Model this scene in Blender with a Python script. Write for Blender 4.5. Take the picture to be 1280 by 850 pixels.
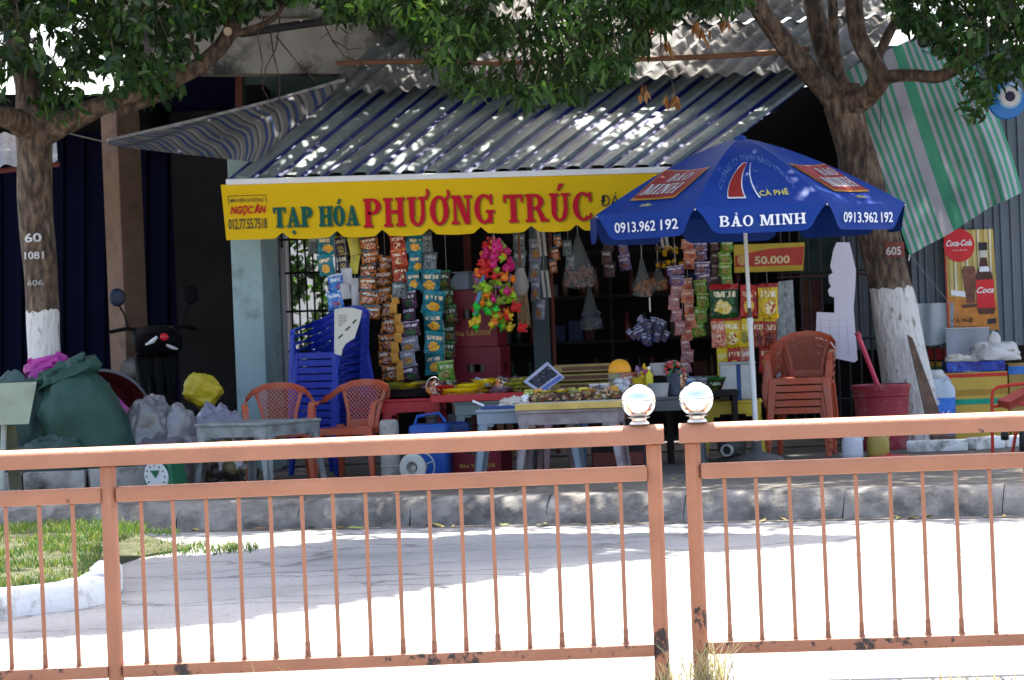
import bpy, bmesh, math, random
import numpy as np
from mathutils import Vector, Matrix, noise

random.seed(7)
rng = np.random.default_rng(7)
for o in list(bpy.data.objects):
    bpy.data.objects.remove(o)
SC = bpy.context.scene
COL = SC.collection
PI = math.pi
R = math.radians

# ------------------------------------------------------------------ camera
F = 3300.0                      # focal length in pixels of a 1280 px wide picture
EYE = 1.45
PITCH = math.atan(25 / F)
ROLL = R(2.3)
CAMM = Matrix.Rotation(PI / 2 - PITCH, 3, 'X') @ Matrix.Rotation(-ROLL, 3, 'Z')
cam = bpy.data.cameras.new('camera')
cam.sensor_width = 36
cam.lens = F / 1280 * 36
cam.clip_start = 0.1
cam.clip_end = 2000
co = bpy.data.objects.new('camera', cam)
COL.objects.link(co)
co.matrix_world = Matrix.Translation((0, 0, EYE)) @ CAMM.to_4x4()
SC.camera = co
cam.dof.use_dof = True
cam.dof.focus_distance = 11.5
cam.dof.aperture_fstop = 13

# ------------------------------------------------------------------ light
SUN_DIR = Vector((0.02, 0.40, 1.0)).normalized()      # towards the sun
w = bpy.data.worlds.new('World')
SC.world = w
w.use_nodes = True
wn = w.node_tree
bg = wn.nodes['Background']
sky = wn.nodes.new('ShaderNodeTexSky')
sky.sky_type = 'NISHITA'
sky.sun_disc = False
sky.sun_elevation = math.asin(SUN_DIR.z)
sky.sun_rotation = math.atan2(SUN_DIR.x, SUN_DIR.y)
sky.air_density = 1.0
sky.dust_density = 5.0
sky.ozone_density = 1.0
wn.links.new(sky.outputs[0], bg.inputs[0])
bg.inputs[1].default_value = 0.14
sl = bpy.data.lights.new('sun', 'SUN')
sl.energy = 4.6
sl.angle = R(0.53)
sl.color = (1.0, 0.95, 0.87)
so = bpy.data.objects.new('sun', sl)
COL.objects.link(so)
so.rotation_euler = SUN_DIR.to_track_quat('Z', 'Y').to_euler()
so.location = (0, 0, 20)
SC.view_settings.view_transform = 'Standard'
SC.view_settings.look = 'None'
SC.view_settings.gamma = 1
SC.view_settings.exposure = 2.15
SC.cycles.max_bounces = 10
SC.cycles.diffuse_bounces = 5
SC.cycles.sample_clamp_indirect = 6

# ------------------------------------------------------------------ helpers
def ray(px, py):
    return CAMM @ Vector(((px - 640) / F, (425 - py) / F, -1))

def at(px, py, d):
    v = ray(px, py)
    return Vector((0, 0, EYE)) + v * (d / v.y)

def gz(px, py, z=0.0):
    v = ray(px, py)
    return Vector((0, 0, EYE)) + v * ((z - EYE) / v.z)

def horizon(px):
    return 400 - (px - 640) * math.tan(ROLL)

SW = 0.20                       # height of the pavement

def foot(px, d, z=SW):
    """point on the pavement at depth d below picture column px"""
    py = horizon(px) + (EYE - z) * F / d
    p = at(px, py, d)
    p.z = z
    return p

class MB:
    def __init__(s):
        s.v = []; s.f = []; s.m = []
    def add(s, vs, fs, mi=0, M=None):
        b = len(s.v)
        for p in vs:
            p = Vector(p)
            s.v.append(M @ p if M is not None else p)
        for f in fs:
            s.f.append([i + b for i in f]); s.m.append(mi)
        return s
    def box(s, c, sz, rot=None, mi=0, M=None):
        hx, hy, hz = sz[0] / 2, sz[1] / 2, sz[2] / 2
        vs = [Vector((x, y, z)) for x in (-hx, hx) for y in (-hy, hy) for z in (-hz, hz)]
        if rot is not None:
            rm = rot if isinstance(rot, Matrix) else Matrix.Rotation(rot, 3, 'Z')
            vs = [rm @ v for v in vs]
        c = Vector(c)
        return s.add([v + c for v in vs], [(0, 1, 3, 2), (4, 6, 7, 5), (0, 4, 5, 1), (2, 3, 7, 6), (0, 2, 6, 4), (1, 5, 7, 3)], mi, M)
    def hexa(s, c8, mi=0):
        """8 corners: bottom loop then top loop"""
        return s.add(c8, [(3, 2, 1, 0), (4, 5, 6, 7), (0, 1, 5, 4), (1, 2, 6, 5), (2, 3, 7, 6), (3, 0, 4, 7)], mi)
    def tube(s, pts, rad, n=8, cap=True, mi=0, flat=1.0, closed=False, seedrot=0):
        pts = [Vector(p) for p in pts]
        k = len(pts)
        rr = rad if isinstance(rad, (list, tuple)) else [rad] * k
        up = Vector((0, 0, 1))
        vs = []; prev = None
        for i, p in enumerate(pts):
            t = (pts[min(i + 1, k - 1)] - pts[max(i - 1, 0)])
            if t.length < 1e-9: t = Vector((0, 0, 1))
            t.normalize()
            if prev is None:
                a = up if abs(t.z) < 0.9 else Vector((0, 1, 0))
                x = t.cross(a).normalized()
            else:
                x = prev - t * prev.dot(t)
                if x.length < 1e-6: x = t.orthogonal()
                x.normalize()
            prev = x
            y = t.cross(x)
            for j in range(n):
                a = 2 * PI * j / n + seedrot
                vs.append(p + (x * math.cos(a) + y * math.sin(a) * flat) * rr[i])
        fs = []
        for i in range(k - 1):
            for j in range(n):
                fs.append((i * n + j, i * n + (j + 1) % n, (i + 1) * n + (j + 1) % n, (i + 1) * n + j))
        if cap:
            fs.append(list(range(n))[::-1]); fs.append([(k - 1) * n + j for j in range(n)])
        return s.add(vs, fs, mi)
    def lathe(s, prof, n=20, c=(0, 0, 0), mi=0, M=None, ax=1.0, ay=1.0, cap=True):
        vs = []; fs = []
        c = Vector(c)
        for r, z in prof:
            for j in range(n):
                a = 2 * PI * j / n
                vs.append(Vector((r * math.cos(a) * ax, r * math.sin(a) * ay, z)) + c)
        for i in range(len(prof) - 1):
            for j in range(n):
                fs.append((i * n + j, i * n + (j + 1) % n, (i + 1) * n + (j + 1) % n, (i + 1) * n + j))
        if cap and prof[0][0] > 1e-4: fs.append(list(range(n))[::-1])
        if cap and prof[-1][0] > 1e-4: fs.append([(len(prof) - 1) * n + j for j in range(n)])
        return s.add(vs, fs, mi, M)
    def grid(s, fn, nu, nv, mi=0, mfn=None):
        b = len(s.v)
        for i in range(nu + 1):
            for j in range(nv + 1):
                s.v.append(Vector(fn(i / nu, j / nv)))
        for i in range(nu):
            for j in range(nv):
                a = b + i * (nv + 1) + j
                s.f.append([a, a + nv + 1, a + nv + 2, a + 1]); s.m.append(mfn(i, j) if mfn else mi)
        return s
    def prism(s, pts2, y0, y1, mi=0, M=None):
        """outline in x,z extruded along y"""
        n = len(pts2)
        vs = [(p[0], y0, p[1]) for p in pts2] + [(p[0], y1, p[1]) for p in pts2]
        fs = [list(range(n)), [n + i for i in range(n)][::-1]]
        for i in range(n):
            j = (i + 1) % n
            fs.append((i, n + i, n + j, j))
        return s.add(vs, fs, mi, M)
    def mesh(s, name, mats, smooth=False, bevel=0.0, seg=1, thick=0.0, merge=False):
        me = bpy.data.meshes.new(name)
        me.from_pydata([tuple(v) for v in s.v], [], s.f)
        mats = mats if isinstance(mats, (list, tuple)) else [mats]
        for m in mats: me.materials.append(m)
        if any(s.m):
            me.polygons.foreach_set('material_index', s.m)
        bm = bmesh.new(); bm.from_mesh(me)
        if merge: bmesh.ops.remove_doubles(bm, verts=bm.verts, dist=1e-5)
        bmesh.ops.recalc_face_normals(bm, faces=bm.faces)
        if thick:
            bmesh.ops.solidify(bm, geom=bm.faces[:], thickness=thick)
        if bevel:
            es = [e for e in bm.edges if len(e.link_faces) == 2 and e.calc_face_angle(0) > 0.6]
            bmesh.ops.bevel(bm, geom=es, offset=bevel, segments=seg, profile=0.5, affect='EDGES', clamp_overlap=True)
        if smooth:
            for f in bm.faces: f.smooth = True
            for e in bm.edges:
                if len(e.link_faces) == 2 and e.calc_face_angle(0) > 0.75: e.smooth = False
        bm.to_mesh(me); bm.free()
        return me
    def build(s, name, mats, parent=None, smooth=False, bevel=0.0, seg=1, thick=0.0, merge=False, loc=None, rz=0, label=None):
        o = bpy.data.objects.new(name, s.mesh(name, mats, smooth, bevel, seg, thick, merge))
        COL.objects.link(o)
        if parent is not None: o.parent = parent
        if loc is not None: o.location = loc
        if rz: o.rotation_euler.z = rz
        if label: o['label'] = label
        return o

def link(name, me, parent=None, loc=(0, 0, 0), rot=(0, 0, 0), sc=(1, 1, 1)):
    o = bpy.data.objects.new(name, me)
    COL.objects.link(o)
    o.parent = parent; o.location = loc; o.rotation_euler = rot; o.scale = sc
    return o

def tag(o, label, cat, group=None):
    o['label'] = label; o['category'] = cat
    if group: o['group'] = group
    return o

def thing(name, label, cat, loc=(0, 0, 0), rz=0.0, group=None):
    o = bpy.data.objects.new(name, None)
    COL.objects.link(o)
    o.location = loc; o.rotation_euler = (0, 0, rz)
    o.empty_display_size = 0.1
    return tag(o, label, cat, group)

def struct(o):
    o['kind'] = 'structure'; return o

def stuff(o):
    o['kind'] = 'stuff'; return o

def dup(root, loc, rz=None, label=None, parent=None, rot=None):
    c = root.copy(); COL.objects.link(c)
    c.location = loc
    if rz is not None: c.rotation_euler = (0, 0, rz)
    if rot is not None: c.rotation_euler = rot
    if label: c['label'] = label
    for ch in root.children:
        k = ch.copy(); COL.objects.link(k); k.parent = c
        for g in ch.children:
            q = g.copy(); COL.objects.link(q); q.parent = k
    return c

# ------------------------------------------------------------------ materials
MATS = {}
def lin(c):
    return tuple(((x / 255) / 12.92 if x / 255 <= 0.04045 else ((x / 255 + 0.055) / 1.055) ** 2.4) for x in c)

def mat(name, c, rough=0.55, var=0.2, scale=6.0, metal=0.0, bump=0.0, bscale=30.0, c2=None, amt=0.5, s2=3.0, soft=0.08, coat=0.0, spec=0.3):
    """base colour with uneven tone; c2 = dirt or worn patches with their own shape"""
    if name in MATS: return MATS[name]
    m = bpy.data.materials.new(name); m.use_nodes = True
    nt = m.node_tree; N = nt.nodes; L = nt.links
    p = N['Principled BSDF']
    p.inputs['Roughness'].default_value = rough
    p.inputs['Metallic'].default_value = metal
    p.inputs['Specular IOR Level'].default_value = spec
    if coat: p.inputs['Coat Weight'].default_value = coat
    tc = N.new('ShaderNodeTexCoord')
    n1 = N.new('ShaderNodeTexNoise'); n1.inputs['Scale'].default_value = scale; n1.inputs['Detail'].default_value = 6
    L.new(tc.outputs['Object'], n1.inputs['Vector'])
    mx = N.new('ShaderNodeMix'); mx.data_type = 'RGBA'
    mx.inputs['A'].default_value = tuple(x * (1 - var) for x in c) + (1,)
    mx.inputs['B'].default_value = tuple(min(1, x * (1 + var)) for x in c) + (1,)
    rp = N.new('ShaderNodeMapRange'); rp.inputs['From Min'].default_value = 0.3; rp.inputs['From Max'].default_value = 0.7
    L.new(n1.outputs['Fac'], rp.inputs['Value'])
    L.new(rp.outputs['Result'], mx.inputs['Factor'])
    out = mx.outputs['Result']
    if c2 is not None:
        n2 = N.new('ShaderNodeTexNoise'); n2.inputs['Scale'].default_value = s2; n2.inputs['Detail'].default_value = 8; n2.inputs['Roughness'].default_value = 0.65
        L.new(tc.outputs['Object'], n2.inputs['Vector'])
        r2 = N.new('ShaderNodeMapRange'); r2.inputs['From Min'].default_value = 1 - amt - soft; r2.inputs['From Max'].default_value = 1 - amt + soft
        L.new(n2.outputs['Fac'], r2.inputs['Value'])
        m2 = N.new('ShaderNodeMix'); m2.data_type = 'RGBA'
        L.new(r2.outputs['Result'], m2.inputs['Factor']); L.new(out, m2.inputs['A'])
        m2.inputs['B'].default_value = tuple(c2) + (1,)
        out = m2.outputs['Result']
    L.new(out, p.inputs['Base Color'])
    if bump:
        n3 = N.new('ShaderNodeTexNoise'); n3.inputs['Scale'].default_value = bscale; n3.inputs['Detail'].default_value = 5
        L.new(tc.outputs['Object'], n3.inputs['Vector'])
        b = N.new('ShaderNodeBump'); b.inputs['Strength'].default_value = bump; b.inputs['Distance'].default_value = 0.02
        L.new(n3.outputs['Fac'], b.inputs['Height']); L.new(b.outputs['Normal'], p.inputs['Normal'])
    MATS[name] = m
    return m

def ramp(N, stops, interp='CONSTANT'):
    r = N.new('ShaderNodeValToRGB'); cr = r.color_ramp; cr.interpolation = interp
    while len(cr.elements) < len(stops): cr.elements.new(0.5)
    for e, (pos, c) in zip(cr.elements, stops):
        e.position = pos; e.color = tuple(c) + (1,)
    return r

def pack_mat(name, cols, scale=3.0, band=None, rough=0.3):
    """printed foil packet: ground colour, title line, a picture blob and a header strip (object space, -0.5..0.5)"""
    if name in MATS: return MATS[name]
    m = bpy.data.materials.new(name); m.use_nodes = True
    nt = m.node_tree; N = nt.nodes; L = nt.links
    p = N['Principled BSDF']; p.inputs['Roughness'].default_value = rough; p.inputs['Specular IOR Level'].default_value = 0.4
    C_ = [lin(c) for c in cols]
    tc = N.new('ShaderNodeTexCoord'); oi = N.new('ShaderNodeObjectInfo')
    sc = N.new('ShaderNodeVectorMath'); sc.operation = 'SCALE'; sc.inputs[0].default_value = (7, 3, 5)
    L.new(oi.outputs['Random'], sc.inputs['Scale'])
    ad = N.new('ShaderNodeVectorMath'); ad.operation = 'ADD'
    L.new(tc.outputs['Object'], ad.inputs[0]); L.new(sc.outputs[0], ad.inputs[1])
    sp = N.new('ShaderNodeSeparateXYZ'); L.new(tc.outputs['Object'], sp.inputs[0])
    def M(op, a, b=0.0, c=None):
        n = N.new('ShaderNodeMath'); n.operation = op
        for i, x in enumerate([a, b] + ([c] if c is not None else [])):
            if isinstance(x, (int, float)): n.inputs[i].default_value = x
            else: L.new(x, n.inputs[i])
        return n.outputs[0]
    def noise_(s, d=3.0, vec=None):
        n = N.new('ShaderNodeTexNoise'); n.inputs['Scale'].default_value = s; n.inputs['Detail'].default_value = d
        L.new(vec if vec is not None else ad.outputs[0], n.inputs['Vector']); return n.outputs['Fac']
    def mix(f, a, b):
        n = N.new('ShaderNodeMix'); n.data_type = 'RGBA'
        L.new(f, n.inputs['Factor'])
        for k, x in (('A', a), ('B', b)):
            if isinstance(x, tuple): n.inputs[k].default_value = x + (1,)
            else: L.new(x, n.inputs[k])
        return n.outputs['Result']
    X, Z = sp.outputs['X'], sp.outputs['Z']
    n1 = noise_(scale * 1.3); n2 = noise_(scale * 4.5, 2.0)
    out = mix(M('GREATER_THAN', n1, 0.5), C_[0], C_[1])
    if len(C_) > 4: out = mix(M('GREATER_THAN', n2, 0.62), out, C_[2])
    # picture
    off = M('MULTIPLY_ADD', oi.outputs['Random'], 0.24, -0.12)
    dx = M('SUBTRACT', X, off); dz = M('MULTIPLY', M('ADD', Z, 0.18), 1.35)
    dist = M('SQRT', M('ADD', M('MULTIPLY', dx, dx), M('MULTIPLY', dz, dz)))
    dist = M('ADD', dist, M('MULTIPLY_ADD', n2, 0.3, -0.15))
    pic = mix(M('GREATER_THAN', n2, 0.5), C_[-1], C_[-2])
    out = mix(M('LESS_THAN', dist, 0.27), out, pic)
    # title line
    mp = N.new('ShaderNodeMapping'); mp.inputs['Scale'].default_value = (9, 1, 3); L.new(ad.outputs[0], mp.inputs[0])
    n3 = noise_(1.6, 1.0, mp.outputs[0])
    tl = M('MULTIPLY', M('LESS_THAN', M('ABSOLUTE', M('SUBTRACT', Z, 0.2)), 0.085), M('MULTIPLY', M('LESS_THAN', M('ABSOLUTE', X), 0.37), M('GREATER_THAN', n3, 0.46)))
    light = tuple(min(1, 0.35 + x * 0.6) for x in max(C_, key=sum))
    out = mix(tl, out, light)
    hb = band if band else (0.4, cols[len(cols) // 2])
    out = mix(M('GREATER_THAN', Z, hb[0]), out, lin(hb[1]))
    L.new(out, p.inputs['Base Color'])
    b = N.new('ShaderNodeBump'); b.inputs['Strength'].default_value = 0.4; b.inputs['Distance'].default_value = 0.1
    L.new(noise_(4.0, 3.0), b.inputs['Height']); L.new(b.outputs['Normal'], p.inputs['Normal'])
    MATS[name] = m
    return m

def stripe_mat(name, cols, period, axis='X', rough=0.6, rnd=False, trans=0.0, noise_amt=0.0):
    """woven stripes along one object axis (or UV x when axis = 'U')"""
    m = bpy.data.materials.new(name); m.use_nodes = True
    nt = m.node_tree; N = nt.nodes; L = nt.links
    p = N['Principled BSDF']; p.inputs['Roughness'].default_value = rough; p.inputs['Specular IOR Level'].default_value = 0.2
    tc = N.new('ShaderNodeTexCoord')
    sp = N.new('ShaderNodeSeparateXYZ')
    L.new(tc.outputs['UV' if axis in 'UV' else 'Object'], sp.inputs[0])
    dv = N.new('ShaderNodeMath'); dv.operation = 'DIVIDE'; dv.inputs[1].default_value = period
    L.new(sp.outputs[{'U': 'X', 'V': 'Y'}.get(axis, axis)], dv.inputs[0])
    fr = N.new('ShaderNodeMath'); fr.operation = 'FRACT'; L.new(dv.outputs[0], fr.inputs[0])
    tot = sum(wd for _, wd in cols); acc = 0; st = []
    for c, wd in cols:
        st.append((acc / tot, lin(c))); acc += wd
    r = ramp(N, st); L.new(fr.outputs[0], r.inputs['Fac'])
    out = r.outputs['Color']
    nz = N.new('ShaderNodeTexNoise'); nz.inputs['Scale'].default_value = 3; nz.inputs['Detail'].default_value = 6
    L.new(tc.outputs['Object'], nz.inputs['Vector'])
    mr = N.new('ShaderNodeMapRange'); mr.inputs['From Min'].default_value = .3; mr.inputs['From Max'].default_value = .7
    mr.inputs['To Min'].default_value = 0.72; mr.inputs['To Max'].default_value = 1.08
    L.new(nz.outputs['Fac'], mr.inputs['Value'])
    mu = N.new('ShaderNodeMix'); mu.data_type = 'RGBA'; mu.blend_type = 'MULTIPLY'; mu.inputs['Factor'].default_value = 1
    L.new(out, mu.inputs['A']); L.new(mr.outputs['Result'], mu.inputs['B'])
    L.new(mu.outputs['Result'], p.inputs['Base Color'])
    if trans:
        tr = N.new('ShaderNodeBsdfTranslucent'); L.new(mu.outputs['Result'], tr.inputs[0])
        ms = N.new('ShaderNodeMixShader'); ms.inputs[0].default_value = trans
        L.new(p.outputs[0], ms.inputs[1]); L.new(tr.outputs[0], ms.inputs[2])
        L.new(ms.outputs[0], N['Material Output'].inputs[0])
    MATS[name] = m
    return m

def leaf_mat(name, c1, c2, c3, trans=0.35):
    m = bpy.data.materials.new(name); m.use_nodes = True
    nt = m.node_tree; N = nt.nodes; L = nt.links
    p = N['Principled BSDF']; p.inputs['Roughness'].default_value = 0.5; p.inputs['Specular IOR Level'].default_value = 0.35
    g = N.new('ShaderNodeNewGeometry')
    r = ramp(N, [(0.0, c1), (0.55, c2), (1.0, c3)], 'LINEAR')
    L.new(g.outputs['Random Per Island'], r.inputs['Fac'])
    L.new(r.outputs['Color'], p.inputs['Base Color'])
    tr = N.new('ShaderNodeBsdfTranslucent')
    hs = N.new('ShaderNodeMix'); hs.data_type = 'RGBA'; hs.blend_type = 'MULTIPLY'; hs.inputs['Factor'].default_value = 1
    L.new(r.outputs['Color'], hs.inputs['A']); hs.inputs['B'].default_value = (1.6, 1.7, 0.6, 1)
    L.new(hs.outputs['Result'], tr.inputs[0])
    ms = N.new('ShaderNodeMixShader'); ms.inputs[0].default_value = trans
    L.new(p.outputs[0], ms.inputs[1]); L.new(tr.outputs[0], ms.inputs[2])
    L.new(ms.outputs[0], N['Material Output'].inputs[0])
    return m

def bark_mat(name, paint_top, paint=True):
    """brown bark with a lime-washed foot, ragged upper edge"""
    m = bpy.data.materials.new(name); m.use_nodes = True
    nt = m.node_tree; N = nt.nodes; L = nt.links
    p = N['Principled BSDF']; p.inputs['Roughness'].default_value = 0.85
    tc = N.new('ShaderNodeTexCoord')
    mp = N.new('ShaderNodeMapping'); mp.inputs['Scale'].default_value = (1, 1, 0.35)
    L.new(tc.outputs['Object'], mp.inputs[0])
    n1 = N.new('ShaderNodeTexNoise'); n1.inputs['Scale'].default_value = 22; n1.inputs['Detail'].default_value = 8
    L.new(mp.outputs[0], n1.inputs['Vector'])
    n0 = N.new('ShaderNodeTexNoise'); n0.inputs['Scale'].default_value = 4; n0.inputs['Detail'].default_value = 4
    L.new(tc.outputs['Object'], n0.inputs['Vector'])
    r = ramp(N, [(0.34, (0.022, 0.015, 0.011)), (0.52, (0.10, 0.068, 0.045)), (0.72, (0.2, 0.15, 0.105))], 'LINEAR')
    L.new(n1.outputs['Fac'], r.inputs['Fac'])
    r0 = ramp(N, [(0.35, (0.75, 0.62, 0.5)), (0.65, (1.15, 1.15, 1.1))], 'LINEAR')
    L.new(n0.outputs['Fac'], r0.inputs['Fac'])
    mu = N.new('ShaderNodeMix'); mu.data_type = 'RGBA'; mu.blend_type = 'MULTIPLY'; mu.inputs['Factor'].default_value = 1
    L.new(r.outputs['Color'], mu.inputs['A']); L.new(r0.outputs['Color'], mu.inputs['B'])
    out = mu.outputs['Result']
    if paint:
        sp = N.new('ShaderNodeSeparateXYZ'); L.new(tc.outputs['Object'], sp.inputs[0])
        nn = N.new('ShaderNodeTexNoise'); nn.inputs['Scale'].default_value = 14; nn.inputs['Detail'].default_value = 6
        L.new(mp.outputs[0], nn.inputs['Vector'])
        ma = N.new('ShaderNodeMath'); ma.operation = 'MULTIPLY_ADD'; ma.inputs[1].default_value = 0.14; ma.inputs[2].default_value = -0.07
        L.new(nn.outputs['Fac'], ma.inputs[0])
        ad = N.new('ShaderNodeMath'); ad.operation = 'ADD'; L.new(sp.outputs['Z'], ad.inputs[0]); L.new(ma.outputs[0], ad.inputs[1])
        lt = N.new('ShaderNodeMath'); lt.operation = 'LESS_THAN'; lt.inputs[1].default_value = paint_top
        L.new(ad.outputs[0], lt.inputs[0])
        # flakes where the lime has come off
        fl = N.new('ShaderNodeMapRange'); fl.inputs['From Min'].default_value = 0.60; fl.inputs['From Max'].default_value = 0.68
        fl.inputs['To Min'].default_value = 1; fl.inputs['To Max'].default_value = 0.15
        L.new(n1.outputs['Fac'], fl.inputs['Value'])
        mm = N.new('ShaderNodeMath'); mm.operation = 'MULTIPLY'; L.new(lt.outputs[0], mm.inputs[0]); L.new(fl.outputs[0], mm.inputs[1])
        mx = N.new('ShaderNodeMix'); mx.data_type = 'RGBA'
        L.new(mm.outputs[0], mx.inputs['Factor']); L.new(out, mx.inputs['A']); mx.inputs['B'].default_value = (0.62, 0.6, 0.56, 1)
        out = mx.outputs['Result']
    L.new(out, p.inputs['Base Color'])
    b = N.new('ShaderNodeBump'); b.inputs['Strength'].default_value = 1.0; b.inputs['Distance'].default_value = 0.05
    L.new(n1.outputs['Fac'], b.inputs['Height']); L.new(b.outputs['Normal'], p.inputs['Normal'])
    return m

# ------------------------------------------------------------------ lettering
def text2d(s, bold=0.0, shear=0.0):
    """outline letters of the built-in sans, cap height about 1, as flat triangles"""
    cu = bpy.data.curves.new('lettering', 'FONT')
    cu.body = s; cu.size = 1.0; cu.offset = bold; cu.shear = shear; cu.resolution_u = 3
    cu.align_x = 'LEFT'
    o = bpy.data.objects.new('lettering', cu); COL.objects.link(o)
    bpy.context.view_layer.update()
    me = bpy.data.meshes.new_from_object(o.evaluated_get(bpy.context.evaluated_depsgraph_get()))
    vs = [(v.co.x, v.co.y, 0) for v in me.vertices]; fs = [list(p.vertices) for p in me.polygons]
    bpy.data.objects.remove(o); bpy.data.curves.remove(cu); bpy.data.meshes.remove(me)
    if vs:
        x0 = min(v[0] for v in vs); x1 = max(v[0] for v in vs)
        vs = [((v[0] - x0) / (x1 - x0), v[1] / 0.73, 0) for v in vs]
    return vs, fs

class Slab:
    """heavy slab-serif capitals drawn from strokes; every stroke sits a hair above the one before"""
    def __init__(s): s.v = []; s.f = []; s.k = 0; s.x = 0.0
    def quad(s, pts):
        b = len(s.v); z = s.k % 5; s.k += 1
        for p in pts: s.v.append((p[0] + s.x, p[1], z))
        s.f.append(list(range(b, b + len(pts))))
    def rect(s, x0, y0, x1, y1): s.quad([(x0, y0), (x1, y0), (x1, y1), (x0, y1)])
    def arc(s, cx, cy, rx, ry, wx, wy, a0, a1, n=16):
        b = len(s.v); z = s.k % 5; s.k += 1
        for i in range(n + 1):
            a = R(a0 + (a1 - a0) * i / n)
            s.v.append((cx + rx * math.cos(a) + s.x, cy + ry * math.sin(a), z))
            s.v.append((cx + (rx - wx) * math.cos(a) + s.x, cy + (ry - wy) * math.sin(a), z))
        for i in range(n):
            s.f.append([b + 2 * i, b + 2 * i + 2, b + 2 * i + 3, b + 2 * i + 1])
    def stem(s, x, w, y0=0.0, y1=1.0, top=True, bot=True, o=0.08, t=0.1):
        s.rect(x, y0, x + w, y1)
        if bot: s.rect(x - o, y0, x + w + o, y0 + t)
        if top: s.rect(x - o, y1 - t, x + w + o, y1)
    def acute(s, cx): s.quad([(cx - .1, 1.1), (cx + .04, 1.1), (cx + .22, 1.34), (cx + .02, 1.34)])
    def horn(s, x, y): s.quad([(x - .1, y - .06), (x + .03, y - .1), (x + .16, y + .14), (x + .1, y + .3), (x + .0, y + .28), (x + .03, y + .12)])
    def put(s, ch, W=0.24, T=0.12):
        if ch == ' ': s.x += 0.42; return
        if ch in 'ÂA' or ch in 'ẠẢ':
            s.quad([(0.08, 0), (0.22, 0), (0.47, 1), (0.38, 1)]); s.quad([(0.54, 0), (0.54 + W + .04, 0), (0.52, 1), (0.34, 1)])
            s.rect(0.2, 0.26, 0.62, 0.26 + T); s.rect(0, 0, 0.32, .1); s.rect(0.46, 0, .92, .1)
            if ch == 'Ạ': s.quad([(0.36, -.3), (0.46, -.36), (0.56, -.3), (.56, -.2), (0.46, -.14), (.36, -.2)])
            if ch == 'Ả': s.arc(0.45, 1.2, .1, .1, .06, .06, -60, 170, 8); s.rect(.47, 1.06, .53, 1.13)
            s.x += 0.97
        elif ch == 'T':
            s.rect(0.02, 1 - T, 0.82, 1); s.rect(0.0, .72, .11, 1); s.rect(.73, .72, .84, 1)
            s.stem(0.42 - W / 2, W, top=False); s.x += 0.9
        elif ch in 'PRB':
            s.stem(0.08, W, bot=True)
            if ch == 'B':
                s.arc(.42, .745, .33, .255, W, .1, -90, 90, 10); s.arc(.44, .275, .38, .275, W, .1, -90, 90, 10)
                s.rect(.2, .9, .43, 1); s.rect(.2, 0, .45, .1); s.rect(.2, .46, .45, .56); s.x += .92
            else:
                s.arc(.42, .72, .36, .28, W, .1, -90, 90, 10); s.rect(.2, .9, .43, 1); s.rect(.2, .44, .43, .54)
                if ch == 'R':
                    s.quad([(.42, .5), (.62, .5), (.92, 0), (.66, 0)]); s.rect(.62, 0, .98, .1); s.x += 1.0
                else: s.x += .86
        elif ch == 'H':
            s.stem(0.08, W); s.stem(.62, W); s.rect(.3, .45, .64, .45 + T); s.x += 1.02
        elif ch in 'OÓÔƠÀ':
            s.arc(.42, .5, .42, .52, W, .1, 0, 360, 24)
            if ch == 'Ó': s.acute(.4)
            if ch == 'Ơ': s.horn(.76, .92)
            s.x += .92
        elif ch in 'UÚƯ':
            s.rect(.08, .34, .08 + W, 1); s.rect(0, .9, .4, 1); s.rect(.6, .34, .6 + W * .7, 1); s.rect(.5, .9, .88, 1)
            s.arc(.425, .36, .345, .38, W * .85, .1, 180, 360, 14)
            if ch == 'Ú': s.acute(.42)
            if ch == 'Ư': s.horn(.84, .98)
            s.x += .96
        elif ch == 'N':
            s.rect(.1, 0, .22, 1); s.rect(0, 0, .33, .1); s.rect(.68, 0, .8, 1); s.rect(.57, .9, .92, 1)
            s.rect(0, .9, .3, 1); s.quad([(.12, 1), (.4, 1), (.8, 0), (.58, 0)]); s.x += .98
        elif ch == 'M':
            s.rect(.1, 0, .22, 1); s.rect(0, 0, .32, .1); s.stem(.84, W * .9); s.rect(0, .9, .32, 1)
            s.quad([(.12, 1), (.36, 1), (.62, 0), (.46, 0)]); s.quad([(.5, 0), (.62, 0), (.9, 1), (.76, 1)]); s.x += 1.2
        elif ch == 'S':
            s.arc(.38, .74, .34, .28, W * .9, .1, 35, 270, 12); s.arc(.38, .26, .36, .28, W * .9, .1, 90, -150, 12); s.x += .82
        elif ch == 'I':
            s.stem(.08, W); s.x += .46
        elif ch in 'CG':
            s.arc(.44, .5, .44, .52, W, .1, 48, 312, 20); s.rect(.68, .66, .8, 1)
            if ch == 'G': s.rect(.6, .0, .8, .42); s.rect(.5, .36, .9, .46); s.x += .96
            else: s.rect(.7, .06, .8, .26); s.x += .9
        else:
            s.x += .5

def slab2d(txt, gap=0.03, W=0.24):
    g = Slab()
    for ch in txt:
        g.put(ch, W); g.x += gap
    wd = max(v[0] for v in g.v)
    return [(v[0] / wd, v[1], v[2]) for v in g.v], g.f

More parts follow.
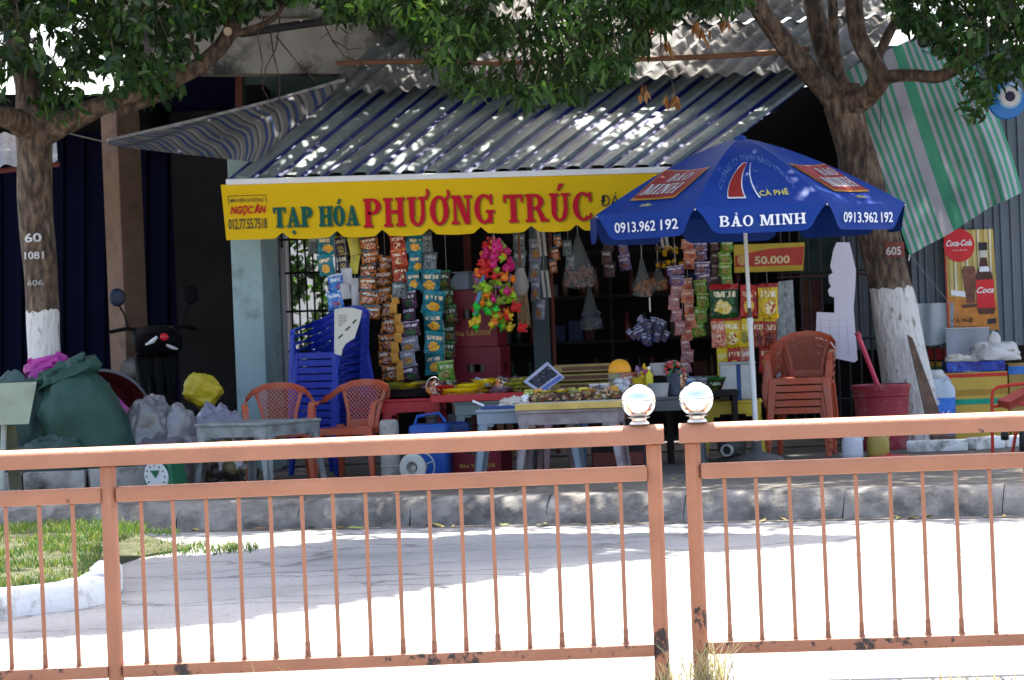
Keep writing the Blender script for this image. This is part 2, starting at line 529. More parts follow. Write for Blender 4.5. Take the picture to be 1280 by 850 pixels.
def letter_px(vsfs, x0, x1, yl, yr, cap, d, name, m, parent, off=0.004):
    """letters fitted between picture columns x0..x1 (baseline yl -> yr) on the plane at depth d"""
    vs, fs = vsfs
    b = MB(); root = parent.matrix_world.translation if False else parent.location
    pts = []
    for v in vs:
        px = x0 + v[0] * (x1 - x0) - v[1] * cap * math.tan(ROLL)
        py = yl + v[0] * (yr - yl) - v[1] * cap
        pts.append(at(px, py, d - off - 0.0004 * v[2]) - root)
    b.add(pts, fs)
    return b.build(name, m, parent)
def slab_px(b, x0, x1, y0, y1, d, th, root):
    """upright slab seen between picture rows/columns, thickness going back"""
    p = [at(x0, y1, d), at(x1, y1, d), at(x1, y0, d), at(x0, y0, d)]
    f_ = [q - root for q in p]; k_ = [q + Vector((0, th, 0)) for q in f_]
    return b.hexa([f_[0], f_[1], k_[1], k_[0], f_[3], f_[2], k_[2], k_[3]])
# ------------------------------------------------------------------ ground, road, pavement
def road_mat():
    m = bpy.data.materials.new('pale_concrete_road'); m.use_nodes = True
    nt = m.node_tree; N = nt.nodes; L = nt.links
    p = N['Principled BSDF']; p.inputs['Roughness'].default_value = 0.9
    tc = N.new('ShaderNodeTexCoord')
    n1 = N.new('ShaderNodeTexNoise'); n1.inputs['Scale'].default_value = 0.7; n1.inputs['Detail'].default_value = 10; n1.inputs['Roughness'].default_value = .62
    n2 = N.new('ShaderNodeTexNoise'); n2.inputs['Scale'].default_value = 38; n2.inputs['Detail'].default_value = 4
    L.new(tc.outputs['Object'], n1.inputs['Vector']); L.new(tc.outputs['Object'], n2.inputs['Vector'])
    r = ramp(N, [(0.3, (0.14, 0.14, 0.142)), (0.5, (0.225, 0.222, 0.22)), (0.7, (0.29, 0.285, 0.275))], 'LINEAR')
    L.new(n1.outputs['Fac'], r.inputs['Fac'])
    # cracks, long ones across and short ones
    wv = N.new('ShaderNodeTexNoise'); wv.inputs['Scale'].default_value = 2.2; wv.inputs['Detail'].default_value = 5
    L.new(tc.outputs['Object'], wv.inputs['Vector'])
    vm = N.new('ShaderNodeVectorMath'); vm.operation = 'MULTIPLY_ADD'
    vm.inputs[1].default_value = (0.9, 0.55, 0); L.new(wv.outputs['Color'], vm.inputs[0]); L.new(tc.outputs['Object'], vm.inputs[2])
    mp = N.new('ShaderNodeMapping'); mp.inputs['Scale'].default_value = (0.45, 1.3, 1); mp.inputs['Rotation'].default_value = (0, 0, 0.12)
    L.new(vm.outputs[0], mp.inputs[0])
    vo = N.new('ShaderNodeTexVoronoi'); vo.feature = 'DISTANCE_TO_EDGE'; vo.inputs['Scale'].default_value = 1.1
    L.new(mp.outputs[0], vo.inputs['Vector'])
    cr = N.new('ShaderNodeMapRange'); cr.inputs['From Min'].default_value = 0.0; cr.inputs['From Max'].default_value = 0.022
    cr.inputs['To Min'].default_value = 0.45; cr.inputs['To Max'].default_value = 1
    L.new(vo.outputs['Distance'], cr.inputs['Value'])
    sp = N.new('ShaderNodeMapRange'); sp.inputs['From Min'].default_value = 0.62; sp.inputs['From Max'].default_value = 0.7
    sp.inputs['To Min'].default_value = 1; sp.inputs['To Max'].default_value = 0.5
    L.new(n2.outputs['Fac'], sp.inputs['Value'])
    m1 = N.new('ShaderNodeMath'); m1.operation = 'MULTIPLY'; L.new(cr.outputs[0], m1.inputs[0]); L.new(sp.outputs[0], m1.inputs[1])
    mu = N.new('ShaderNodeMix'); mu.data_type = 'RGBA'; mu.blend_type = 'MULTIPLY'; mu.inputs['Factor'].default_value = 1
    L.new(r.outputs['Color'], mu.inputs['A']); L.new(m1.outputs[0], mu.inputs['B'])
    L.new(mu.outputs['Result'], p.inputs['Base Color'])
    b = N.new('ShaderNodeBump'); b.inputs['Strength'].default_value = 0.6; b.inputs['Distance'].default_value = 0.03
    L.new(m1.outputs[0], b.inputs['Height']); L.new(b.outputs['Normal'], p.inputs['Normal'])
    return m

struct(MB().add([(-400, -120, 0), (400, -120, 0), (400, 700, 0), (-400, 700, 0)], [(0, 1, 2, 3)]).build('ground', road_mat()))

KA = gz(0, 668); KB = gz(1280, 645)
KD = (KB - KA).normalized()               # along the kerb
KN = Vector((-KD.y, KD.x, 0))             # into the pavement
pav_m = mat('pavement_concrete', (0.11, 0.098, 0.082), 0.9, 0.25, 3.0, bump=0.4, bscale=25, c2=(0.075, 0.065, 0.055), amt=0.42, s2=1.6, soft=0.12)
kerb_m = mat('kerb_concrete', (0.2, 0.187, 0.17), 0.9, 0.35, 5.0, bump=1.0, bscale=14, c2=(0.09, 0.083, 0.075), amt=0.45, s2=4.5, soft=0.1, spec=.15)
s0 = KA + KN * 0.23 - KD * 20; s1 = KA + KN * 0.23 + KD * 30
pv = MB()
q = [s0, s1, s1 + KN * 40, s0 + KN * 40]
pv.hexa([p + Vector((0, 0, 0.004)) for p in q] + [p + Vector((0, 0, SW)) for p in q])
side = struct(pv.build('pavement', pav_m))
# kerb stones: worn, slanted fronts, uneven joints
k = -4.0; ki = 0
while k < 12.5:
    ln = random.uniform(0.82, 1.12)
    b = MB()
    skew = random.uniform(-0.03, 0.03)
    prof = [(0.0, 0.0), (0.02, 0.07), (0.05, 0.125), (0.09, 0.165), (0.14, 0.192), (0.226, 0.204), (0.226, 0.0)]
    n = 7
    for i in range(n + 1):
        t = i / n
        for (y, z) in prof:
            s = k + 0.003 + t * (ln - 0.006)
            if i == 0 or i == n: s += skew * (0.5 - z / 0.2) * (1 if i == n else 0.6) * 0.6
            wob = (noise.noise(Vector((s * 3, y * 9, z * 9))) * 0.035 if z > 0.02 else 0)
            chip = -0.015 * max(0, noise.noise(Vector((s * 6, 3, z * 12)))) if 0.05 < z < 0.2 else 0
            b.v.append(KA + KD * s + KN * (y + wob) + Vector((0, 0, z + chip)))
    m_ = len(prof)
    for i in range(n):
        for j in range(m_ - 1):
            b.f.append([i * m_ + j, (i + 1) * m_ + j, (i + 1) * m_ + j + 1, i * m_ + j + 1]); b.m.append(0)
    b.f.append(list(range(m_))[::-1]); b.f.append([n * m_ + j for j in range(m_)]); b.m += [0, 0]
    b.build('kerb_stone', kerb_m, side, smooth=True)
    k += ln; ki += 1
# dark gutter strip at the foot of the kerb
g = MB()
gut = mat('gutter_dark', (0.12, 0.105, 0.09), 0.95, 0.4, 9.0, bump=0.5, bscale=40)
for i in range(60):
    a = -4 + i * 0.28
    w0 = 0.12 + 0.05 * noise.noise(Vector((a * 1.7, 1, 0))); w1 = 0.12 + 0.05 * noise.noise(Vector(((a + .28) * 1.7, 1, 0)))
    z = Vector((0, 0, 0.004))
    g.add([KA + KD * a + KN * .02 + z, KA + KD * (a + .28) + KN * .02 + z, KA + KD * (a + .28) - KN * w1 + z, KA + KD * a - KN * w0 + z], [(0, 1, 2, 3)])
struct(g.build('gutter', gut, merge=True))

# ------------------------------------------------------------------ grass island with white kerb
white_lime = mat('white_limewash', (0.72, 0.71, 0.68), 0.85, 0.08, 8, bump=0.25, bscale=25, c2=(0.22, 0.2, 0.17), amt=0.40, s2=5, soft=0.08)
soil = mat('island_soil', (0.055, 0.06, 0.026), 0.95, 0.35, 7, bump=0.8, c2=(.1, .08, .045), amt=.4, s2=9)
ip = [gz(-260, 815), gz(-100, 790), gz(0, 771), gz(80, 762), gz(118, 754), gz(131, 746), gz(136, 736), gz(142, 708), gz(178, 697), gz(215, 691), gz(240, 687), gz(215, 681), gz(150, 671), gz(0, 662), gz(-260, 655)]
isl = MB()
tops = [p + Vector((0, 0, 0.13 if i < 7 or i == 14 else (0.015 if 8 <= i <= 11 else 0.06))) for i, p in enumerate(ip)]
cen = Vector((-4.0, 16.2, 0.15))
isl.add(tops + [cen], [(i, (i + 1) % len(tops), len(tops)) for i in range(len(tops))])
isl.add([p for p in ip] + tops, [(i, (i + 1) % len(ip), len(ip) + (i + 1) % len(ip), len(ip) + i) for i in range(len(ip))])
struct(isl.build('grass_island', soil))
kroot = thing('island_kerb', 'low white lime-washed kerb along the front of the grass island', 'kerb', ip[2])
def run_kerb(pts, h, wd, name, parent, m, org):
    b = MB()
    prof = [(-wd * .5, 0), (-wd * .5, h * .75), (-wd * .4, h * .95), (-wd * .2, h), (wd * .3, h), (wd * .5, h * .9), (wd * .5, 0)]
    rows = []
    for i, p in enumerate(pts):
        t = (pts[min(i + 1, len(pts) - 1)] - pts[max(i - 1, 0)]).normalized(); nn = Vector((-t.y, t.x, 0))
        for (y, z) in prof:
            wob = noise.noise(Vector((p.x * 4, p.y * 4, z * 8))) * .012
            b.v.append(p + nn * (y + wob) + Vector((0, 0, z + wob * (1 if z > 0 else 0))) - org)
    n = len(prof)
    for i in range(len(pts) - 1):
        for j in range(n - 1):
            b.f.append([i * n + j, (i + 1) * n + j, (i + 1) * n + j + 1, i * n + j + 1]); b.m.append(0)
    b.f += [list(range(n)), [(len(pts) - 1) * n + j for j in range(n)][::-1]]; b.m += [0, 0]
    return b.build(name, m, parent, smooth=True)
def dense(pts, k=5):
    o = []
    for a, c in zip(pts[:-1], pts[1:]):
        for i in range(k): o.append(a.lerp(c, i / k))
    return o + [pts[-1]]
kp = dense(ip[:3]); run_kerb(kp, 0.15, 0.16, 'kerb_stone', kroot, white_lime, ip[2])
kp = dense(ip[2:5]); kp[0] = kp[0].lerp(kp[1], .12); run_kerb(kp, 0.15, 0.16, 'kerb_stone', kroot, white_lime, ip[2])
kp = dense(ip[4:7], 4); kp[0] = kp[0].lerp(kp[1], .1); run_kerb(kp, 0.165, 0.16, 'kerb_stone', kroot, white_lime, ip[2])

def in_poly(x, y, P):
    c = False; j = len(P) - 1
    for i in range(len(P)):
        if (P[i].y > y) != (P[j].y > y) and x < (P[j].x - P[i].x) * (y - P[i].y) / (P[j].y - P[i].y) + P[i].x: c = not c
        j = i
    return c
def blades(name, pts, hmin, hmax, wd, m, lean=0.5, curl=0.5):
    """pts: array of base points; every blade two quads and a tip"""
    P = np.array([tuple(p) for p in pts]); n = len(P)
    a = rng.uniform(0, 2 * PI, n); h = rng.uniform(hmin, hmax, n)
    l1 = rng.uniform(0, lean, n); az = rng.uniform(0, 2 * PI, n)
    side_ = np.stack([np.cos(a), np.sin(a), 0 * a], 1) * (wd * rng.uniform(.6, 1.2, n))[:, None]
    dr = np.stack([np.cos(az) * l1, np.sin(az) * l1, np.ones(n)], 1)
    mid = P + dr * (h * .55)[:, None]
    dr2 = dr + np.stack([np.cos(az) * curl, np.sin(az) * curl, -curl * np.ones(n) * .4], 1)
    tip = mid + dr2 * (h * .5)[:, None]
    V = np.stack([P - side_ / 2, P + side_ / 2, mid - side_ * .4, mid + side_ * .4, tip], 1).reshape(-1, 3)
    b = np.arange(n)[:, None] * 5
    faces = np.concatenate([b + np.array([[0, 1, 3]]), b + np.array([[0, 3, 2]]), b + np.array([[2, 3, 4]])], 0)
    return tri_mesh(name, V, faces, m)
def tri_mesh(name, V, T, m, smooth=False):
    me = bpy.data.meshes.new(name)
    me.vertices.add(len(V)); me.vertices.foreach_set('co', np.asarray(V, dtype=np.float32).ravel())
    T = np.asarray(T, dtype=np.int32)
    me.loops.add(T.size); me.loops.foreach_set('vertex_index', T.ravel())
    me.polygons.add(len(T)); me.polygons.foreach_set('loop_start', np.arange(0, T.size, 3, dtype=np.int32))
    me.polygons.foreach_set('loop_total', np.full(len(T), 3, dtype=np.int32))
    if smooth: me.polygons.foreach_set('use_smooth', np.ones(len(T), dtype=bool))
    me.materials.append(m); me.update(calc_edges=True); me.validate()
    return me
grass_m = leaf_mat('grass_blades', (0.035, 0.085, 0.016), (0.06, 0.12, 0.024), (0.2, 0.18, 0.075), 0.3)
gp = []
inner = [p.lerp(cen, 0.035) for p in ip]
while len(gp) < 15000:
    x = random.uniform(-5.8, -1.6); y = random.uniform(13.2, 18.8)
    if in_poly(x, y, inner):
        if noise.noise(Vector((x * 2.3, y * 2.3, 5))) + random.uniform(-.25, .25) > -0.02:
            zz = 0.13 if x < -2.35 - (y - 14.3) * 0.05 else max(.01, 0.12 - (x + 2.4) * 0.14)
            gp.append((x, y, zz))
for i in range(1300):
    px_ = random.uniform(140, 318); lo = 699 - (px_ - 140) * .055; hi_ = 676 + (px_ - 140) * .05
    if hi_ < lo:
        q_ = gz(px_, random.uniform(hi_, lo)); gp.append((q_.x + random.gauss(0, .03), q_.y + random.gauss(0, .12), .0)) if noise.noise(Vector((px_ * .05, q_.y * 3, 1))) > -.15 else None
go = link('grass', blades('grass', gp, 0.02, 0.065, 0.008, grass_m, .6, .7))
stuff(go); tag(go, 'short green grass growing on the island behind the white kerb', 'grass')

# ------------------------------------------------------------------ railings in front
def rail_mat():
    m = mat('terracotta_rail_paint', (0.335, 0.146, 0.082), 0.55, 0.12, 4, bump=0.12, bscale=50, c2=(0.06, 0.035, 0.028), amt=0.315, s2=15, soft=0.015)
    nt = m.node_tree; N = nt.nodes; L = nt.links
    return m
rail_m = rail_mat()
railbot_m = mat('rail_paint_chipped', (0.34, 0.145, 0.08), 0.5, 0.1, 6, bump=.2, bscale=30, c2=(0.045, 0.03, 0.028), amt=0.41, s2=12, soft=0.03)
def rusty_post():
    """paint that has peeled to black rust, most of it near the foot"""
    m = mat('peeling_rusty_paint', (0.36, 0.15, 0.08), 0.6, 0.12, 6, bump=0.3, bscale=30, c2=(0.045, 0.03, 0.028), amt=0.4, s2=10, soft=0.02)
    nt = m.node_tree; N = nt.nodes; L = nt.links
    mr = [n for n in N if n.type == 'MAP_RANGE'][1]; src = mr.inputs['Value'].links[0].from_socket
    tc = [n for n in N if n.type == 'TEX_COORD'][0]
    sp = N.new('ShaderNodeSeparateXYZ'); L.new(tc.outputs['Object'], sp.inputs[0])
    z = N.new('ShaderNodeMapRange'); z.inputs['From Min'].default_value = 0.0; z.inputs['From Max'].default_value = 0.75
    z.inputs['To Min'].default_value = 0.11; z.inputs['To Max'].default_value = -0.12; L.new(sp.outputs['Z'], z.inputs['Value'])
    ad = N.new('ShaderNodeMath'); ad.operation = 'ADD'; L.new(src, ad.inputs[0]); L.new(z.outputs[0], ad.inputs[1]); L.new(ad.outputs[0], mr.inputs['Value'])
    return m
rust_m = rusty_post()
chrome = mat('polished_steel', (0.86, 0.84, 0.82), 0.03, 0.02, 3, metal=1.0)
steel = mat('dull_steel', (0.6, 0.57, 0.53), 0.35, 0.1, 8, metal=0.9)

def fence(label, A, B, ztop, zmid, zbot, bars, posts, ball_t, name='street_railing'):
    """A,B: ground points of the run; bars/posts: distances along it"""
    ln = (B - A).length; yaw = math.atan2(B.y - A.y, B.x - A.x)
    r = thing(name, label, 'railing', (A.x, A.y, 0), yaw)
    prof = [(-.0425, -.076), (-.0425, -.034)] + [(-.0425 * math.cos(a), -.034 + .034 * math.sin(a)) for a in [PI * i / 14 for i in range(1, 14)]] + [(.0425, -.034), (.0425, -.076)]
    n_ = len(prof); tr_ = MB()
    tr_.add([(x, y, ztop + z) for x in (0, ln) for y, z in prof], [list(range(n_)), [n_ + i for i in range(n_)][::-1]] + [(i, (i + 1) % n_, n_ + (i + 1) % n_, n_ + i) for i in range(n_)])
    tr_.build('top_rail', rail_m, r, smooth=True)
    edges = sorted(posts)
    def seg(z, h, dpt, nm, m, bev):
        xs = [0] + sum([[p - .028, p + .028] for p in edges], []) + [ln]
        for i in range(0, len(xs), 2):
            a, c = xs[i], xs[i + 1]
            if c - a < 0.06: continue
            MB().box(((a + c) / 2, 0, z), (c - a, dpt, h)).build(nm, m, r, bevel=bev, seg=2, smooth=True)
    seg(zmid, .06, .05, 'middle_rail', rail_m, .011)
    seg(zbot, .05, .05, 'bottom_rail', railbot_m, .009)
    for p in posts:
        base = -0.05
        b = MB(); b.box((p, 0, (ztop - .077 + base) / 2), (.05, .05, ztop - .077 - base), rot=R(-28))
        b.build('post', rail_m if p not in ball_t else rust_m, r, bevel=.009, seg=2, smooth=True)
    z0 = zbot + .026; z1 = zmid - .031
    bar = MB().box((0, 0, (z0 + z1) / 2), (.0155, .0155, z1 - z0)).mesh('baluster', rail_m, bevel=.003)
    foot_b = MB().tube([(0, 0, z0 - .001), (0, 0, z0 + .008), (0, 0, z0 + .03), (0, 0, z0 + .06)], [.02, .0135, .0122, .0115], 8).mesh('weld', mat('rusted_weld', (.09, .045, .034), .8, .5, 40, c2=(.3, .135, .075), amt=.52, s2=24), smooth=True)
    for x in bars:
        o = link('baluster', bar, r, (x, 0, 0)); o.rotation_euler.y = random.uniform(-.004, .004)
        w__ = link('weld', foot_b, o); w__.scale.z = 1.0; w__.scale.x = w__.scale.y = random.uniform(.66, .9); w__.location.z = -.02 * random.random() if random.random() < .5 else 0
    for p in ball_t:
        c = MB().lathe([(.034, 0), (.04, .004), (.036, .012), (.028, .018), (.03, .026), (.045, .03)], 24, (p + ball_t[p], 0, ztop)).build('collar', steel, r, smooth=True)
        b = MB(); rr = .068
        b.lathe([(max(1e-5, rr * math.sin(PI * i / 24)), -rr * math.cos(PI * i / 24)) for i in range(25)], 40, (p + ball_t[p], 0, ztop + .026 + rr))
        b.build('ball_finial', chrome, r, smooth=True)
    return r

def ground_at(px, d):
    p = foot(px, d, 0.0); return p
# left run
def px_on(px, py, A, B):
    """distance along line A-B where picture column px (at row py) crosses it"""
    v = ray(px, py); n = Vector((-(B - A).y, (B - A).x, 0))
    t = (A - Vector((0, 0, 0))).dot(n) / v.dot(n)
    h = Vector((v.x * t, v.y * t, 0)); h2 = h - Vector((A.x, A.y, 0))
    return h2.dot((B - A).normalized())
A1 = Vector((at(-560, 570, 10.36).x, 10.36, 0)); B1 = Vector((at(829, 540, 10.36).x, 10.36, 0))
barsL = [px_on(x, 615, A1, B1) for x in [-35 - 41 * i for i in range(12) if i != 9] + [6, 48, 90, 175, 216, 257, 297, 337, 377, 416, 456, 496, 535, 575, 615, 655, 695, 735, 775]]
pL = px_on(817, 560, A1, B1)
fence('terracotta metal street railing ending at the post with the left steel ball', A1, B1, 1.018, .828, .134, barsL, [px_on(-404, 660, A1, B1), px_on(137, 640, A1, B1), pL], {pL: -.052})
A2 = Vector((at(849, 545, 10.36).x, 10.36, 0)); B2 = Vector((at(1900, 500, 10.06).x, 10.06, 0))
barsR = [px_on(x, 600, A2, B2) for x in (905, 945, 987, 1028, 1070, 1112, 1153, 1195, 1238) + tuple(1281 + 43 * i for i in range(14) if i != 6)]
pR = px_on(866, 570, A2, B2)
fence('terracotta metal street railing starting at the post with the right steel ball', A2, B2, 1.018, .828, .134, barsR, [pR, px_on(1539, 560, A2, B2)], {pR: .022})

# ------------------------------------------------------------------ left building (open, dark navy inside)
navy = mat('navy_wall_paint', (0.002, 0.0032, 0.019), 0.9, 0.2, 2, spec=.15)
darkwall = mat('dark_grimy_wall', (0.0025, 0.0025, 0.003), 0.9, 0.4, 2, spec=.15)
conc = mat('stained_concrete', (0.36, 0.33, 0.29), 0.9, 0.2, 3, bump=.4, c2=(0.055, 0.05, 0.045), amt=0.46, s2=2.2, soft=0.08)
brownpaint = mat('brown_column_paint', (0.17, 0.105, 0.07), 0.8, 0.15, 4, c2=(0.1, 0.06, 0.04), amt=0.4, s2=5)
tealdark = mat('dark_green_panel', (0.06, 0.10, 0.095), 0.7, 0.2, 3)
redwood = mat('red_brown_wood', (0.12, 0.03, 0.022), 0.7, 0.2, 6)
lb = foot(150, 26.8)
leftb = thing('open_front_building', 'dark open-fronted building with navy inside and concrete lintel, left of the shop', 'building', lb)
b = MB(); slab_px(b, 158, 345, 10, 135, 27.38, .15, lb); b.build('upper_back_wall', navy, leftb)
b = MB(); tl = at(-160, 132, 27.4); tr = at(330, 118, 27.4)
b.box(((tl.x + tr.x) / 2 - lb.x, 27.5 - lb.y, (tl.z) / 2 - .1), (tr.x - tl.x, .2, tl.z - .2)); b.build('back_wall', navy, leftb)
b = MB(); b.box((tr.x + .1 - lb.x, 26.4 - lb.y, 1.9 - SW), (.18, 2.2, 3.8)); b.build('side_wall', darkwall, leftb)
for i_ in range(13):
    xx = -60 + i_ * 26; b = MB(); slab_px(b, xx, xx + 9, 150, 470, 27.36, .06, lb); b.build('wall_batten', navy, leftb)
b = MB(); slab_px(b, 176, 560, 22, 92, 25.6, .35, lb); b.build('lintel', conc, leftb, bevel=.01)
b = MB(); slab_px(b, 120, 620, -40, 20, 25.5, 2.0, lb); b.build('roof_slab', conc, leftb)  # roof put in above the lintel to shade the inside
b = MB(); slab_px(b, -260, 176, 118, 152, 25.9, 1.7, lb); b.build('shade_roof', darkwall, leftb)  # roof added to keep light off the navy back wall
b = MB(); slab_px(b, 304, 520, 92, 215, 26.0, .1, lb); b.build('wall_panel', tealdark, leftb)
b = MB(); slab_px(b, 294, 303, 92, 300, 25.95, .08, lb); b.build('door_frame', redwood, leftb)
cb = foot(168, 25.0)
cl = thing('brown_column', 'square brown painted column standing left of the teal shop pillar', 'column', cb, R(43))
b = MB(); ht = at(168, 128, 25).z - SW; b.box((0, 0, ht / 2), (.265, .265, ht)); b.build('shaft', brownpaint, cl, bevel=.008)
b = MB(); b.box((0, 0, .08), (.31, .31, .16)); b.build('plinth', conc, cl, bevel=.006)
# low corrugated canopy peeking in at the far left
oldtin = mat('old_grey_tin', (0.16, 0.165, 0.165), 0.6, 0.3, 4, bump=.2, c2=(0.11, 0.065, 0.04), amt=0.4, s2=4)
p0 = at(-140, 225, 24); 
cor = thing('tin_canopy', 'small weathered tin canopy behind the left tree trunk', 'canopy', p0)
def corr(A, B, C, D, root, ridges, amp, prof='sin', nv=2, m2=False, sag=0.0):
    """corrugated sheet: A-B lower edge, D-C upper edge; ridges run from lower to upper"""
    b = MB(); nrm = (B - A).cross(D - A).normalized()
    if nrm.z < 0: nrm = -nrm
    us = []
    if prof == 'sin':
        for i in range(ridges * 8 + 1): us.append((i / (ridges * 8), amp * math.sin(2 * PI * i / 8), 0))
    else:
        for i in range(ridges):
            for (t, h, mi) in ((0, 0, 1), (.26, 0, 0), (.34, 1, 0), (.56, 1.12, 0), (.82, 1, 0), (.9, 0, 1)):
                us.append(((i + t) / ridges, h * amp, mi))
        us.append((1, 0, 1))
    for (u, h, mi) in us:
        for j in range(nv + 1):
            v = j / nv
            p = (A.lerp(B, u)).lerp(D.lerp(C, u), v)
            b.v.append(p + nrm * (h - sag * 4 * v * (1 - v) * (0.6 + .4 * math.sin(u * 9))) - root)
    for i in range(len(us) - 1):
        for j in range(nv):
            a = i * (nv + 1) + j
            b.f.append([a, a + nv + 1, a + nv + 2, a + 1]); b.m.append(us[i][2] if m2 else 0)
    return b
b = corr(at(-140, 225, 23.6), at(72, 200, 23.6), at(70, 165, 25.2), at(-140, 172, 25.2), p0, 9, .018)
b.build('tin_sheet', oldtin, cor, smooth=True)
MB().tube([at(-140, 230, 23.7) - p0, at(74, 205, 23.7) - p0], .025, 8).build('edge_pole', redwood, cor)
# ------------------------------------------------------------------ the shop
teal = mat('pale_teal_wall_paint', (0.29, 0.40, 0.40), 0.75, 0.08, 3, bump=.15, c2=(0.17, 0.21, 0.2), amt=0.36, s2=5, soft=.1)
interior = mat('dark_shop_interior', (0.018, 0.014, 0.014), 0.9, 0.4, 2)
floor_m = mat('shop_floor_cement', (0.1, 0.09, 0.08), 0.8, 0.3, 3)
dkiron = mat('dark_iron', (0.035, 0.032, 0.034), 0.5, 0.2, 9, metal=.3)
greytube = mat('grey_painted_tube', (0.3, 0.32, 0.33), 0.5, 0.12, 6)
sb = foot(700, 25.0)
shop = thing('grocery_shop', 'open-fronted grocery shop with pale teal corner pillar and dark inside', 'shop', sb)
pl0 = foot(326, 23.3); pt = at(318, 150, 23.3)
b = MB(); hh = 2.95
b.box((pl0.x - sb.x, pl0.y + .28 - sb.y, hh / 2), (.275, .62, hh), rot=R(-9)); b.build('corner_pillar', teal, shop, bevel=.006)
xl = at(345, 400, 26.9).x; xr = at(1072, 400, 26.9).x
wx0 = at(352, 400, 26.9).x; wx1 = at(425, 400, 26.9).x
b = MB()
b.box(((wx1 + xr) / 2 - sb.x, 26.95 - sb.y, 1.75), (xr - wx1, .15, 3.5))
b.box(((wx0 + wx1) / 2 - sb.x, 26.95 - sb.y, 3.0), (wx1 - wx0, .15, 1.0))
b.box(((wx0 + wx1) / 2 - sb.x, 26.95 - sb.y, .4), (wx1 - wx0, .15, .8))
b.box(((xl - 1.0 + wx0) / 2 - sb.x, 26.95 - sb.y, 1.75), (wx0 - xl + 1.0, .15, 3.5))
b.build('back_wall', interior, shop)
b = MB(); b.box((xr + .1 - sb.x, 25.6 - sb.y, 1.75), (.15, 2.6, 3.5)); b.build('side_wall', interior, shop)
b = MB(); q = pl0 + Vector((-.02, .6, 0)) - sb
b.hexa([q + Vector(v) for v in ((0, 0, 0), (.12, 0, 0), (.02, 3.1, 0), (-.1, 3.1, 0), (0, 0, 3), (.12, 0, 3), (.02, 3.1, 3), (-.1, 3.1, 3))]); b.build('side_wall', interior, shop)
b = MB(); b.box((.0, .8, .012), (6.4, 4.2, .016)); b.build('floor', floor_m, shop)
# window grille on the left inside, pale wall and shrub added behind for bright gaps
gr = thing('window_grille', 'dark iron window grille behind the hanging snacks near the teal pillar', 'grille', at(352, 478, 25.2))
g0 = gr.location
barm = None
for i in range(9):
    x = 350 + i * 9.5
    p = at(x, 478, 25.2) - g0; q = at(x - 8, 285, 25.2) - g0
    MB().tube([p, q], .009, 6).build('bar', dkiron, gr)
for y in (300, 342, 390, 440):
    MB().tube([at(348, y, 25.19) - g0, at(432, y - 3, 25.19) - g0], .012, 6).build('crossbar', dkiron, gr)
MB().tube([at(352, 310, 23.9) - g0, at(358, 480, 23.9) - g0], .022, 8).build('frame_post', greytube, gr, smooth=True)
yw = MB(); ya = at(300, 470, 34); yb = at(520, 470, 34)
yw.box(((ya.x + yb.x) / 2, 34, 1.3), (6.5, .2, 2.6))
tag(yw.build('yard_wall', mat('white_yard_wall', (0.7, 0.68, 0.64), .8, .1)), 'pale wall added behind the window grille for its bright gaps', 'wall')

# lower roof of blue-ribbed sheets
roofA = mat('grey_blue_roof_paint', (0.22, 0.265, 0.265), 0.5, 0.14, 4, bump=.05, c2=(0.13, 0.15, 0.145), amt=0.43, s2=3, soft=.12, spec=.2)
roofB = mat('deep_blue_roof_rib', (0.008, 0.022, 0.22), 0.5, 0.15, 5)
eA = at(283, 225, 22.75); eB = at(874, 208, 22.75); eC = at(1020, 96, 24.6); eD = at(436, 99, 24.6)
eC = eB.lerp(eC, 1.28); eD = eA.lerp(eD, 1.28)
rf = thing('awning_roof', 'lower awning roof of grey sheets with deep blue ribs above the yellow banner', 'roof', eA)
ns = 5
for i in range(ns):
    u0, u1 = i / ns, (i + 1) / ns
    lift = Vector((0, 0, 0.006 * (i % 2)))
    A_, B_ = eA.lerp(eB, u0) + lift, eA.lerp(eB, u1 + (.006 if i < ns - 1 else 0)) + lift
    D_, C_ = eD.lerp(eC, u0) + lift, eD.lerp(eC, u1 + (.006 if i < ns - 1 else 0)) + lift
    corr(A_, B_, C_, D_, eA, 4, .03, 'trap', 8, True, sag=.012).build('roof_sheet', [roofA, roofB], rf, smooth=False)
for v in (.12, .5, .9):
    MB().tube([eA.lerp(eD, v) - eA - Vector((0, 0, .035)), eB.lerp(eC, v) - eA - Vector((0, 0, .035))], .02, 8).build('purlin', dkiron, rf)
wstrip = mat('white_edge_strip', (0.75, 0.74, 0.72), .6, .05)
MB().box((0, 0, 0), (1, 1, 1))
es = MB()
def strip(b, P, Q, h, th):
    d_ = (Q - P).normalized(); up = Vector((0, 0, 1)); nn = Vector((0, -1, 0))
    b.hexa([P + nn * th, Q + nn * th, Q, P, P + nn * th + up * h, Q + nn * th + up * h, Q + up * h, P + up * h])
strip(es, Vector((0, -.02, -.045)), eB - eA + Vector((-.25, -.02, -.045)), .05, .03)
es.build('eave_strip', wstrip, rf, bevel=.004)

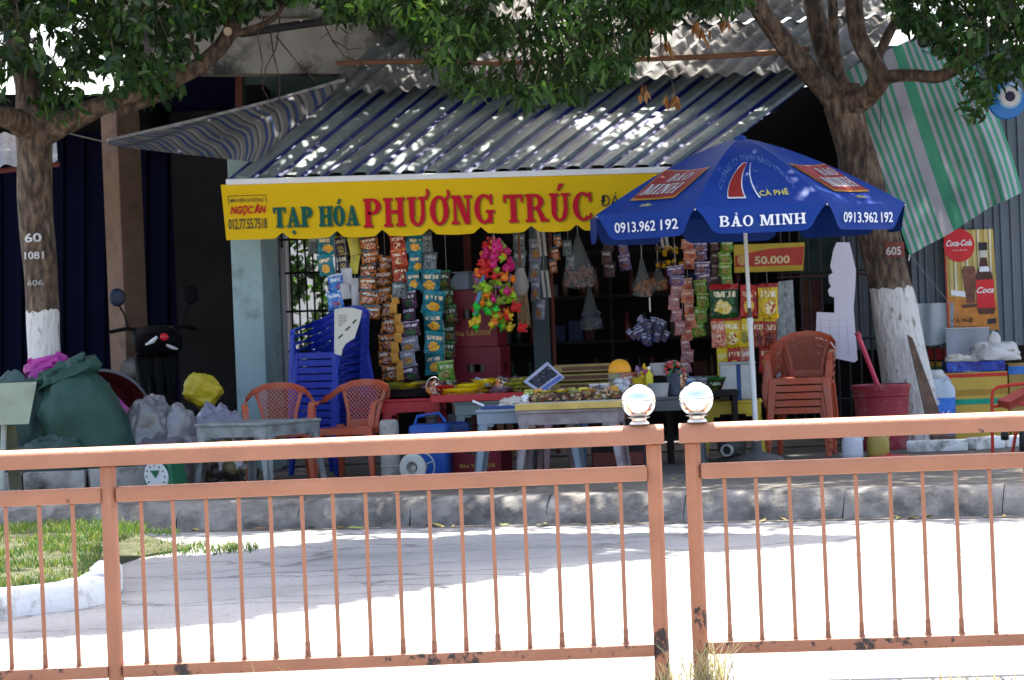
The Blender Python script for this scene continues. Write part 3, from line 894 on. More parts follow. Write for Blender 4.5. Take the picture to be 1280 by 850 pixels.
# upper roof, old grey wavy sheets, one brown pole across
oldroof = mat('old_wavy_roof', (0.19, 0.188, 0.182), 0.85, 0.3, 3, bump=.3, c2=(0.07, 0.058, 0.048), amt=0.42, s2=2.6, soft=.12, spec=.05)
uA = at(400, 117, 24.0); uB = at(1066, 88, 24.0); uC = at(1196, -42, 27.0); uD = at(560, -25, 27.0)
ur = thing('upper_roof', 'old grey wavy upper roof with a brown pole across it, behind the leaves', 'roof', uA)
for i in range(6):
    u0, u1 = i / 6, (i + 1) / 6 + .006
    dz = Vector((0, 0, .012 * (i % 2) + random.uniform(0, .01)))
    for (v0, v1, up_) in ((0, .48, 0), (.46, 1, .03)):
        a0, b0 = uA.lerp(uD, v0), uB.lerp(uC, v0); a1, b1 = uA.lerp(uD, v1), uB.lerp(uC, v1)
        j = Vector((0, -1, -.3)) * random.uniform(-.03, .05)
        corr(a0.lerp(b0, u0) + dz + j + Vector((0, 0, up_)), a0.lerp(b0, min(u1, 1)) + dz + j + Vector((0, 0, up_)), a1.lerp(b1, min(u1, 1)) + dz + Vector((0, 0, up_)), a1.lerp(b1, u0) + dz + Vector((0, 0, up_)), uA, 5, .022, 'sin', 3).build('roof_sheet', oldroof, ur, smooth=True)
polem = mat('brown_wood_pole', (0.2, 0.095, 0.05), 0.75, 0.25, 7)
up = [at(x, y, 24.0) - uA for x, y in ((420, 79), (500, 77), (600, 79), (720, 77), (800, 74), (880, 71), (960, 66), (1012, 61))]
MB().tube(up, [.022, .024, .024, .026, .027, .028, .028, .026], 10).build('pole', polem, ur, smooth=True)
MB().tube([at(300, 42, 25.2) - uA, at(380, 30, 25.2) - uA, at(530, 12, 25.2) - uA], .04, 8).build('black_pipe', dkiron, ur, smooth=True)

# ------------------------------------------------------------------ yellow banner with the shop's name
yel = mat('yellow_vinyl', (0.72, 0.45, 0.004), 0.65, 0.03, 3, bump=.05, bscale=9, spec=.15)
DS = 22.72
bl = at(276, 231, DS)
sign = thing('shop_banner', 'yellow scalloped vinyl banner with red and green shop lettering under the eave', 'banner', bl)
b = MB()
XE = 836
not_ = [346, 414, 471, 530, 594, 657, 714, 772, 832]
def top_y(x): return 231 - (x - 276) * .029
def bot_y(x):
    base = 299.5 - (x - 282) * .0275
    dd = min(abs(x - n_) for n_ in not_)
    if x < 330: return base + .6
    return base - (7.5 * max(0, 1 - dd / 9.0) - 1.6 * min(1, dd / 28))
nx = 190
def bfn(u, v):
    x = 276 + u * (XE - 276)
    t, bo = top_y(x), bot_y(x)
    px = x + (7 * v * (1 - u * .0)) - 0; py = t + (bo - t) * v
    wv = .006 * math.sin(x * .09) * v + .004 * math.sin(x * .23 + 2) * v
    return at(px, py, DS) + Vector((0, wv, 0)) - bl
b.grid(bfn, nx, 5)
b.build('cloth', yel, sign, smooth=True)
# sewn border and lettering
red = mat('sign_red', (0.5, 0.004, 0.02), .7, .04, spec=.2); grn = mat('sign_green', (0.004, 0.09, 0.07), .7, .04, spec=.2)
blk = mat('sign_black', (0.02, 0.018, 0.02), .5, .05); shadow = mat('letter_outline', (0.25, 0.19, 0.01), .7, .05, spec=.2)
OFF = .018
def word(sx, x0, x1, yl, yr, cap, m, gap=.03, W=.24, sh=True):
    v = slab2d(sx, gap, W)
    if sh:
        letter_px(v, x0 + 1.5, x1 + 1.5, yl + 1.3, yr + 1.3, cap, DS, 'lettering_shadow', shadow, sign, OFF - .006)
    o = letter_px(v, x0, x1, yl, yr, cap, DS, 'lettering', m, sign, OFF)
    return o
word('TẠP', 342, 391, 284.5, 283, 25, grn, .0, .3)
word('HÓA', 399, 449, 283, 281.5, 25, grn, .0, .3)
word('PHƯƠNG', 455, 619, 284.5, 278.5, 36, red)
word('TRÚC', 630, 740, 278.5, 275, 35, red)
letter_px(text2d('ĐÁ', .0), 751, 775, 258, 257, 14, DS, 'lettering', blk, sign, OFF)
letter_px(text2d('012.77.55.7518', .015), 286, 334, 286.5, 285, 13, DS, 'lettering', blk, sign, OFF)
letter_px(text2d('NGỌC ÂN', .035, .25), 288, 333, 267.5, 266, 9.5, DS, 'lettering', red, sign, OFF)
letter_px(text2d('MÁI HIÊN DI ĐỘNG', .01), 288, 329, 253, 252, 4.6, DS, 'lettering', blk, sign, OFF)
fr = MB()
for (x0, y0, x1, y1) in ((285, 245.2, 332, 243.8), (285, 245.2, 286, 256), (332, 243.8, 333, 254)):
    p, q = at(x0, y0, DS - OFF) - bl, at(x1, y1, DS - OFF) - bl
    fr.tube([p, q], .0025, 4)
fr.build('print_frame', blk, sign)

# ------------------------------------------------------------------ blue tarp on the left
def uv_grid(o, nu, nv, sk=0.0):
    me = o.data; uv = me.uv_layers.new(name='uv')
    idx = np.empty(len(me.loops), dtype=np.int32); me.loops.foreach_get('vertex_index', idx)
    i = idx // (nv + 1); j = idx % (nv + 1)
    uv.data.foreach_set('uv', np.stack([i / nu + sk * j / nv, j / nv], 1).astype(np.float32).ravel())
bt_m = stripe_mat('blue_grey_striped_tarp', [((122, 118, 114), 2.2), ((52, 72, 116), 1.4), ((140, 136, 132), 1.5), ((82, 80, 82), .8), ((64, 84, 130), 1.0), ((128, 124, 120), 2), ((78, 77, 80), 1), ((150, 146, 142), 1.2)], .16, 'U', .6, trans=.12)
bt = thing('blue_striped_tarp', 'blue and grey striped tarp stretched from the roof to the left tree', 'tarp', at(430, 100, 24.1))
t0 = bt.location.copy()
top = [(135, 176, 22.3), (250, 149, 23.0), (340, 126, 23.6), (430, 100, 24.1)]
bot = [(136, 182, 22.25), (205, 190, 22.3), (285, 199, 22.45), (320, 203, 22.9)]
def poly_at(P, u):
    f_ = u * (len(P) - 1); i = min(int(f_), len(P) - 2); t = f_ - i
    return [P[i][k] + (P[i + 1][k] - P[i][k]) * t for k in range(3)]
def btf(u, v):
    a, c = poly_at(top, u), poly_at(bot, u)
    p = [a[k] + (c[k] - a[k]) * v for k in range(3)]
    q = at(*p)
    q.z += .03 * math.sin(u * 17 + v * 5) * v * (1 - v) * 2.5 - .05 * u * v * (1 - v)
    return q - t0
o = MB().grid(btf, 40, 14).build('cloth', bt_m, bt, smooth=True); uv_grid(o, 40, 14, -.5)
MB().tube([at(138, 179, 22.3) - t0, at(70, 163, 21.9) - t0], .006, 5).build('rope', mat('grey_rope', (.2, .19, .17), .9), bt)
MB().tube([at(x, y, d) - t0 for x, y, d in top], .018, 6).build('rolled_edge', mat('grey_tarp_edge', (.33, .32, .32), .7, .4, 12), bt, smooth=True)

# ------------------------------------------------------------------ green and white tarp on the right
st = []
G_, W_ = (80, 158, 126), (182, 179, 186)
for i in range(5): st += [(G_, .5), (W_, .55)]
st += [(G_, .5), (W_, 1.7), (G_, 1.9)]
for i in range(9): st += [(W_, .55), (G_, .6)]
gt_m = stripe_mat('green_white_striped_tarp', st, 1.0, 'U', .6, trans=.2)
gt = thing('green_striped_tarp', 'green and white striped tarp hanging beside the right tree', 'tarp', at(1185, 30, 24.0))
t1 = gt.location.copy()
topg = [(1046, 92, 24.2), (1110, 62, 24.2), (1150, 44, 24.2), (1186, 28, 24.2)]
midg = [(1094, 205, 24.0), (1150, 190, 23.95), (1200, 165, 23.95), (1243, 135, 24.1)]
botg = [(1137, 319, 23.9), (1186, 293, 23.85), (1232, 262, 23.85), (1279, 240, 24.0)]
def gtf(u, v):
    a, m_, c = poly_at(topg, u), poly_at(midg, u), poly_at(botg, u)
    p = [a[k] * (1 - v) * (1 - 2 * v) + m_[k] * 4 * v * (1 - v) + c[k] * v * (2 * v - 1) for k in range(3)]
    q = at(*p)
    fold = .05 * math.sin(u * 8 + v * 3) * v + (.11 * math.exp(-((u - .84) / .07) ** 2) - .1 * math.exp(-((u - .74) / .05) ** 2)) * max(0, v - .3) * 1.4
    q.y -= fold
    return q - t1
o = MB().grid(gtf, 60, 24).build('cloth', gt_m, gt, smooth=True); uv_grid(o, 60, 24)
MB().tube([at(1137, 318, 23.9) - t1, at(1136, 326, 23.9) - t1], .006, 5).build('corner_cord', wstrip, gt)
MB().tube([at(1137, 318, 23.9) - t1, at(1200, 395, 24.4) - t1], .003, 4).build('guy_rope', greytube, gt)
MB().tube([at(1101, 50, 24.15) - t1, at(1101, 165, 23.8) - t1], .004, 4).build('guy_rope', dkiron, gt)

# ------------------------------------------------------------------ parasol
UD = 21.6
ub = foot(947, UD)
uc = at(930, 262, UD)
pb = mat('parasol_blue', (0.004, 0.036, 0.225), 0.6, 0.06, 4, bump=.06, bscale=10, c2=(0.014, 0.052, 0.21), amt=.34, s2=5, soft=.1, spec=.2)
umb = thing('parasol', 'large blue parasol with white valance lettering in front of the shop', 'parasol', ub)
lean = Vector((uc.x - ub.x, 0, 0)) / (uc.z - ub.z)          # the pole leans a little
UR = 1.34; HZ = 2.26 - SW; HH = .6
A0 = R(-21.5)
def ax(z): return Vector((lean.x * z, 0, z))
def ucorner(kk, t):
    a = A0 + kk * R(45)
    r_ = UR * (1 - t)
    z = HZ + HH * (1 - (1 - t) ** 1.35) * 1.0
    return ax(z) + Vector((r_ * math.sin(a), -r_ * math.cos(a), 0))
def upan(kk, s, t, off=0.0):
    """s -1..1 across panel kk, t 0 hem .. 1 crown"""
    p0_, p1_ = ucorner(kk, t), ucorner(kk + 1, t)
    p = p0_.lerp(p1_, (s + 1) / 2)
    sag = (1 - s * s) * .025 * math.sin(PI * min(1, t * 1.0 + .12))
    a = A0 + (kk + .5) * R(45)
    nrm = Vector((math.sin(a) * .5, -math.cos(a) * .5, .85)).normalized()
    return p + nrm * (off - sag)
def uval(kk, s, v, off=0.0):
    """valance: v 0 at the hem .. 1 at the lower edge"""
    p = upan(kk, s, 0)
    a = A0 + (kk + .5) * R(45)
    nrm = Vector((math.sin(a), -math.cos(a), 0))
    return p + Vector((0, 0, -.205 * v)) + nrm * (off + .012 * math.sin(s * 5 + kk) * v)
for kk in range(8):
    MB().grid(lambda u, v, kk=kk: upan(kk, u * 2 - 1, v * .985), 8, 10).build('panel', pb, umb, smooth=True, merge=False)
    def vf(u, v, kk=kk):
        s = u * 2 - 1
        lim = 1 - .25 * v ** .8                       # sides taper in towards the rounded lower corners
        e = min(1.0, (1 - abs(s)) / .16)
        return uval(kk, s * lim, v * (1 - .14 * (1 - e) ** 2))
    MB().grid(vf, 20, 4).build('valance', pb, umb, smooth=True)
ribm = mat('white_metal_rib', (.6, .6, .6), .4, .1, metal=.3)
for kk in range(8):
    MB().tube([ucorner(kk, t) - Vector((0, 0, .018)) for t in (0, .3, .6, .97)], .008, 6).build('rib', ribm, umb)
    c_ = ucorner(kk, .55) - Vector((0, 0, .02))
    MB().tube([c_, ax(HZ + .02)], .006, 5).build('strut', ribm, umb)
polew = mat('white_pole_paint', (.68, .68, .67), .4, .06, 8, c2=(.25, .22, .2), amt=.3, s2=9)
rustp = mat('rusty_pole_joint', (.1, .07, .05), .7, .3, 20)
zj = at(943, 400, UD).z - SW
MB().tube([ax(.06), ax(zj)], .021, 12).build('lower_pole', polew, umb, smooth=True)
MB().tube([ax(zj - .03), ax(zj + .02)], [.028, .026], 12).build('pole_collar', polew, umb, smooth=True)
MB().tube([ax(zj + .02), ax(zj + .1)], [.02, .017], 12).build('rusty_joint', rustp, umb, smooth=True)
MB().tube([ax(zj + .1), ax(HZ + HH + .01)], .0165, 12).build('upper_pole', polew, umb, smooth=True)
MB().lathe([(.05, 0), (.05, .03), (.02, .045), (.001, .05)], 16, ax(HZ + HH - .02)).build('crown_cap', pb, umb, smooth=True)
MB().lathe([(.2, 0), (.22, .02), (.2, .05), (.09, .08), (.045, .1), (.04, .18)], 24, (0, 0, 0)).build('base', mat('dark_cement_base', (.09, .086, .08), .9, .2, 6, bump=.4), umb, smooth=True)
# printing
wht = mat('print_white', (.8, .8, .82), .5, .03); pyel = mat('print_yellow', (.62, .55, .08), .5, .05)
pred = mat('print_red', (.26, .012, .012), .5, .1); pgold = mat('print_gold', (.6, .28, .04), .5, .1); psil = mat('print_silver', (.5, .49, .5), .5, .1); pfaint = mat('print_faint', (.09, .17, .42), .5, .05)
def on_val(vsfs, kk, s0, s1, v0, v1, m, nm='valance_lettering'):
    vs, fs = vsfs
    MB().add([uval(kk, s0 + v[0] * (s1 - s0), v0 + (v1 - v0) * v[1], .022 + .0004 * v[2]) for v in vs], fs).build(nm, m, umb)
def on_pan(vsfs, kk, s0, s1, t0_, t1_, m, nm='print', off=.012, skew=0.0):
    vs, fs = vsfs
    def P(v):
        t = t0_ + v[1] * (t1_ - t0_)
        s = s0 + v[0] * (s1 - s0) + skew * v[1]
        return upan(kk, s / (1 - t), t, off + .0005 * v[2])
    MB().add([P(v) for v in vs], fs).build(nm, m, umb)
digits = text2d('0913.962 192', .012)
for kk_, a_, c_ in ((7, -.6, .68), (1, -.64, .62)):
    w_ = c_ - a_
    on_val(text2d('0913.962', .012), kk_, a_, a_ + w_ * .66, .72, .32, wht); on_val(text2d('192', .012), kk_, a_ + w_ * .74, c_, .72, .32, wht)
on_val(slab2d('BẢO', .02, .2), 0, -.64, -.13, .74, .34, wht); on_val(slab2d('MINH', .02, .2), 0, -.03, .66, .74, .34, wht)
def quadgrid(n=6):
    vs = [(i / n, j / n, 0) for i in range(n + 1) for j in range(n + 1)]
    fs = [[i * (n + 1) + j, (i + 1) * (n + 1) + j, (i + 1) * (n + 1) + j + 1, i * (n + 1) + j + 1] for i in range(n) for j in range(n)]
    return vs, fs
for kk in (7, 1, 3, 5):
    sg = -.1 if kk == 7 else (.08 if kk == 1 else 0)
    on_pan(quadgrid(), kk, -.46 + sg, .44 + sg, .13, .47, pgold, 'logo_border', .010, -sg * .6)
    on_pan(quadgrid(), kk, -.43 + sg, .415 + sg, .145, .455, pred, 'logo_field', .016, -sg * .6)
    on_pan(slab2d('MINH', .04, .2), kk, -.36 + sg, .32 + sg, .175, .29, psil, 'logo_lettering', .022, .03)
    on_pan(slab2d('BẢO', .04, .2), kk, -.1 + sg, .3 + sg, .32, .41, psil, 'logo_lettering', .022, .03)
    on_pan(text2d('coffee', .01), kk, -.12 + sg, .1 + sg, .055, .09, pyel, 'print', .012)
# swoosh, coffee line and arc of small letters on the front panel
def swoosh(o0, o1, x0=0):
    n = 12; vs = []; fs = []
    for i in range(n + 1):
        v = i / n; c = v ** 1.7
        vs += [(x0 + .62 * c + o0 * (1 - v * .75), v, 0), (x0 + .62 * c + o1 * (1 - v * .75), v, 0)]
    for i in range(n): fs.append([2 * i, 2 * i + 1, 2 * i + 3, 2 * i + 2])
    return vs, fs
for kk in (0, 2, 4, 6):
    on_pan(swoosh(-.03, .46), kk, -.46, .12, .08, .52, wht, 'swoosh_edge', .010)
    on_pan(swoosh(0, .42), kk, -.46, .12, .092, .508, pred, 'swoosh', .015)
    on_pan(swoosh(.8, .84), kk, -.46, .12, .08, .52, wht, 'swoosh_line', .010)
    on_pan(text2d('CÀ PHÊ', .012), kk, .02, .46, .1, .16, pyel, 'print', .012)
    vs, fs = text2d('CÔNG TY TNHH BẢO MINH', .0)
    vs = [(v[0], v[1] * .16 + .84 - 2.6 * (v[0] - .5) ** 2 + 0, 0) for v in vs]
    on_pan((vs, fs), kk, -.56, .56, .04, .64, pfaint, 'print', .012)
# ------------------------------------------------------------------ trees
def rough_tube(pts, rad, n, root, seed, sub=5, amp=.10, freq=5.0):
    """smooth path of depth points, bark displaced inwards"""
    P = [Vector(p) for p in pts]
    path = []; rr = []
    for i in range(len(P) - 1):
        p0 = P[max(i - 1, 0)]; p1 = P[i]; p2 = P[i + 1]; p3 = P[min(i + 2, len(P) - 1)]
        for j in range(sub):
            t = j / sub
            path.append(.5 * ((2 * p1) + (p2 - p0) * t + (2 * p0 - 5 * p1 + 4 * p2 - p3) * t * t + (3 * p1 - p0 - 3 * p2 + p3) * t ** 3))
            rr.append(rad[i] + (rad[i + 1] - rad[i]) * t)
    path.append(P[-1]); rr.append(rad[-1])
    b = MB().tube([p - root for p in path], rr, n)
    k = 0
    for i in range(len(path)):
        for j in range(n):
            v = b.v[k]; c = path[i] - root
            d = v - c
            f_ = 1 - amp * (.5 + .5 * noise.noise(Vector((v.x * freq + seed, v.y * freq, v.z * freq * .5)))) - amp * .4 * (.5 + .5 * noise.noise(Vector((v.x * 14 + seed, v.y * 14, v.z * 5))))
            b.v[k] = c + d * f_
            k += 1
    return b

def leaves(C, axis, L, Wd, m, name, parent, hi=True):
    n = len(C)
    axis = axis / np.linalg.norm(axis, axis=1)[:, None]
    ref = rng.normal(size=(n, 3)) * .8 + np.array([0, 0, 1.0])
    sd = np.cross(axis, ref); sd /= np.maximum(np.linalg.norm(sd, axis=1), 1e-6)[:, None]
    nr = np.cross(sd, axis)
    l = (L * rng.uniform(.65, 1.2, n))[:, None]; wv = (Wd * rng.uniform(.7, 1.2, n))[:, None]
    base = C - axis * l * .5
    def P(a, s, up): return base + axis * l * a + sd * wv * s + nr * wv * up
    if hi:
        V = np.stack([base, P(.3, -.42, .16), P(.3, .42, .16), P(.3, 0, 0), P(.68, -.38, .1), P(.68, .38, .1), P(.68, 0, -.06), P(1, 0, -.25)], 1).reshape(-1, 3)
        T = [[0, 3, 1], [0, 2, 3], [1, 3, 6], [1, 6, 4], [3, 2, 5], [3, 5, 6], [4, 6, 7], [6, 5, 7]]
        k = 8
    else:
        V = np.stack([base, P(.45, -.5, .12), P(.45, .5, .12), P(1, 0, -.1)], 1).reshape(-1, 3)
        T = [[0, 2, 1], [1, 2, 3]]; k = 4
    b = np.arange(n)[:, None] * k
    F_ = np.concatenate([b + np.array([t]) for t in T], 0)
    return stuff(link(name, tri_mesh(name, V, F_, m, smooth=True), parent))

def clump_leaves(cl, per, spread, droop, out=.5, jit=.6):
    """cl: (n,3) clump centres -> leaf centres and axes"""
    n = len(cl)
    d = rng.normal(size=(n, per, 3)); d /= np.linalg.norm(d, axis=2)[:, :, None]
    r_ = rng.uniform(.2, 1, (n, per, 1)) ** .6
    sc = rng.uniform(.6, 1.3, (n, 1, 1))
    C = cl[:, None, :] + d * r_ * spread * sc * np.array([1, 1, .75])
    A_ = d * out + rng.normal(size=(n, per, 3)) * jit + np.array([0, 0, -droop])
    return C.reshape(-1, 3), A_.reshape(-1, 3)

def profile_clumps(prof, n, d0, d1, ymin=-60, gaps=(), root=Vector()):
    xs = [p[0] for p in prof]; ys = [p[1] for p in prof]; out = []
    while len(out) < n:
        x = random.uniform(xs[0], xs[-1]); yb = float(np.interp(x, xs, ys)) - 9
        y = random.uniform(ymin, max(ymin + 5, yb))
        if any(((x - g[0]) / g[2]) ** 2 + ((y - g[1]) / g[3]) ** 2 < 1 for g in gaps): continue
        if noise.noise(Vector((x * .02, y * .028, 2.5))) < -.42: continue
        out.append(at(x, y, random.uniform(d0, d1)) - root)
    return np.array([tuple(p) for p in out])

def ellipsoid(n, c, r, root, zcut=None, thr=-.15, fr=.55):
    out = []
    while len(out) < n:
        v = rng.normal(size=3); v /= np.linalg.norm(v); v *= rng.uniform(0, 1) ** (1 / 2.4)
        p = Vector((c[0] + v[0] * r[0], c[1] + v[1] * r[1], c[2] + v[2] * r[2]))
        if zcut and p.z < zcut: continue
        if noise.noise(p * fr) < thr: continue
        out.append(p - root)
    return np.array([tuple(p) for p in out])

def to_px(p):
    v = CAMM.transposed() @ (Vector(p) - Vector((0, 0, EYE)))
    return 640 + F * v.x / -v.z, 425 - F * v.y / -v.z
def thin(cl, root, keep=.2):
    """open the crown where the photograph's roof catches the sun"""
    out = []
    for p in cl:
        w_ = Vector(p) + root
        s_ = w_ - SUN_DIR * ((w_.z - 3.6) / SUN_DIR.z)
        x, y = to_px(s_)
        hot = ((x - 800) / 210) ** 2 + ((y - 150) / 60) ** 2 < 1 or ((x - 960) / 130) ** 2 + ((y - 35) / 60) ** 2 < 1
        if s_.y < 23.3 or not hot or random.random() < keep: out.append(p)
    return np.array(out)
def twigs(cl, length, m, name, parent, rad=.006):
    n = len(cl)
    a = cl; d = rng.normal(size=(n, 3)) * .5 + np.array([0, .2, 1.0]); d /= np.linalg.norm(d, axis=1)[:, None]
    e = a + d * length * rng.uniform(.5, 1.2, (n, 1))
    s = np.array([[1, 0, 0], [-.5, .87, 0], [-.5, -.87, 0]]) * rad
    V = np.concatenate([(a[:, None, :] + s * .5), (e[:, None, :] + s)], 1).reshape(-1, 3)
    b = np.arange(n)[:, None] * 6
    T = [[0, 1, 4], [0, 4, 3], [1, 2, 5], [1, 5, 4], [2, 0, 3], [2, 3, 5]]
    F_ = np.concatenate([b + np.array([t]) for t in T], 0)
    return stuff(link(name, tri_mesh(name, V, F_, m), parent))

leafA = leaf_mat('leaf_dark', (0.007, 0.021, 0.005), (0.015, 0.042, 0.008), (0.045, 0.10, 0.017), .28)
leafB = leaf_mat('leaf_mid', (0.009, 0.027, 0.006), (0.020, 0.056, 0.010), (0.06, 0.12, 0.024), .32)
leafC = leaf_mat('leaf_bright', (0.025, 0.065, 0.012), (0.05, 0.115, 0.02), (0.11, 0.19, 0.04), .36)
dead = leaf_mat('leaf_dead', (0.2, 0.075, 0.02), (0.3, 0.12, 0.03), (0.36, 0.18, 0.06), .25)
numw = mat('painted_number', (.5, .48, .45), .8, .3, 40)
numr = mat('number_patch', (.16, .045, .03), .8, .15)

# left tree
DL = 21.8
tb = foot(58, DL)
ltop = at(0, 391, DL).z - SW
lt = thing('street_tree', 'street tree with white lime-washed foot at the left edge, above the sacks', 'tree', tb)
barkL = bark_mat('bark_left', ltop)
pl_ = lambda x, y, d=DL: at(x, y, d)
trunk = [tb - Vector((0, 0, .05)), pl_(57, 520), pl_(55, 440), pl_(52, 350), pl_(44, 260), pl_(43, 200), pl_(42, 150), pl_(34, 105), pl_(20, 50), pl_(8, 0), pl_(-6, -60)]
rd = [.21, .165, .15, .155, .165, .168, .178, .12, .105, .095, .08]
rough_tube(trunk, rd, 28, tb, 3, amp=.17).build('trunk', barkL, lt, smooth=True)
def limb(pts, rad, root, parent, m, seed, name='limb', n=14):
    return rough_tube(pts, rad, n, root, seed, 5, .14, 7).build(name, m, parent, smooth=True)
bark2 = bark_mat('bark_plain', 0, False)
limb([pl_(46, 170), pl_(84, 152, 21.7), pl_(125, 133, 21.6), pl_(180, 112, 21.6), pl_(232, 92, 21.7), pl_(266, 68, 21.8), pl_(288, 40, 21.9), pl_(299, 5, 22), pl_(306, -50, 22.1)], [.14, .11, .09, .08, .078, .074, .075, .066, .058], tb, lt, bark2, 11)
limb([pl_(150, 138, 21.75), pl_(190, 125, 21.8), pl_(216, 105, 21.8), pl_(240, 86, 21.75)], [.05, .048, .05, .05], tb, lt, bark2, 17)
limb([pl_(40, 165), pl_(18, 150, 21.5), pl_(-15, 140, 21.3), pl_(-70, 110, 21)], [.14, .11, .085, .06], tb, lt, bark2, 19)
limb([pl_(250, 80, 21.7), pl_(240, 50, 21.6), pl_(244, 10, 21.5), pl_(238, -40, 21.5)], [.026, .02, .018, .014], tb, lt, bark2, 23)
limb([pl_(285, 45, 21.9), pl_(330, 30, 22), pl_(352, 10, 22), pl_(360, -40, 22)], [.04, .028, .022, .018], tb, lt, bark2, 29)
# bare hanging twigs
for i, P in enumerate([[(350, 20), (345, 60), (332, 85), (328, 110), (345, 140)], [(338, 40), (342, 70), (350, 100), (349, 128)], [(345, 45), (365, 70), (380, 88), (396, 102)], [(400, 20), (415, 50), (436, 62), (452, 60)], [(415, 50), (430, 70), (455, 80)], [(330, 20), (322, 45), (328, 78), (326, 95)]]):
    MB().tube([at(x, y, 22.4) - tb for x, y in P], [.007, .006, .005, .004, .003][:len(P)], 5).build('bare_twig', bark2, lt)
cutm = mat('sawn_wood', (.45, .36, .25), .8, .2)
MB().lathe([(.0001, 0), (.035, 0), (.035, .03)], 12, M=Matrix.Translation(at(285, 40, 21.78) - tb) @ Matrix.Rotation(R(80), 4, 'X')).build('cut_branch_end', cutm, lt)
def trunk_text(s, px, py, d, hpx, wpx, root, parent, m, r_, bold=.02):
    vs, fs = text2d(s, bold)
    c = at(px, py, d)
    k = d / F
    out = []
    for v in vs:
        x = (v[0] - .5) * wpx * k; z = v[1] * hpx * k
        out.append(Vector((x, -math.sqrt(max(0.0001, r_ * r_ - x * x)) - .004, z)) + Vector((c.x, d, c.z)) - root)
    MB().add(out, fs).build('painted_number', m, parent)
trunk_text('60', 45.5, 303, DL, 11, 21, tb, lt, numw, .155)
trunk_text('1081', 46.5, 324, DL, 9, 24, tb, lt, numw, .152)
trunk_text('606', 48, 357, DL, 7, 20, tb, lt, mat('faded_number', (.3, .28, .25), .8, .2), .15)
profL = [(-60, 135), (0, 128), (18, 100), (40, 150), (62, 150), (75, 110), (100, 128), (120, 108), (150, 100), (166, 122), (190, 136), (212, 122), (228, 88), (245, 72), (262, 40), (300, 26), (340, 14), (380, 5)]
gL = [(116, 102, 26, 19), (65, 73, 13, 14), (6, 108, 16, 22), (255, 62, 22, 22), (76, 40, 8, 8)]
c1 = profile_clumps(profL, 560, 20.6, 23.2, -70, gL, tb)
C, A_ = clump_leaves(c1, 12, .15, .55)
leaves(C, A_, .135, .062, leafA, 'foliage', lt)
c2 = profile_clumps([(150, 5), (200, 14), (290, 16), (310, 0)], 22, 21, 22, -10, (), tb)
C, A_ = clump_leaves(c2, 9, .12, .3); leaves(C, A_, .11, .055, leafC, 'young_foliage', lt)
c3 = profile_clumps([(55, 150), (70, 160), (95, 150), (165, 128), (190, 138), (212, 120)], 20, 20.8, 21.4, 70, gL, tb)
C, A_ = clump_leaves(c3, 8, .13, .8); leaves(C, A_, .15, .065, leafB, 'young_foliage', lt)
ce = ellipsoid(700, (-4.6, 24.0, 6.6), (4.0, 3.3, 1.8), tb, 4.9)
C, A_ = clump_leaves(ce, 26, .34, .35); leaves(C, A_, .17, .08, leafA, 'crown', lt, False)
twigs(c1, .3, bark2, 'twigs', lt)

# right tree
DR = 23.4
rb = foot(1146, DR)
rtop = at(1120, 360, DR).z - SW
rt = thing('street_tree', 'big forked street tree with white lime-washed foot behind the parasol', 'tree', rb)
barkR = bark_mat('bark_right', rtop)
pr = lambda x, y, d=DR: at(x, y, d)
rough_tube([rb - Vector((0, 0, .05)), pr(1137, 500), pr(1124, 420), pr(1111, 350), pr(1094, 280), pr(1078, 220), pr(1064, 170), pr(1055, 135), pr(1054, 105)], [.30, .265, .235, .215, .205, .195, .19, .205, .17], 32, rb, 31, amp=.17).build('trunk', barkR, rt, smooth=True)
limb([pr(1052, 130), pr(1028, 105, 23.3), pr(1002, 80, 23.2), pr(972, 42, 23.1), pr(948, 8, 23.0), pr(925, -50, 22.8)], [.15, .125, .11, .1, .09, .08], rb, rt, bark2, 41)
limb([pr(1052, 120), pr(1040, 85, 23.5), pr(1026, 45, 23.6), pr(1016, 0, 23.7), pr(1008, -50, 23.8)], [.14, .115, .1, .09, .08], rb, rt, bark2, 43)
limb([pr(1056, 125), pr(1046, 80, 23.3), pr(1042, 40, 23.2), pr(1040, -40, 23)], [.1, .06, .05, .045], rb, rt, bark2, 44)
limb([pr(1060, 130, 23.3), pr(1082, 122, 23.2), pr(1098, 100, 23.1), pr(1092, 80, 23.1), pr(1075, 50, 23.1), pr(1068, 15, 23.1), pr(1064, -50, 23.1)], [.13, .11, .11, .095, .09, .085, .075], rb, rt, bark2, 47)
limb([pr(1092, 106, 23.1), pr(1112, 96, 23.05), pr(1140, 94, 23), pr(1172, 96, 22.9), pr(1196, 84, 22.8), pr(1222, 60, 22.7), pr(1250, 25, 22.5), pr(1270, -20, 22.4)], [.085, .068, .062, .062, .065, .058, .05, .04], rb, rt, bark2, 53)
limb([pr(1098, 70, 23.6), pr(1112, 40, 23.7), pr(1128, 10, 23.7), pr(1140, -40, 23.8)], [.05, .05, .045, .04], rb, rt, bark2, 59)
limb([pr(1029, 118, 23.1), pr(1028, 104, 23.05), pr(1028, 88, 23.05)], [.03, .022, .018], rb, rt, bark2, 61, 'stub', 8)
limb([pr(948, 8, 23), pr(900, -20, 22.5), pr(820, -45, 22), pr(700, -60, 21.8), pr(560, -55, 21.8)], [.08, .06, .05, .035, .02], rb, rt, bark2, 63)
MB().grid(lambda u, v: at(1102 + u * 24, 322 - v * 19, DR) + Vector((0, -math.sqrt(max(0, .208 ** 2 - ((u - .55) * .16) ** 2)) - .003, 0)) - rb, 6, 3).build('number_patch', numr, rt)
trunk_text('605', 1113, 319, DR, 10, 19, rb, rt, numw, .212)
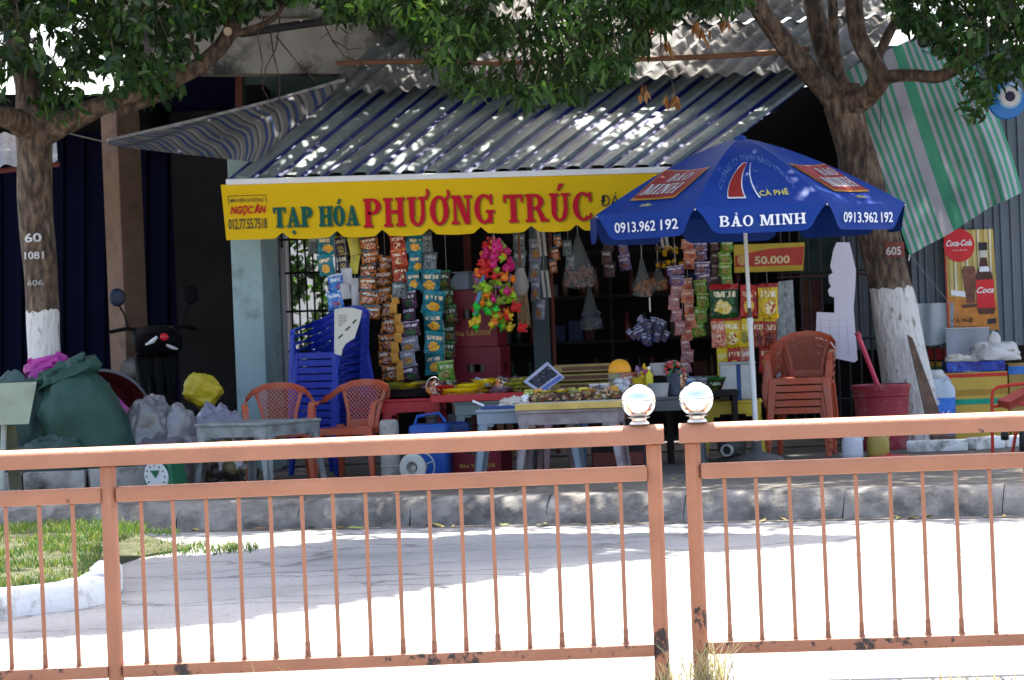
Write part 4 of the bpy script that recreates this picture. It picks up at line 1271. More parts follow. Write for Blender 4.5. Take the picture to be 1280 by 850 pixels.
for i, P in enumerate([[(858, -10), (845, 20), (812, 50), (800, 62)], [(812, 50), (806, 70), (790, 82)], [(824, -5), (826, 40), (826, 75), (838, 92), (843, 118)], [(820, 0), (798, 40), (778, 62)], [(745, 12), (738, 30), (715, 52)], [(730, 38), (740, 68)], [(887, -5), (880, 15), (868, 40)], [(948, -5), (950, 30), (960, 38), (972, 60)], [(720, 50), (718, 70), (712, 88)], [(1246, -5), (1252, 25), (1260, 40)], [(640, 20), (655, 60), (640, 110)]]):
    MB().tube([at(x, y, 21.6 + .1 * (i % 4)) - rb for x, y in P], [.008, .007, .006, .005, .004][:len(P)], 5).build('bare_twig', bark2, rt)
profM = [(410, 20), (430, 34), (448, 26), (475, 40), (500, 40), (535, 72), (556, 104), (575, 140), (592, 112), (610, 128), (640, 130), (668, 140), (690, 132), (720, 138), (745, 112), (770, 104), (790, 90), (806, 58), (840, 34), (880, 24), (930, 10)]
c1 = profile_clumps(profM, 820, 20.6, 23.0, -60, [(600, 8, 12, 8), (760, 58, 9, 8), (866, 16, 16, 9)], rb)
C, A_ = clump_leaves(c1, 11, .15, .75)
leaves(C, A_, .13, .042, leafB, 'foliage', rt)
c1b = profile_clumps([(410, 30), (480, 40), (540, 66), (580, 138), (620, 120), (680, 130), (760, 110), (800, 60)], 46, 20.3, 20.9, -10, (), rb)
C, A_ = clump_leaves(c1b, 9, .13, .7); leaves(C, A_, .12, .042, leafC, 'young_foliage', rt)
profR = [(1118, 20), (1138, 58), (1152, 50), (1168, 78), (1184, 68), (1200, 96), (1212, 150), (1226, 130), (1240, 112), (1268, 108), (1290, 110), (1340, 112)]
c4 = profile_clumps(profR, 330, 21.4, 23.2, -60, [(1232, 22, 8, 6)], rb)
C, A_ = clump_leaves(c4, 11, .14, .45); leaves(C, A_, .125, .055, leafB, 'foliage', rt)
for (x, y) in ((820, 40), (832, 62), (872, 36), (880, 48), (846, 130), (806, 118), (838, 128), (905, 30)):
    cc = np.array([tuple(at(x, y, 21.7) - rb)])
    C, A_ = clump_leaves(cc, 7, .07, 1.6, .3, .3); leaves(C, A_, .12, .04, dead, 'dead_leaf_cluster', rt)
ce = thin(ellipsoid(1500, (1.6, 24.9, 6.9), (5.4, 3.3, 1.9), rb, 5.0, -.12), rb)
C, A_ = clump_leaves(ce, 26, .34, .35); leaves(C, A_, .17, .08, leafA, 'crown', rt, False)
twigs(c1, .3, bark2, 'twigs', rt); twigs(c4, .25, bark2, 'twigs', rt)

# island tree, its trunk outside the frame, its crown shaped to shade the road
ib = Vector((-5.2, 16.6, .12))
it = thing('island_tree', 'unseen tree on the grass island, its crown shaped to shade the road', 'tree', ib)
rough_tube([ib, ib + Vector((.05, 0, 1.2)), ib + Vector((.2, .1, 2.6)), ib + Vector((.6, .3, 4)), ib + Vector((1.3, .6, 5.2)), ib + Vector((2.5, .9, 6.2))], [.2, .17, .15, .13, .1, .06], 16, ib, 71).build('trunk', bark2, it, smooth=True)
limb([ib + Vector((.35, .15, 3.2)), ib + Vector((-.4, -.3, 4.6)), ib + Vector((-.9, -.6, 5.8))], [.09, .07, .04], ib, it, bark2, 73)
limb([ib + Vector((1.1, .5, 5)), ib + Vector((2.6, 1.3, 5.9)), ib + Vector((4.2, 1.9, 6.4))], [.08, .06, .03], ib, it, bark2, 75)
nearb = [(-330, 812), (0, 797), (180, 789), (290, 775), (400, 757), (560, 731), (700, 708), (830, 693), (960, 682), (1060, 674)]
farb = [(-330, 790), (0, 776), (130, 758), (150, 700), (310, 688), (480, 669), (700, 668), (900, 669), (1000, 671), (1060, 673)]
cs = []
while len(cs) < 2300:
    x = random.uniform(-330, 1060)
    y0 = float(np.interp(x, [p[0] for p in farb], [p[1] for p in farb])); y1 = float(np.interp(x, [p[0] for p in nearb], [p[1] for p in nearb]))
    a, c = gz(x, y0), gz(x, y1)
    if random.random() > abs(a.y - c.y) / 5: continue
    g_ = a.lerp(c, random.uniform(.04, .96))
    if noise.noise(Vector((g_.x * .7, g_.y * 1.9, 8))) < -.38: continue
    z = random.uniform(5.3, 6.9)
    q_ = g_ + SUN_DIR * (z / SUN_DIR.z) - ib
    cs.append([tuple(q_)])
C, A_ = clump_leaves(np.array([c_[0] for c_ in cs]), 28, .24, .35); leaves(C, A_, .18, .085, leafA, 'crown', it, False)
# ------------------------------------------------------------------ right-hand tin wall and what hangs on it
tin = mat('blue_grey_tin', (0.13, 0.16, 0.19), 0.5, 0.15, 3, bump=.1, c2=(0.11, 0.12, 0.13), amt=.4, s2=3, soft=.12)
w0 = foot(1090, 24.7)
tw = thing('tin_wall', 'blue-grey corrugated tin wall behind the soft drink poster', 'wall', w0)
for i in range(5):
    xa, xb = 1056 + i * 96, 1056 + (i + 1) * 96 + 4
    d0 = 24.7 - i * .0 + (.012 if i % 2 else 0)
    A_, B_ = at(xa, 438 - i * 3, d0), at(xb, 436 - i * 3, d0)
    D_, C_ = at(xa - 14, 60, d0), at(xb - 14, 56, d0)
    b = MB(); N_ = 8
    us = []
    for k in range(N_):
        for (t, h) in ((0, 0), (.55, 0), (.65, 1), (.9, 1)): us.append(((k + t) / N_, h * .022))
    us.append((1, 0))
    for (u, h) in us:
        for v in (0, 1):
            p = A_.lerp(B_, u).lerp(D_.lerp(C_, u), v); b.v.append(p + Vector((0, -h, 0)) - w0)
    for k in range(len(us) - 1):
        b.f.append([2 * k, 2 * k + 2, 2 * k + 3, 2 * k + 1]); b.m.append(0)
    b.build('tin_sheet', tin, tw)
# shelf cabinet under the tin wall with coloured goods in the dark
cab = foot(1150, 24.9)
cb_ = thing('goods_cabinet', 'dark grilled cabinet of coloured goods between the right tree and the yellow cartons', 'cabinet', cab)
b = MB(); slab_px(b, 1040, 1420, 412, 565, 25.2, .3, cab); b.build('body', interior, cb_)
for nm, y0, y1, cc in (('red_row', 428, 442, (.22, .012, .015)), ('yellow_row', 444, 450, (.3, .2, .02)), ('green_row', 451, 464, (.02, .13, .05)), ('brown_row', 468, 500, (.1, .065, .03))):
    b = MB(); slab_px(b, 1135, 1200, y0 + 8, y1 + 8, 25.0, .12, cab); b.build(nm, mat('cabinet_' + nm, cc, .5, .5, 20), cb_)
for x in (1092, 1104, 1117, 1148, 1158, 1168, 1179, 1190):
    MB().tube([at(x, 430, 24.85) - cab, at(x + 4, 545, 24.85) - cab], .008, 6).build('bar', dkiron, cb_)
# sagging clear plastic over the top of the cabinet
pls = thing('plastic_sheet', 'sagging grey plastic sheet under the tin wall beside the right tree', 'plastic sheet', at(1135, 400, 24.55))
plm = mat('grey_plastic_film', (.35, .38, .41), .3, .15, 4)
o_ = pls.location.copy()
MB().grid(lambda u, v: at(1132 + u * 60, 380 + v * (46 + 7 * math.sin(u * 3)) - u * 2, 24.55 - .02 * math.sin(u * 14)) - o_, 14, 4).build('film', plm, pls, smooth=True)

# poster
ps = at(1184, 415, 24.55)
po = thing('drink_poster', 'upright soft drink poster with red disc and bottle on the tin wall', 'poster', ps)
def pq(u, v, off=0.0):
    """u 0..1 across, v 0..1 upwards on the poster"""
    a = at(1184.5, 414.5, 24.55).lerp(at(1249, 412, 24.55), u); c = at(1179, 288.5, 24.55).lerp(at(1241, 286, 24.55), u)
    return a.lerp(c, v) + Vector((0, -off, 0)) - ps
def pface(name, pts, off, m):
    b = MB(); n = len(pts)
    b.add([pq(u, v, off) for u, v in pts] + [pq(u, v, off - .003) for u, v in pts], [list(range(n)), [n + i for i in range(n)][::-1]] + [(i, (i + 1) % n, n + (i + 1) % n, n + i) for i in range(n)])
    return b.build(name, m, po)
wood_pale = stripe_mat('poster_plank_print', [((190, 165, 90), 2), ((150, 120, 50), .5), ((205, 185, 120), 2), ((120, 105, 40), .6), ((225, 215, 180), 1.2)], .11, 'X', .4)
pface('board', [(0, 0), (1, 0), (1, 1), (0, 1)], .004, wood_pale)
pface('table_print', [(0.02, .005), (.985, .005), (.985, .3), (.02, .35)], .008, mat('poster_orange_wood', lin((190, 120, 45)), .4, .25, 12))
pface('white_strip', [(.1, .36), (.45, .33), (.45, .385), (.1, .41)], .009, wht)
pface('side_edge', [(0, 0), (.03, 0), (.03, 1), (0, 1)], .010, mat('poster_red_edge', (.4, .02, .03), .5))
cokered = mat('poster_red', (.62, .01, .02), .4, .05)
pface('red_disc', [(.30 + .31 * math.cos(a) + .0, .85 + .165 * math.sin(a)) for a in [2 * PI * i / 28 for i in range(28)]], .012, cokered)
bot_ = [(.62, .16), (.92, .16), (.95, .22), (.93, .3), (.95, .42), (.93, .55), (.86, .63), (.83, .72), (.84, .86), (.72, .86), (.71, .72), (.68, .63), (.6, .55), (.58, .42), (.61, .3), (.59, .22)]
pface('bottle_print', bot_, .012, mat('cola_brown', (.07, .015, .01), .3, .3, 9))
pface('bottle_label', [(.6, .22), (.94, .22), (.95, .5), (.59, .5)], .015, cokered)
pface('bottle_neck_white', [(.67, .58), (.88, .58), (.86, .63), (.69, .63)], .015, wht)
pface('bottle_white_top', [(.7, .72), (.85, .72), (.845, .86), (.715, .86)], .0145, mat('poster_cream', (.55, .53, .45), .5))
pface('bottle_cap', [(.69, .79), (.86, .79), (.86, .87), (.69, .87)], .016, blk)
pface('glass_print', [(.4, .27), (.55, .27), (.6, .6), (.58, .64), (.36, .64), (.33, .6)], .012, mat('cola_glass', (.16, .05, .03), .3, .5, 14))
pface('glass_base', [(.3, .225), (.62, .235), (.6, .265), (.3, .26)], .014, mat('poster_dark', (.1, .05, .03), .5))
pface('badge', [(.78, .06), (.95, .065), (.95, .115), (.78, .11)], .013, blk)
def pos_text(s, u0, u1, v0, v1, m, bold, shear=0, curve=0, nm='lettering', off=.017):
    vs, fs = text2d(s, bold, shear)
    MB().add([pq(u0 + v[0] * (u1 - u0), v0 + v[1] * (v1 - v0) + curve * v[0], off) for v in vs], fs).build(nm, m, po)
pos_text('Coca-Cola', .04, .56, .845, .905, wht, .03, .4)
pos_text('NƯỚC GIẢI KHÁT', .17, .46, .795, .807, wht, .0)
pos_text('Coca', .6, .94, .37, .43, wht, .02, .4)
dkb = mat('poster_lettering_dark', (.04, .022, .015), .6)
pos_text('CÀ PHÊ', .08, .5, .085, .125, dkb, .01)
pos_text('NGUYÊN CHẤT', .04, .62, .03, .05, dkb, .005)

# round blue disc hung in the leaves
ey = at(1258, 126, 23.3)
eo = thing('blue_round_disc', 'round blue disc with white ring and dark centre, half hidden by right-hand leaves', 'disc', ey)
k = 23.3 / F
M_ = Matrix.Rotation(R(90), 4, 'X') @ Matrix.Rotation(0, 4, 'Z')
MB().lathe([(.001, -.03), (22 * k, -.03), (23.5 * k, -.01), (22 * k, .012), (.001, .03)], 32, M=M_).build('rim', mat('disc_blue', (.01, .16, .5), .3, .1), eo, smooth=True)
for nm, r_, z, cc in (('pale_ring', 15, .030, (.25, .45, .6)), ('white_ring', 12, .034, (.6, .6, .6)), ('dark_centre', 6.5, .038, (.02, .015, .06))):
    MB().lathe([(.001, 0), (r_ * k, 0), (r_ * k, .004), (.001, .006)], 24, (4 * k, 5 * k, z - .008), M=M_).build(nm, mat('disc_' + nm, cc, .4, .08), eo, smooth=True)
MB().tube([Vector((0, 0, 23 * k)), Vector((.02, .02, .8))], .003, 4).build('cord', greytube, eo)

# ------------------------------------------------------------------ plastic chairs
terra = mat('faded_red_plastic', (0.40, 0.066, 0.026), 0.45, 0.12, 6, c2=(0.33, 0.12, 0.08), amt=.44, s2=7, soft=.15)
blueP = mat('blue_plastic', (0.005, 0.022, 0.29), 0.45, 0.1, 6, c2=(0.012, 0.045, 0.29), amt=.4, s2=6, soft=.1)
def ribbon(b, pts, w_in, th, n=1):
    """flat band through pts; w_in = vector list giving half width"""
    vs = []; k_ = len(pts)
    for p, wv, tv in zip(pts, w_in, th):
        p = Vector(p); wv = Vector(wv); tv = Vector(tv)
        vs += [p - wv - tv, p + wv - tv, p + wv + tv, p - wv + tv]
    fs = []
    for i in range(k_ - 1):
        for j in range(4):
            fs.append((i * 4 + j, i * 4 + (j + 1) % 4, (i + 1) * 4 + (j + 1) % 4, (i + 1) * 4 + j))
    fs += [(3, 2, 1, 0), tuple((k_ - 1) * 4 + j for j in range(4))]
    b.add(vs, fs)
def back_y(z): return .17 + (z - .42) * .22
def make_chair(label, m, style, group):
    t = thing('plastic_armchair', label, 'chair', (0, 0, 0), 0, group)
    b = MB()
    def sf(u, v):
        x = (u - .5) * .46; y = -.24 + v * .43
        return Vector((x * (1 - .12 * v), y, .425 - .022 * math.sin(PI * u) * math.sin(PI * min(1, v + .15)) - (.03 * (1 - v / .12) if v < .12 else 0)))
    b.grid(sf, 8, 10); b.build('seat', m, t, smooth=True, thick=.012)
    b = MB(); b.box((0, -.238, .395), (.44, .014, .05)); b.box((-.215, -.02, .395), (.014, .43, .05)); b.box((.215, -.02, .395), (.014, .43, .05))
    o = b.build('seat_skirt', m, t); 
    for sx in (-1, 1):
        for (x, y, fx, fy, z1) in ((.222, -.225, .262, -.262, .425), (.2, .165, .235, .235, .44)):
            b = MB()
            hw = .034
            b.hexa([Vector((sx * fx + a, fy + c, 0)) for a, c in ((-.02, -.02), (.02, -.02), (.02, .02), (-.02, .02))] + [Vector((sx * x + a, y + c, z1)) for a, c in ((-hw, -hw * .7), (hw, -hw * .7), (hw, hw * .7), (-hw, hw * .7))])
            b.build('leg', m, t, bevel=.007)
    # arms sweep from the front leg up into the arched top of the back
    arc = [(-.245, -.235, .42), (-.262, -.24, .54), (-.27, -.215, .615), (-.278, -.10, .64), (-.278, .04, .655), (-.262, .15, .685), (-.215, .225, .735), (-.12, .258, .772), (0, .268, .785)]
    full = arc + [(-x, y, z) for x, y, z in arc[-2::-1]]
    wv = []; tv = []
    for i, p in enumerate(full):
        s = abs(i - 8) / 8
        wv.append((0, 0, .027) if s < .62 else ((.026 if p[0] < 0 else .026, 0, 0) if s < .85 else (.026, 0, 0)))
        tv.append((0, .009, 0) if s < .62 else (0, 0, .008) if s < .85 else (0, .009, 0))
    b = MB(); ribbon(b, full, wv, tv); b.build('arm_frame', m, t, bevel=.004, smooth=True)
    for sx in (-1, 1):
        P = [(sx * .195, back_y(.735) + .005, .735), (sx * .165, back_y(.65), .65), (sx * .135, back_y(.54), .54), (sx * .125, back_y(.42), .42)]
        b = MB(); ribbon(b, P, [(.017, 0, 0)] * 4, [(0, .009, 0)] * 4); b.build('back_stile', m, t, bevel=.004, smooth=True)
    lw = lambda z: np.interp(z, [.42, .54, .65, .735, .78], [.125, .135, .165, .195, .15]) - .012
    if style == 'lattice':
        b = MB(); sp = .034
        for s in (-1, 1):
            for i in range(-14, 15):
                seg = []
                for j in range(23):
                    z = .445 + j * .0145
                    x = i * sp + s * (z - .6) * .95
                    if z < .768 and abs(x) < lw(z): seg.append((x, back_y(z) + .004 * s, z))
                if len(seg) > 2:
                    P = [seg[0], seg[-1]]
                    ribbon(b, P, [(.0055, 0, 0)] * 2, [(0, .002, 0)] * 2)
        o = b.build('back_lattice', m, t); stuff(o)
        b = MB(); ribbon(b, [(-.13, back_y(.45), .45), (.13, back_y(.45), .45)], [(0, 0, .03)] * 2, [(0, .008, 0)] * 2); b.build('lower_back_rail', m, t, bevel=.003)
    else:
        for z in (.47, .53, .59, .65, .71):
            h_ = lw(z) + .02
            b = MB(); ribbon(b, [(-h_, back_y(z), z), (0, back_y(z) + .012, z), (h_, back_y(z), z)], [(0, 0, .021)] * 3, [(0, .006, 0)] * 3); b.build('back_slat', m, t, bevel=.003)
    return t
redc = make_chair('faded red plastic armchair with lattice back behind the grey low table', terra, 'lattice', 'red plastic armchairs')
redc.location = foot(352, 21.75); redc.rotation_euler = (0, 0, R(4))
dup(redc, foot(446, 21.7), R(-20), 'faded red plastic armchair beside the grey gas cylinder')
ord_ = ['bottom', 'second', 'third', 'fourth', 'fifth']
sp_ = foot(1004, 22.35)
for i in range(5):
    dup(redc, sp_ + Vector((.006 * i, -.010 * i, .062 * i)), R(-15 + random.uniform(-1, 1)), '%s red chair from below in the stack right of the parasol pole' % (ord_[i] if i < 4 else 'topmost'))
bluec = make_chair('bottom blue plastic chair of the tall stack by the teal pillar', blueP, 'slat', 'stacked blue plastic chairs')
bs = foot(418, 22.55)
bluec.location = bs; bluec.rotation_euler = (0, 0, R(-38))
nm_ = ['second', 'third', 'fourth', 'fifth', 'sixth', 'seventh', 'eighth', 'ninth', 'tenth']
for i in range(1, 11):
    dup(bluec, bs + Vector((.004 * i, 0, .062 * i)), R(-38 + random.uniform(-1.5, 1.5)), ('%s blue plastic chair from the bottom of the tall stack' % nm_[i - 1]) if i < 10 else 'topmost blue plastic chair of the tall stack under the cream panel')
# cream slotted panel leaning on the stack
cream = mat('cream_plastic', (.55, .52, .43), .5, .06, 4)
cdk = mat('slot_dark', (.09, .08, .06), .8, .2)
cp = at(418, 446, 22.0)
cpo = thing('cream_chair_back', 'cream plastic chair back with dark slots leaning on the blue stack', 'chair back', cp)
def cq(x, y, d): return at(x, y, d) - cp
out_ = [(418, 387), (428, 384.5), (440, 384.5), (453, 388), (449, 405), (443, 423), (432, 430), (428, 437), (427, 445), (418, 442)]
b = MB(); n = len(out_)
b.add([cq(x, y, 22.0 + (445 - y) * .001) for x, y in out_] + [cq(x, y, 22.025 + (445 - y) * .001) for x, y in out_], [list(range(n)), [n + i for i in range(n)][::-1]] + [(i, (i + 1) % n, n + (i + 1) % n, n + i) for i in range(n)])
b.build('panel', cream, cpo, bevel=.003)
for (x0, y0, x1, y1) in ((423, 423, 428, 418), (432, 413, 437.5, 408), (441, 404, 445, 399.5)):
    MB().tube([cq(x0, y0, 22.0 + (445 - y0) * .001 - .001), cq(x1, y1, 22.0 + (445 - y1) * .001 - .001)], .008, 6).build('slot', cdk, cpo)
b = MB()
for i in range(5):
    for j in range(7):
        x, y = 424 + i * 2.2, 394 + j * 2.2
        if i < 5 - max(0, j - 3): b.box(cq(x, y, 22.0 + (445 - y) * .001), (.008, .006, .008))
stuff(b.build('dotted_vent', mat('vent_grey', (.2, .19, .16), .7), cpo))

# ------------------------------------------------------------------ plastic tables
def make_table(label, m, loc, rz, w_, d_, h_, splay=.05, legw=.085, skirt=.085, group=None):
    t = thing('plastic_table', label, 'table', loc, rz, group)
    MB().box((0, 0, h_ - .0125), (w_, d_, .025)).build('table_top', m, t, bevel=.008, seg=2)
    b = MB()
    for sx, sy, lx, ly in ((0, -1, w_ - .03, .014), (0, 1, w_ - .03, .014), (-1, 0, .014, d_ - .058), (1, 0, .014, d_ - .058)):
        b.box((sx * (w_ / 2 - .02), sy * (d_ / 2 - .02), h_ - .0255 - skirt / 2), (lx, ly, skirt))
    b.build('skirt', m, t)
    for sx in (-1, 1):
        for sy in (-1, 1):
            X, Y = sx * (w_ / 2 - .024), sy * (d_ / 2 - .024)
            fx, fy = X + sx * splay, Y + sy * splay * .7
            zt = h_ - .03
            b = MB()
            for (ax_, ay_, bx_, by_) in ((legw, .014, .045, .012), (.014, legw, .012, .045)):
                c0 = Vector((X - sx * ax_ / 2, Y - sy * ay_ / 2, zt)); c1 = Vector((fx - sx * bx_ / 2, fy - sy * by_ / 2, 0))
                q0 = [(-1, -1), (1, -1), (1, 1), (-1, 1)]
                b.hexa([c1 + Vector((a * bx_ / 2, c * by_ / 2, 0)) for a, c in q0] + [c0 + Vector((a * ax_ / 2, c * ay_ / 2, 0)) for a, c in q0])
                # curved gusset under the skirt
                g_ = Vector((-sx * .05, 0, 0)) if ax_ > ay_ else Vector((0, -sy * .05, 0))
                c2 = c0 + g_ + Vector((0, 0, -skirt + .01))
                b.box(c2 + Vector((0, 0, -.012)), (.05 if ax_ > ay_ else .012, .012 if ax_ > ay_ else .05, .03))
            b.build('leg', m, t)
    return t
gplast = mat('worn_grey_plastic', (.22, .235, .235), .5, .12, 5, c2=(.1, .105, .105), amt=.44, s2=6, soft=.12)
bplast = mat('pale_blue_grey_plastic', (.2, .25, .30), .5, .1, 5, c2=(.2, .22, .25), amt=.36, s2=6)
pplast = mat('stained_mauve_plastic', (.19, .15, .155), .6, .18, 7, c2=(.3, .28, .28), amt=.44, s2=5, soft=.12)
ggplast = mat('grey_green_plastic', (.13, .165, .16), .5, .12, 5)
redpl = mat('red_plastic', (.4, .02, .028), .4, .1, 5)
make_table('low grey plastic table in front of the two red armchairs', gplast, foot(326, 20.95), R(-33), .72, .72, .53)
make_table('pale blue-grey plastic table with a blue tray on it', bplast, foot(664, 20.75), R(-4), .8, .55, .56)
make_table('stained mauve plastic table carrying the yellow-edged board', pplast, foot(718, 20.45), R(-7), .8, .6, .55)
make_table('grey-green plastic table under the red tray of snacks', ggplast, foot(622, 21.75), R(-8), .62, .5, .60)
make_table('red plastic table carrying the black tray of packets', redpl, foot(521, 22.15), R(-6), .52, .46, .63, .03)
make_table('dark grey plastic table behind the right steel ball', mat('dark_grey_plastic', (.09, .09, .095), .6, .2), foot(835, 21.5), R(-5), .6, .5, .58)
# small stools' legs seen under the goods tables
for (x, d, m_, lb_, hh_) in ((776, 21.3, redpl, 'dark red plastic stool under the goods tables', .42), (700, 21.6, mat('pale_pink_plastic', (.4, .26, .28), .5), 'pale pink plastic stool under the mauve table', .42), (745, 21.9, mat('steel_blue_plastic', (.1, .2, .32), .5), 'steel-blue plastic stool behind the mauve table', .4)):
    t = thing('plastic_stool', lb_, 'stool', foot(x, d), R(12), 'stools under the goods tables')
    MB().box((0, 0, hh_ - .015), (.28, .28, .03)).build('seat', m_, t, bevel=.01, seg=2)
    for sx in (-1, 1):
        for sy in (-1, 1):
            b = MB(); b.hexa([Vector((sx * .145 + a * .018, sy * .145 + c * .018, 0)) for a, c in ((-1, -1), (1, -1), (1, 1), (-1, 1))] + [Vector((sx * .11 + a * .028, sy * .11 + c * .028, hh_ - .03)) for a, c in ((-1, -1), (1, -1), (1, 1), (-1, 1))])
            b.build('leg', m_, t, bevel=.004)

# ------------------------------------------------------------------ packets, strips and bags
def pillow(name, m, nx=7, nz=9, th=.3):
    b = MB()
    def f(sg):
        def g(u, v):
            e = (math.sin(PI * u) ** .6) * (math.sin(PI * v) ** .5)
            cr = .05 * noise.noise(Vector((u * 5, v * 6, sg * 3 + len(name)))) * e
            return Vector(((u - .5) * (1 - .07 * math.sin(PI * v)), sg * th / 2 * e + cr, v - .5 + .012 * math.sin(u * 25) * (1 if v in (0, 1) else 0)))
        return g
    b.grid(f(-1), nx, nz); b.grid(f(1), nx, nz)
    return b.mesh(name, m, smooth=True, merge=True)
PM = {}
def pk(key, cols, scale=2.2, band=None):
    PM[key] = pillow('packet', pack_mat('print_' + key, cols, scale, band)); return PM[key]
pk('teal', [(15, 95, 110), (20, 120, 130), (25, 130, 140), (215, 140, 40), (235, 180, 60)], 2.0)
pk('navy', [(18, 20, 60), (25, 28, 80), (160, 140, 40), (200, 180, 60), (40, 40, 90)], 3.5)
pk('yellow', [(120, 105, 15), (150, 130, 20), (170, 150, 25), (110, 90, 20)], 2.5)
pk('bluewhite', [(25, 90, 180), (60, 140, 210), (200, 210, 220), (170, 60, 60), (40, 120, 200)], 2.5)
pk('silver', [(120, 130, 135), (150, 160, 165), (90, 110, 110), (180, 185, 190), (60, 130, 120)], 2.5)
pk('mixed', [(60, 35, 20), (180, 95, 30), (210, 130, 40), (40, 110, 130), (170, 40, 35), (220, 200, 170)], 3.2)
pk('orange', [(50, 25, 20), (185, 105, 25), (205, 130, 30), (30, 30, 40), (150, 50, 30), (200, 180, 160)], 3.0)
pk('redor', [(150, 40, 25), (185, 60, 30), (210, 120, 60), (230, 200, 150), (150, 30, 30)], 2.2)
pk('pinkblack', [(30, 22, 40), (60, 40, 80), (170, 60, 80), (200, 190, 210), (40, 30, 50), (40, 110, 50)], 2.8)
pk('greydots', [(110, 112, 125), (130, 130, 145), (150, 150, 165), (160, 60, 70), (170, 150, 60)], 3.0)
pk('gold', [(120, 85, 20), (160, 120, 25), (110, 40, 25), (150, 130, 30)], 4.0)
pk('dkgreen', [(20, 35, 25), (60, 25, 25), (30, 100, 30), (50, 130, 35), (110, 60, 30)], 2.4)
pk('clear', [(95, 105, 105), (120, 130, 130), (80, 90, 90), (140, 150, 150)], 2.0)
pk('sachpink', [(170, 110, 120), (200, 140, 130), (150, 80, 110), (210, 180, 170), (110, 70, 90)], 3.4)
pk('sachor', [(190, 130, 110), (205, 110, 60), (215, 180, 160), (150, 80, 90), (190, 90, 60)], 3.4)
pk('sachgr', [(70, 130, 40), (110, 160, 50), (170, 180, 90), (60, 110, 40), (190, 150, 90)], 3.0)
pk('sachpurple', [(60, 45, 95), (120, 100, 150), (200, 190, 205), (90, 60, 110), (170, 120, 90)], 3.6)
pk('brownsach', [(70, 50, 45), (95, 70, 70), (60, 45, 60), (110, 80, 60)], 3.2)
pk('chipgreen', [(10, 60, 25), (15, 75, 30), (20, 90, 40), (215, 185, 70), (230, 215, 150)], 1.6, (.34, (165, 30, 35)))
pk('chipred', [(150, 25, 30), (180, 40, 35), (200, 70, 40), (220, 170, 90), (225, 190, 60)], 1.8, (.36, (190, 45, 40)))
pk('chipyellow', [(190, 150, 15), (215, 185, 25), (225, 200, 40), (170, 45, 35), (235, 225, 170)], 1.8, (.38, (150, 35, 35)))
pk('chipwhite', [(190, 110, 90), (205, 150, 120), (200, 60, 50), (215, 190, 160), (190, 50, 45)], 2.2)
pk('chipstripe', [(140, 30, 30), (150, 35, 30), (190, 160, 30), (110, 20, 25), (90, 20, 25)], 2.6)
pk('greenyel', [(100, 120, 40), (150, 160, 50), (180, 170, 60), (80, 100, 60), (170, 120, 110)], 2.6)
pk('lemon', [(200, 170, 10), (220, 190, 20), (225, 200, 30), (150, 140, 60), (120, 130, 40)], 1.7)
cordm = mat('pale_cord', (.4, .38, .34), .8)
def strip_of(label, key, x0, x1, y0, y1, n, d, cat='snack strip', name='snack_strip', tilt=0.0):
    xc = (x0 + x1) / 2; p = at(xc, y0, d)
    t = thing(name, label, cat, p, 0, 'strips of packets hung from the shop front')
    k_ = d / F; wd = (x1 - x0) * k_ * 1.04; h = (y1 - y0) * k_ / n
    keys = key if isinstance(key, (list, tuple)) else [key]
    MB().tube([(0, .01, .35), (0, .01, -.02)], .002, 4).build('cord', cordm, t)
    for i in range(n):
        o = link('packet', PM[keys[i % len(keys)]], t, (random.uniform(-.015, .015) + .012 * math.sin(i * 1.3 + xc), random.uniform(-.03, .03), -(i + .5) * h + random.uniform(-.006, .006)), (random.uniform(-.25, .25), random.uniform(-.16, .16), random.uniform(-.6, .6)), (wd * random.uniform(.92, 1.12), wd * random.uniform(.8, 1.2), h * random.uniform(1.02, 1.16)))
    return t
S = strip_of
S('two teal and orange snack bags hung nearest the teal pillar', 'teal', 397, 418, 293, 343, 2, 23.05)
S('single grey clear packet hung at the left end of the snack strips', 'clear', 383, 396, 293, 316, 1, 23.2)
S('narrow navy and yellow snack strip near the pillar', 'navy', 420, 434, 295, 342, 2, 23.1)
S('plain yellow snack strip hung between navy and mixed strips', 'yellow', 434, 447, 296, 342, 2, 23.1)
S('blue and white packets hung just above the cream panel', 'bluewhite', 409, 430, 342, 386, 2, 23.0)
S('silver and green packet strip above the cream panel', 'silver', 425, 440, 336, 374, 2, 23.02)
S('pale twisted plastic strip above the cream panel', 'silver', 438, 449, 350, 386, 1, 23.08)
S('wide strip of brown, orange and blue snack packets', 'mixed', 448, 472, 296, 398, 6, 23.05)
S('dark orange noodle packet strip reaching down to the packet tray', 'orange', 470, 492, 318, 476, 8, 23.15)
S('red and orange snack strip with a clear tail', ['redor', 'redor', 'redor', 'clear'], 486, 506, 294, 372, 4, 23.0)
S('teal and orange snack strip of three bags, top ones right of the red strip', 'teal', 507, 527, 295, 362, 3, 22.98)
S('thin golden sachet chain hung among the snack strips', 'gold', 489, 499, 368, 476, 9, 23.0)
S('black, pink and white snack strip above the packet tray', ['pinkblack', 'pinkblack', 'pinkblack', 'greydots', 'greydots'], 498, 520, 365, 476, 6, 23.1)
S('long teal and orange snack strip left of the beer crates', 'teal', 526, 552, 338, 468, 5, 23.08)
S('clear empty bag strip above the long teal strip', 'clear', 525, 543, 292, 338, 2, 23.1)
S('dark green and red packet strip beside the beer crates', 'dkgreen', 549, 567, 338, 472, 6, 23.2)
S('bright green packet at the foot of the green strip', 'sachgr', 544, 568, 452, 474, 1, 22.95)
S('brown sachet strip hung right of the centre under the parasol', 'brownsach', 886, 899, 300, 358, 4, 23.2)
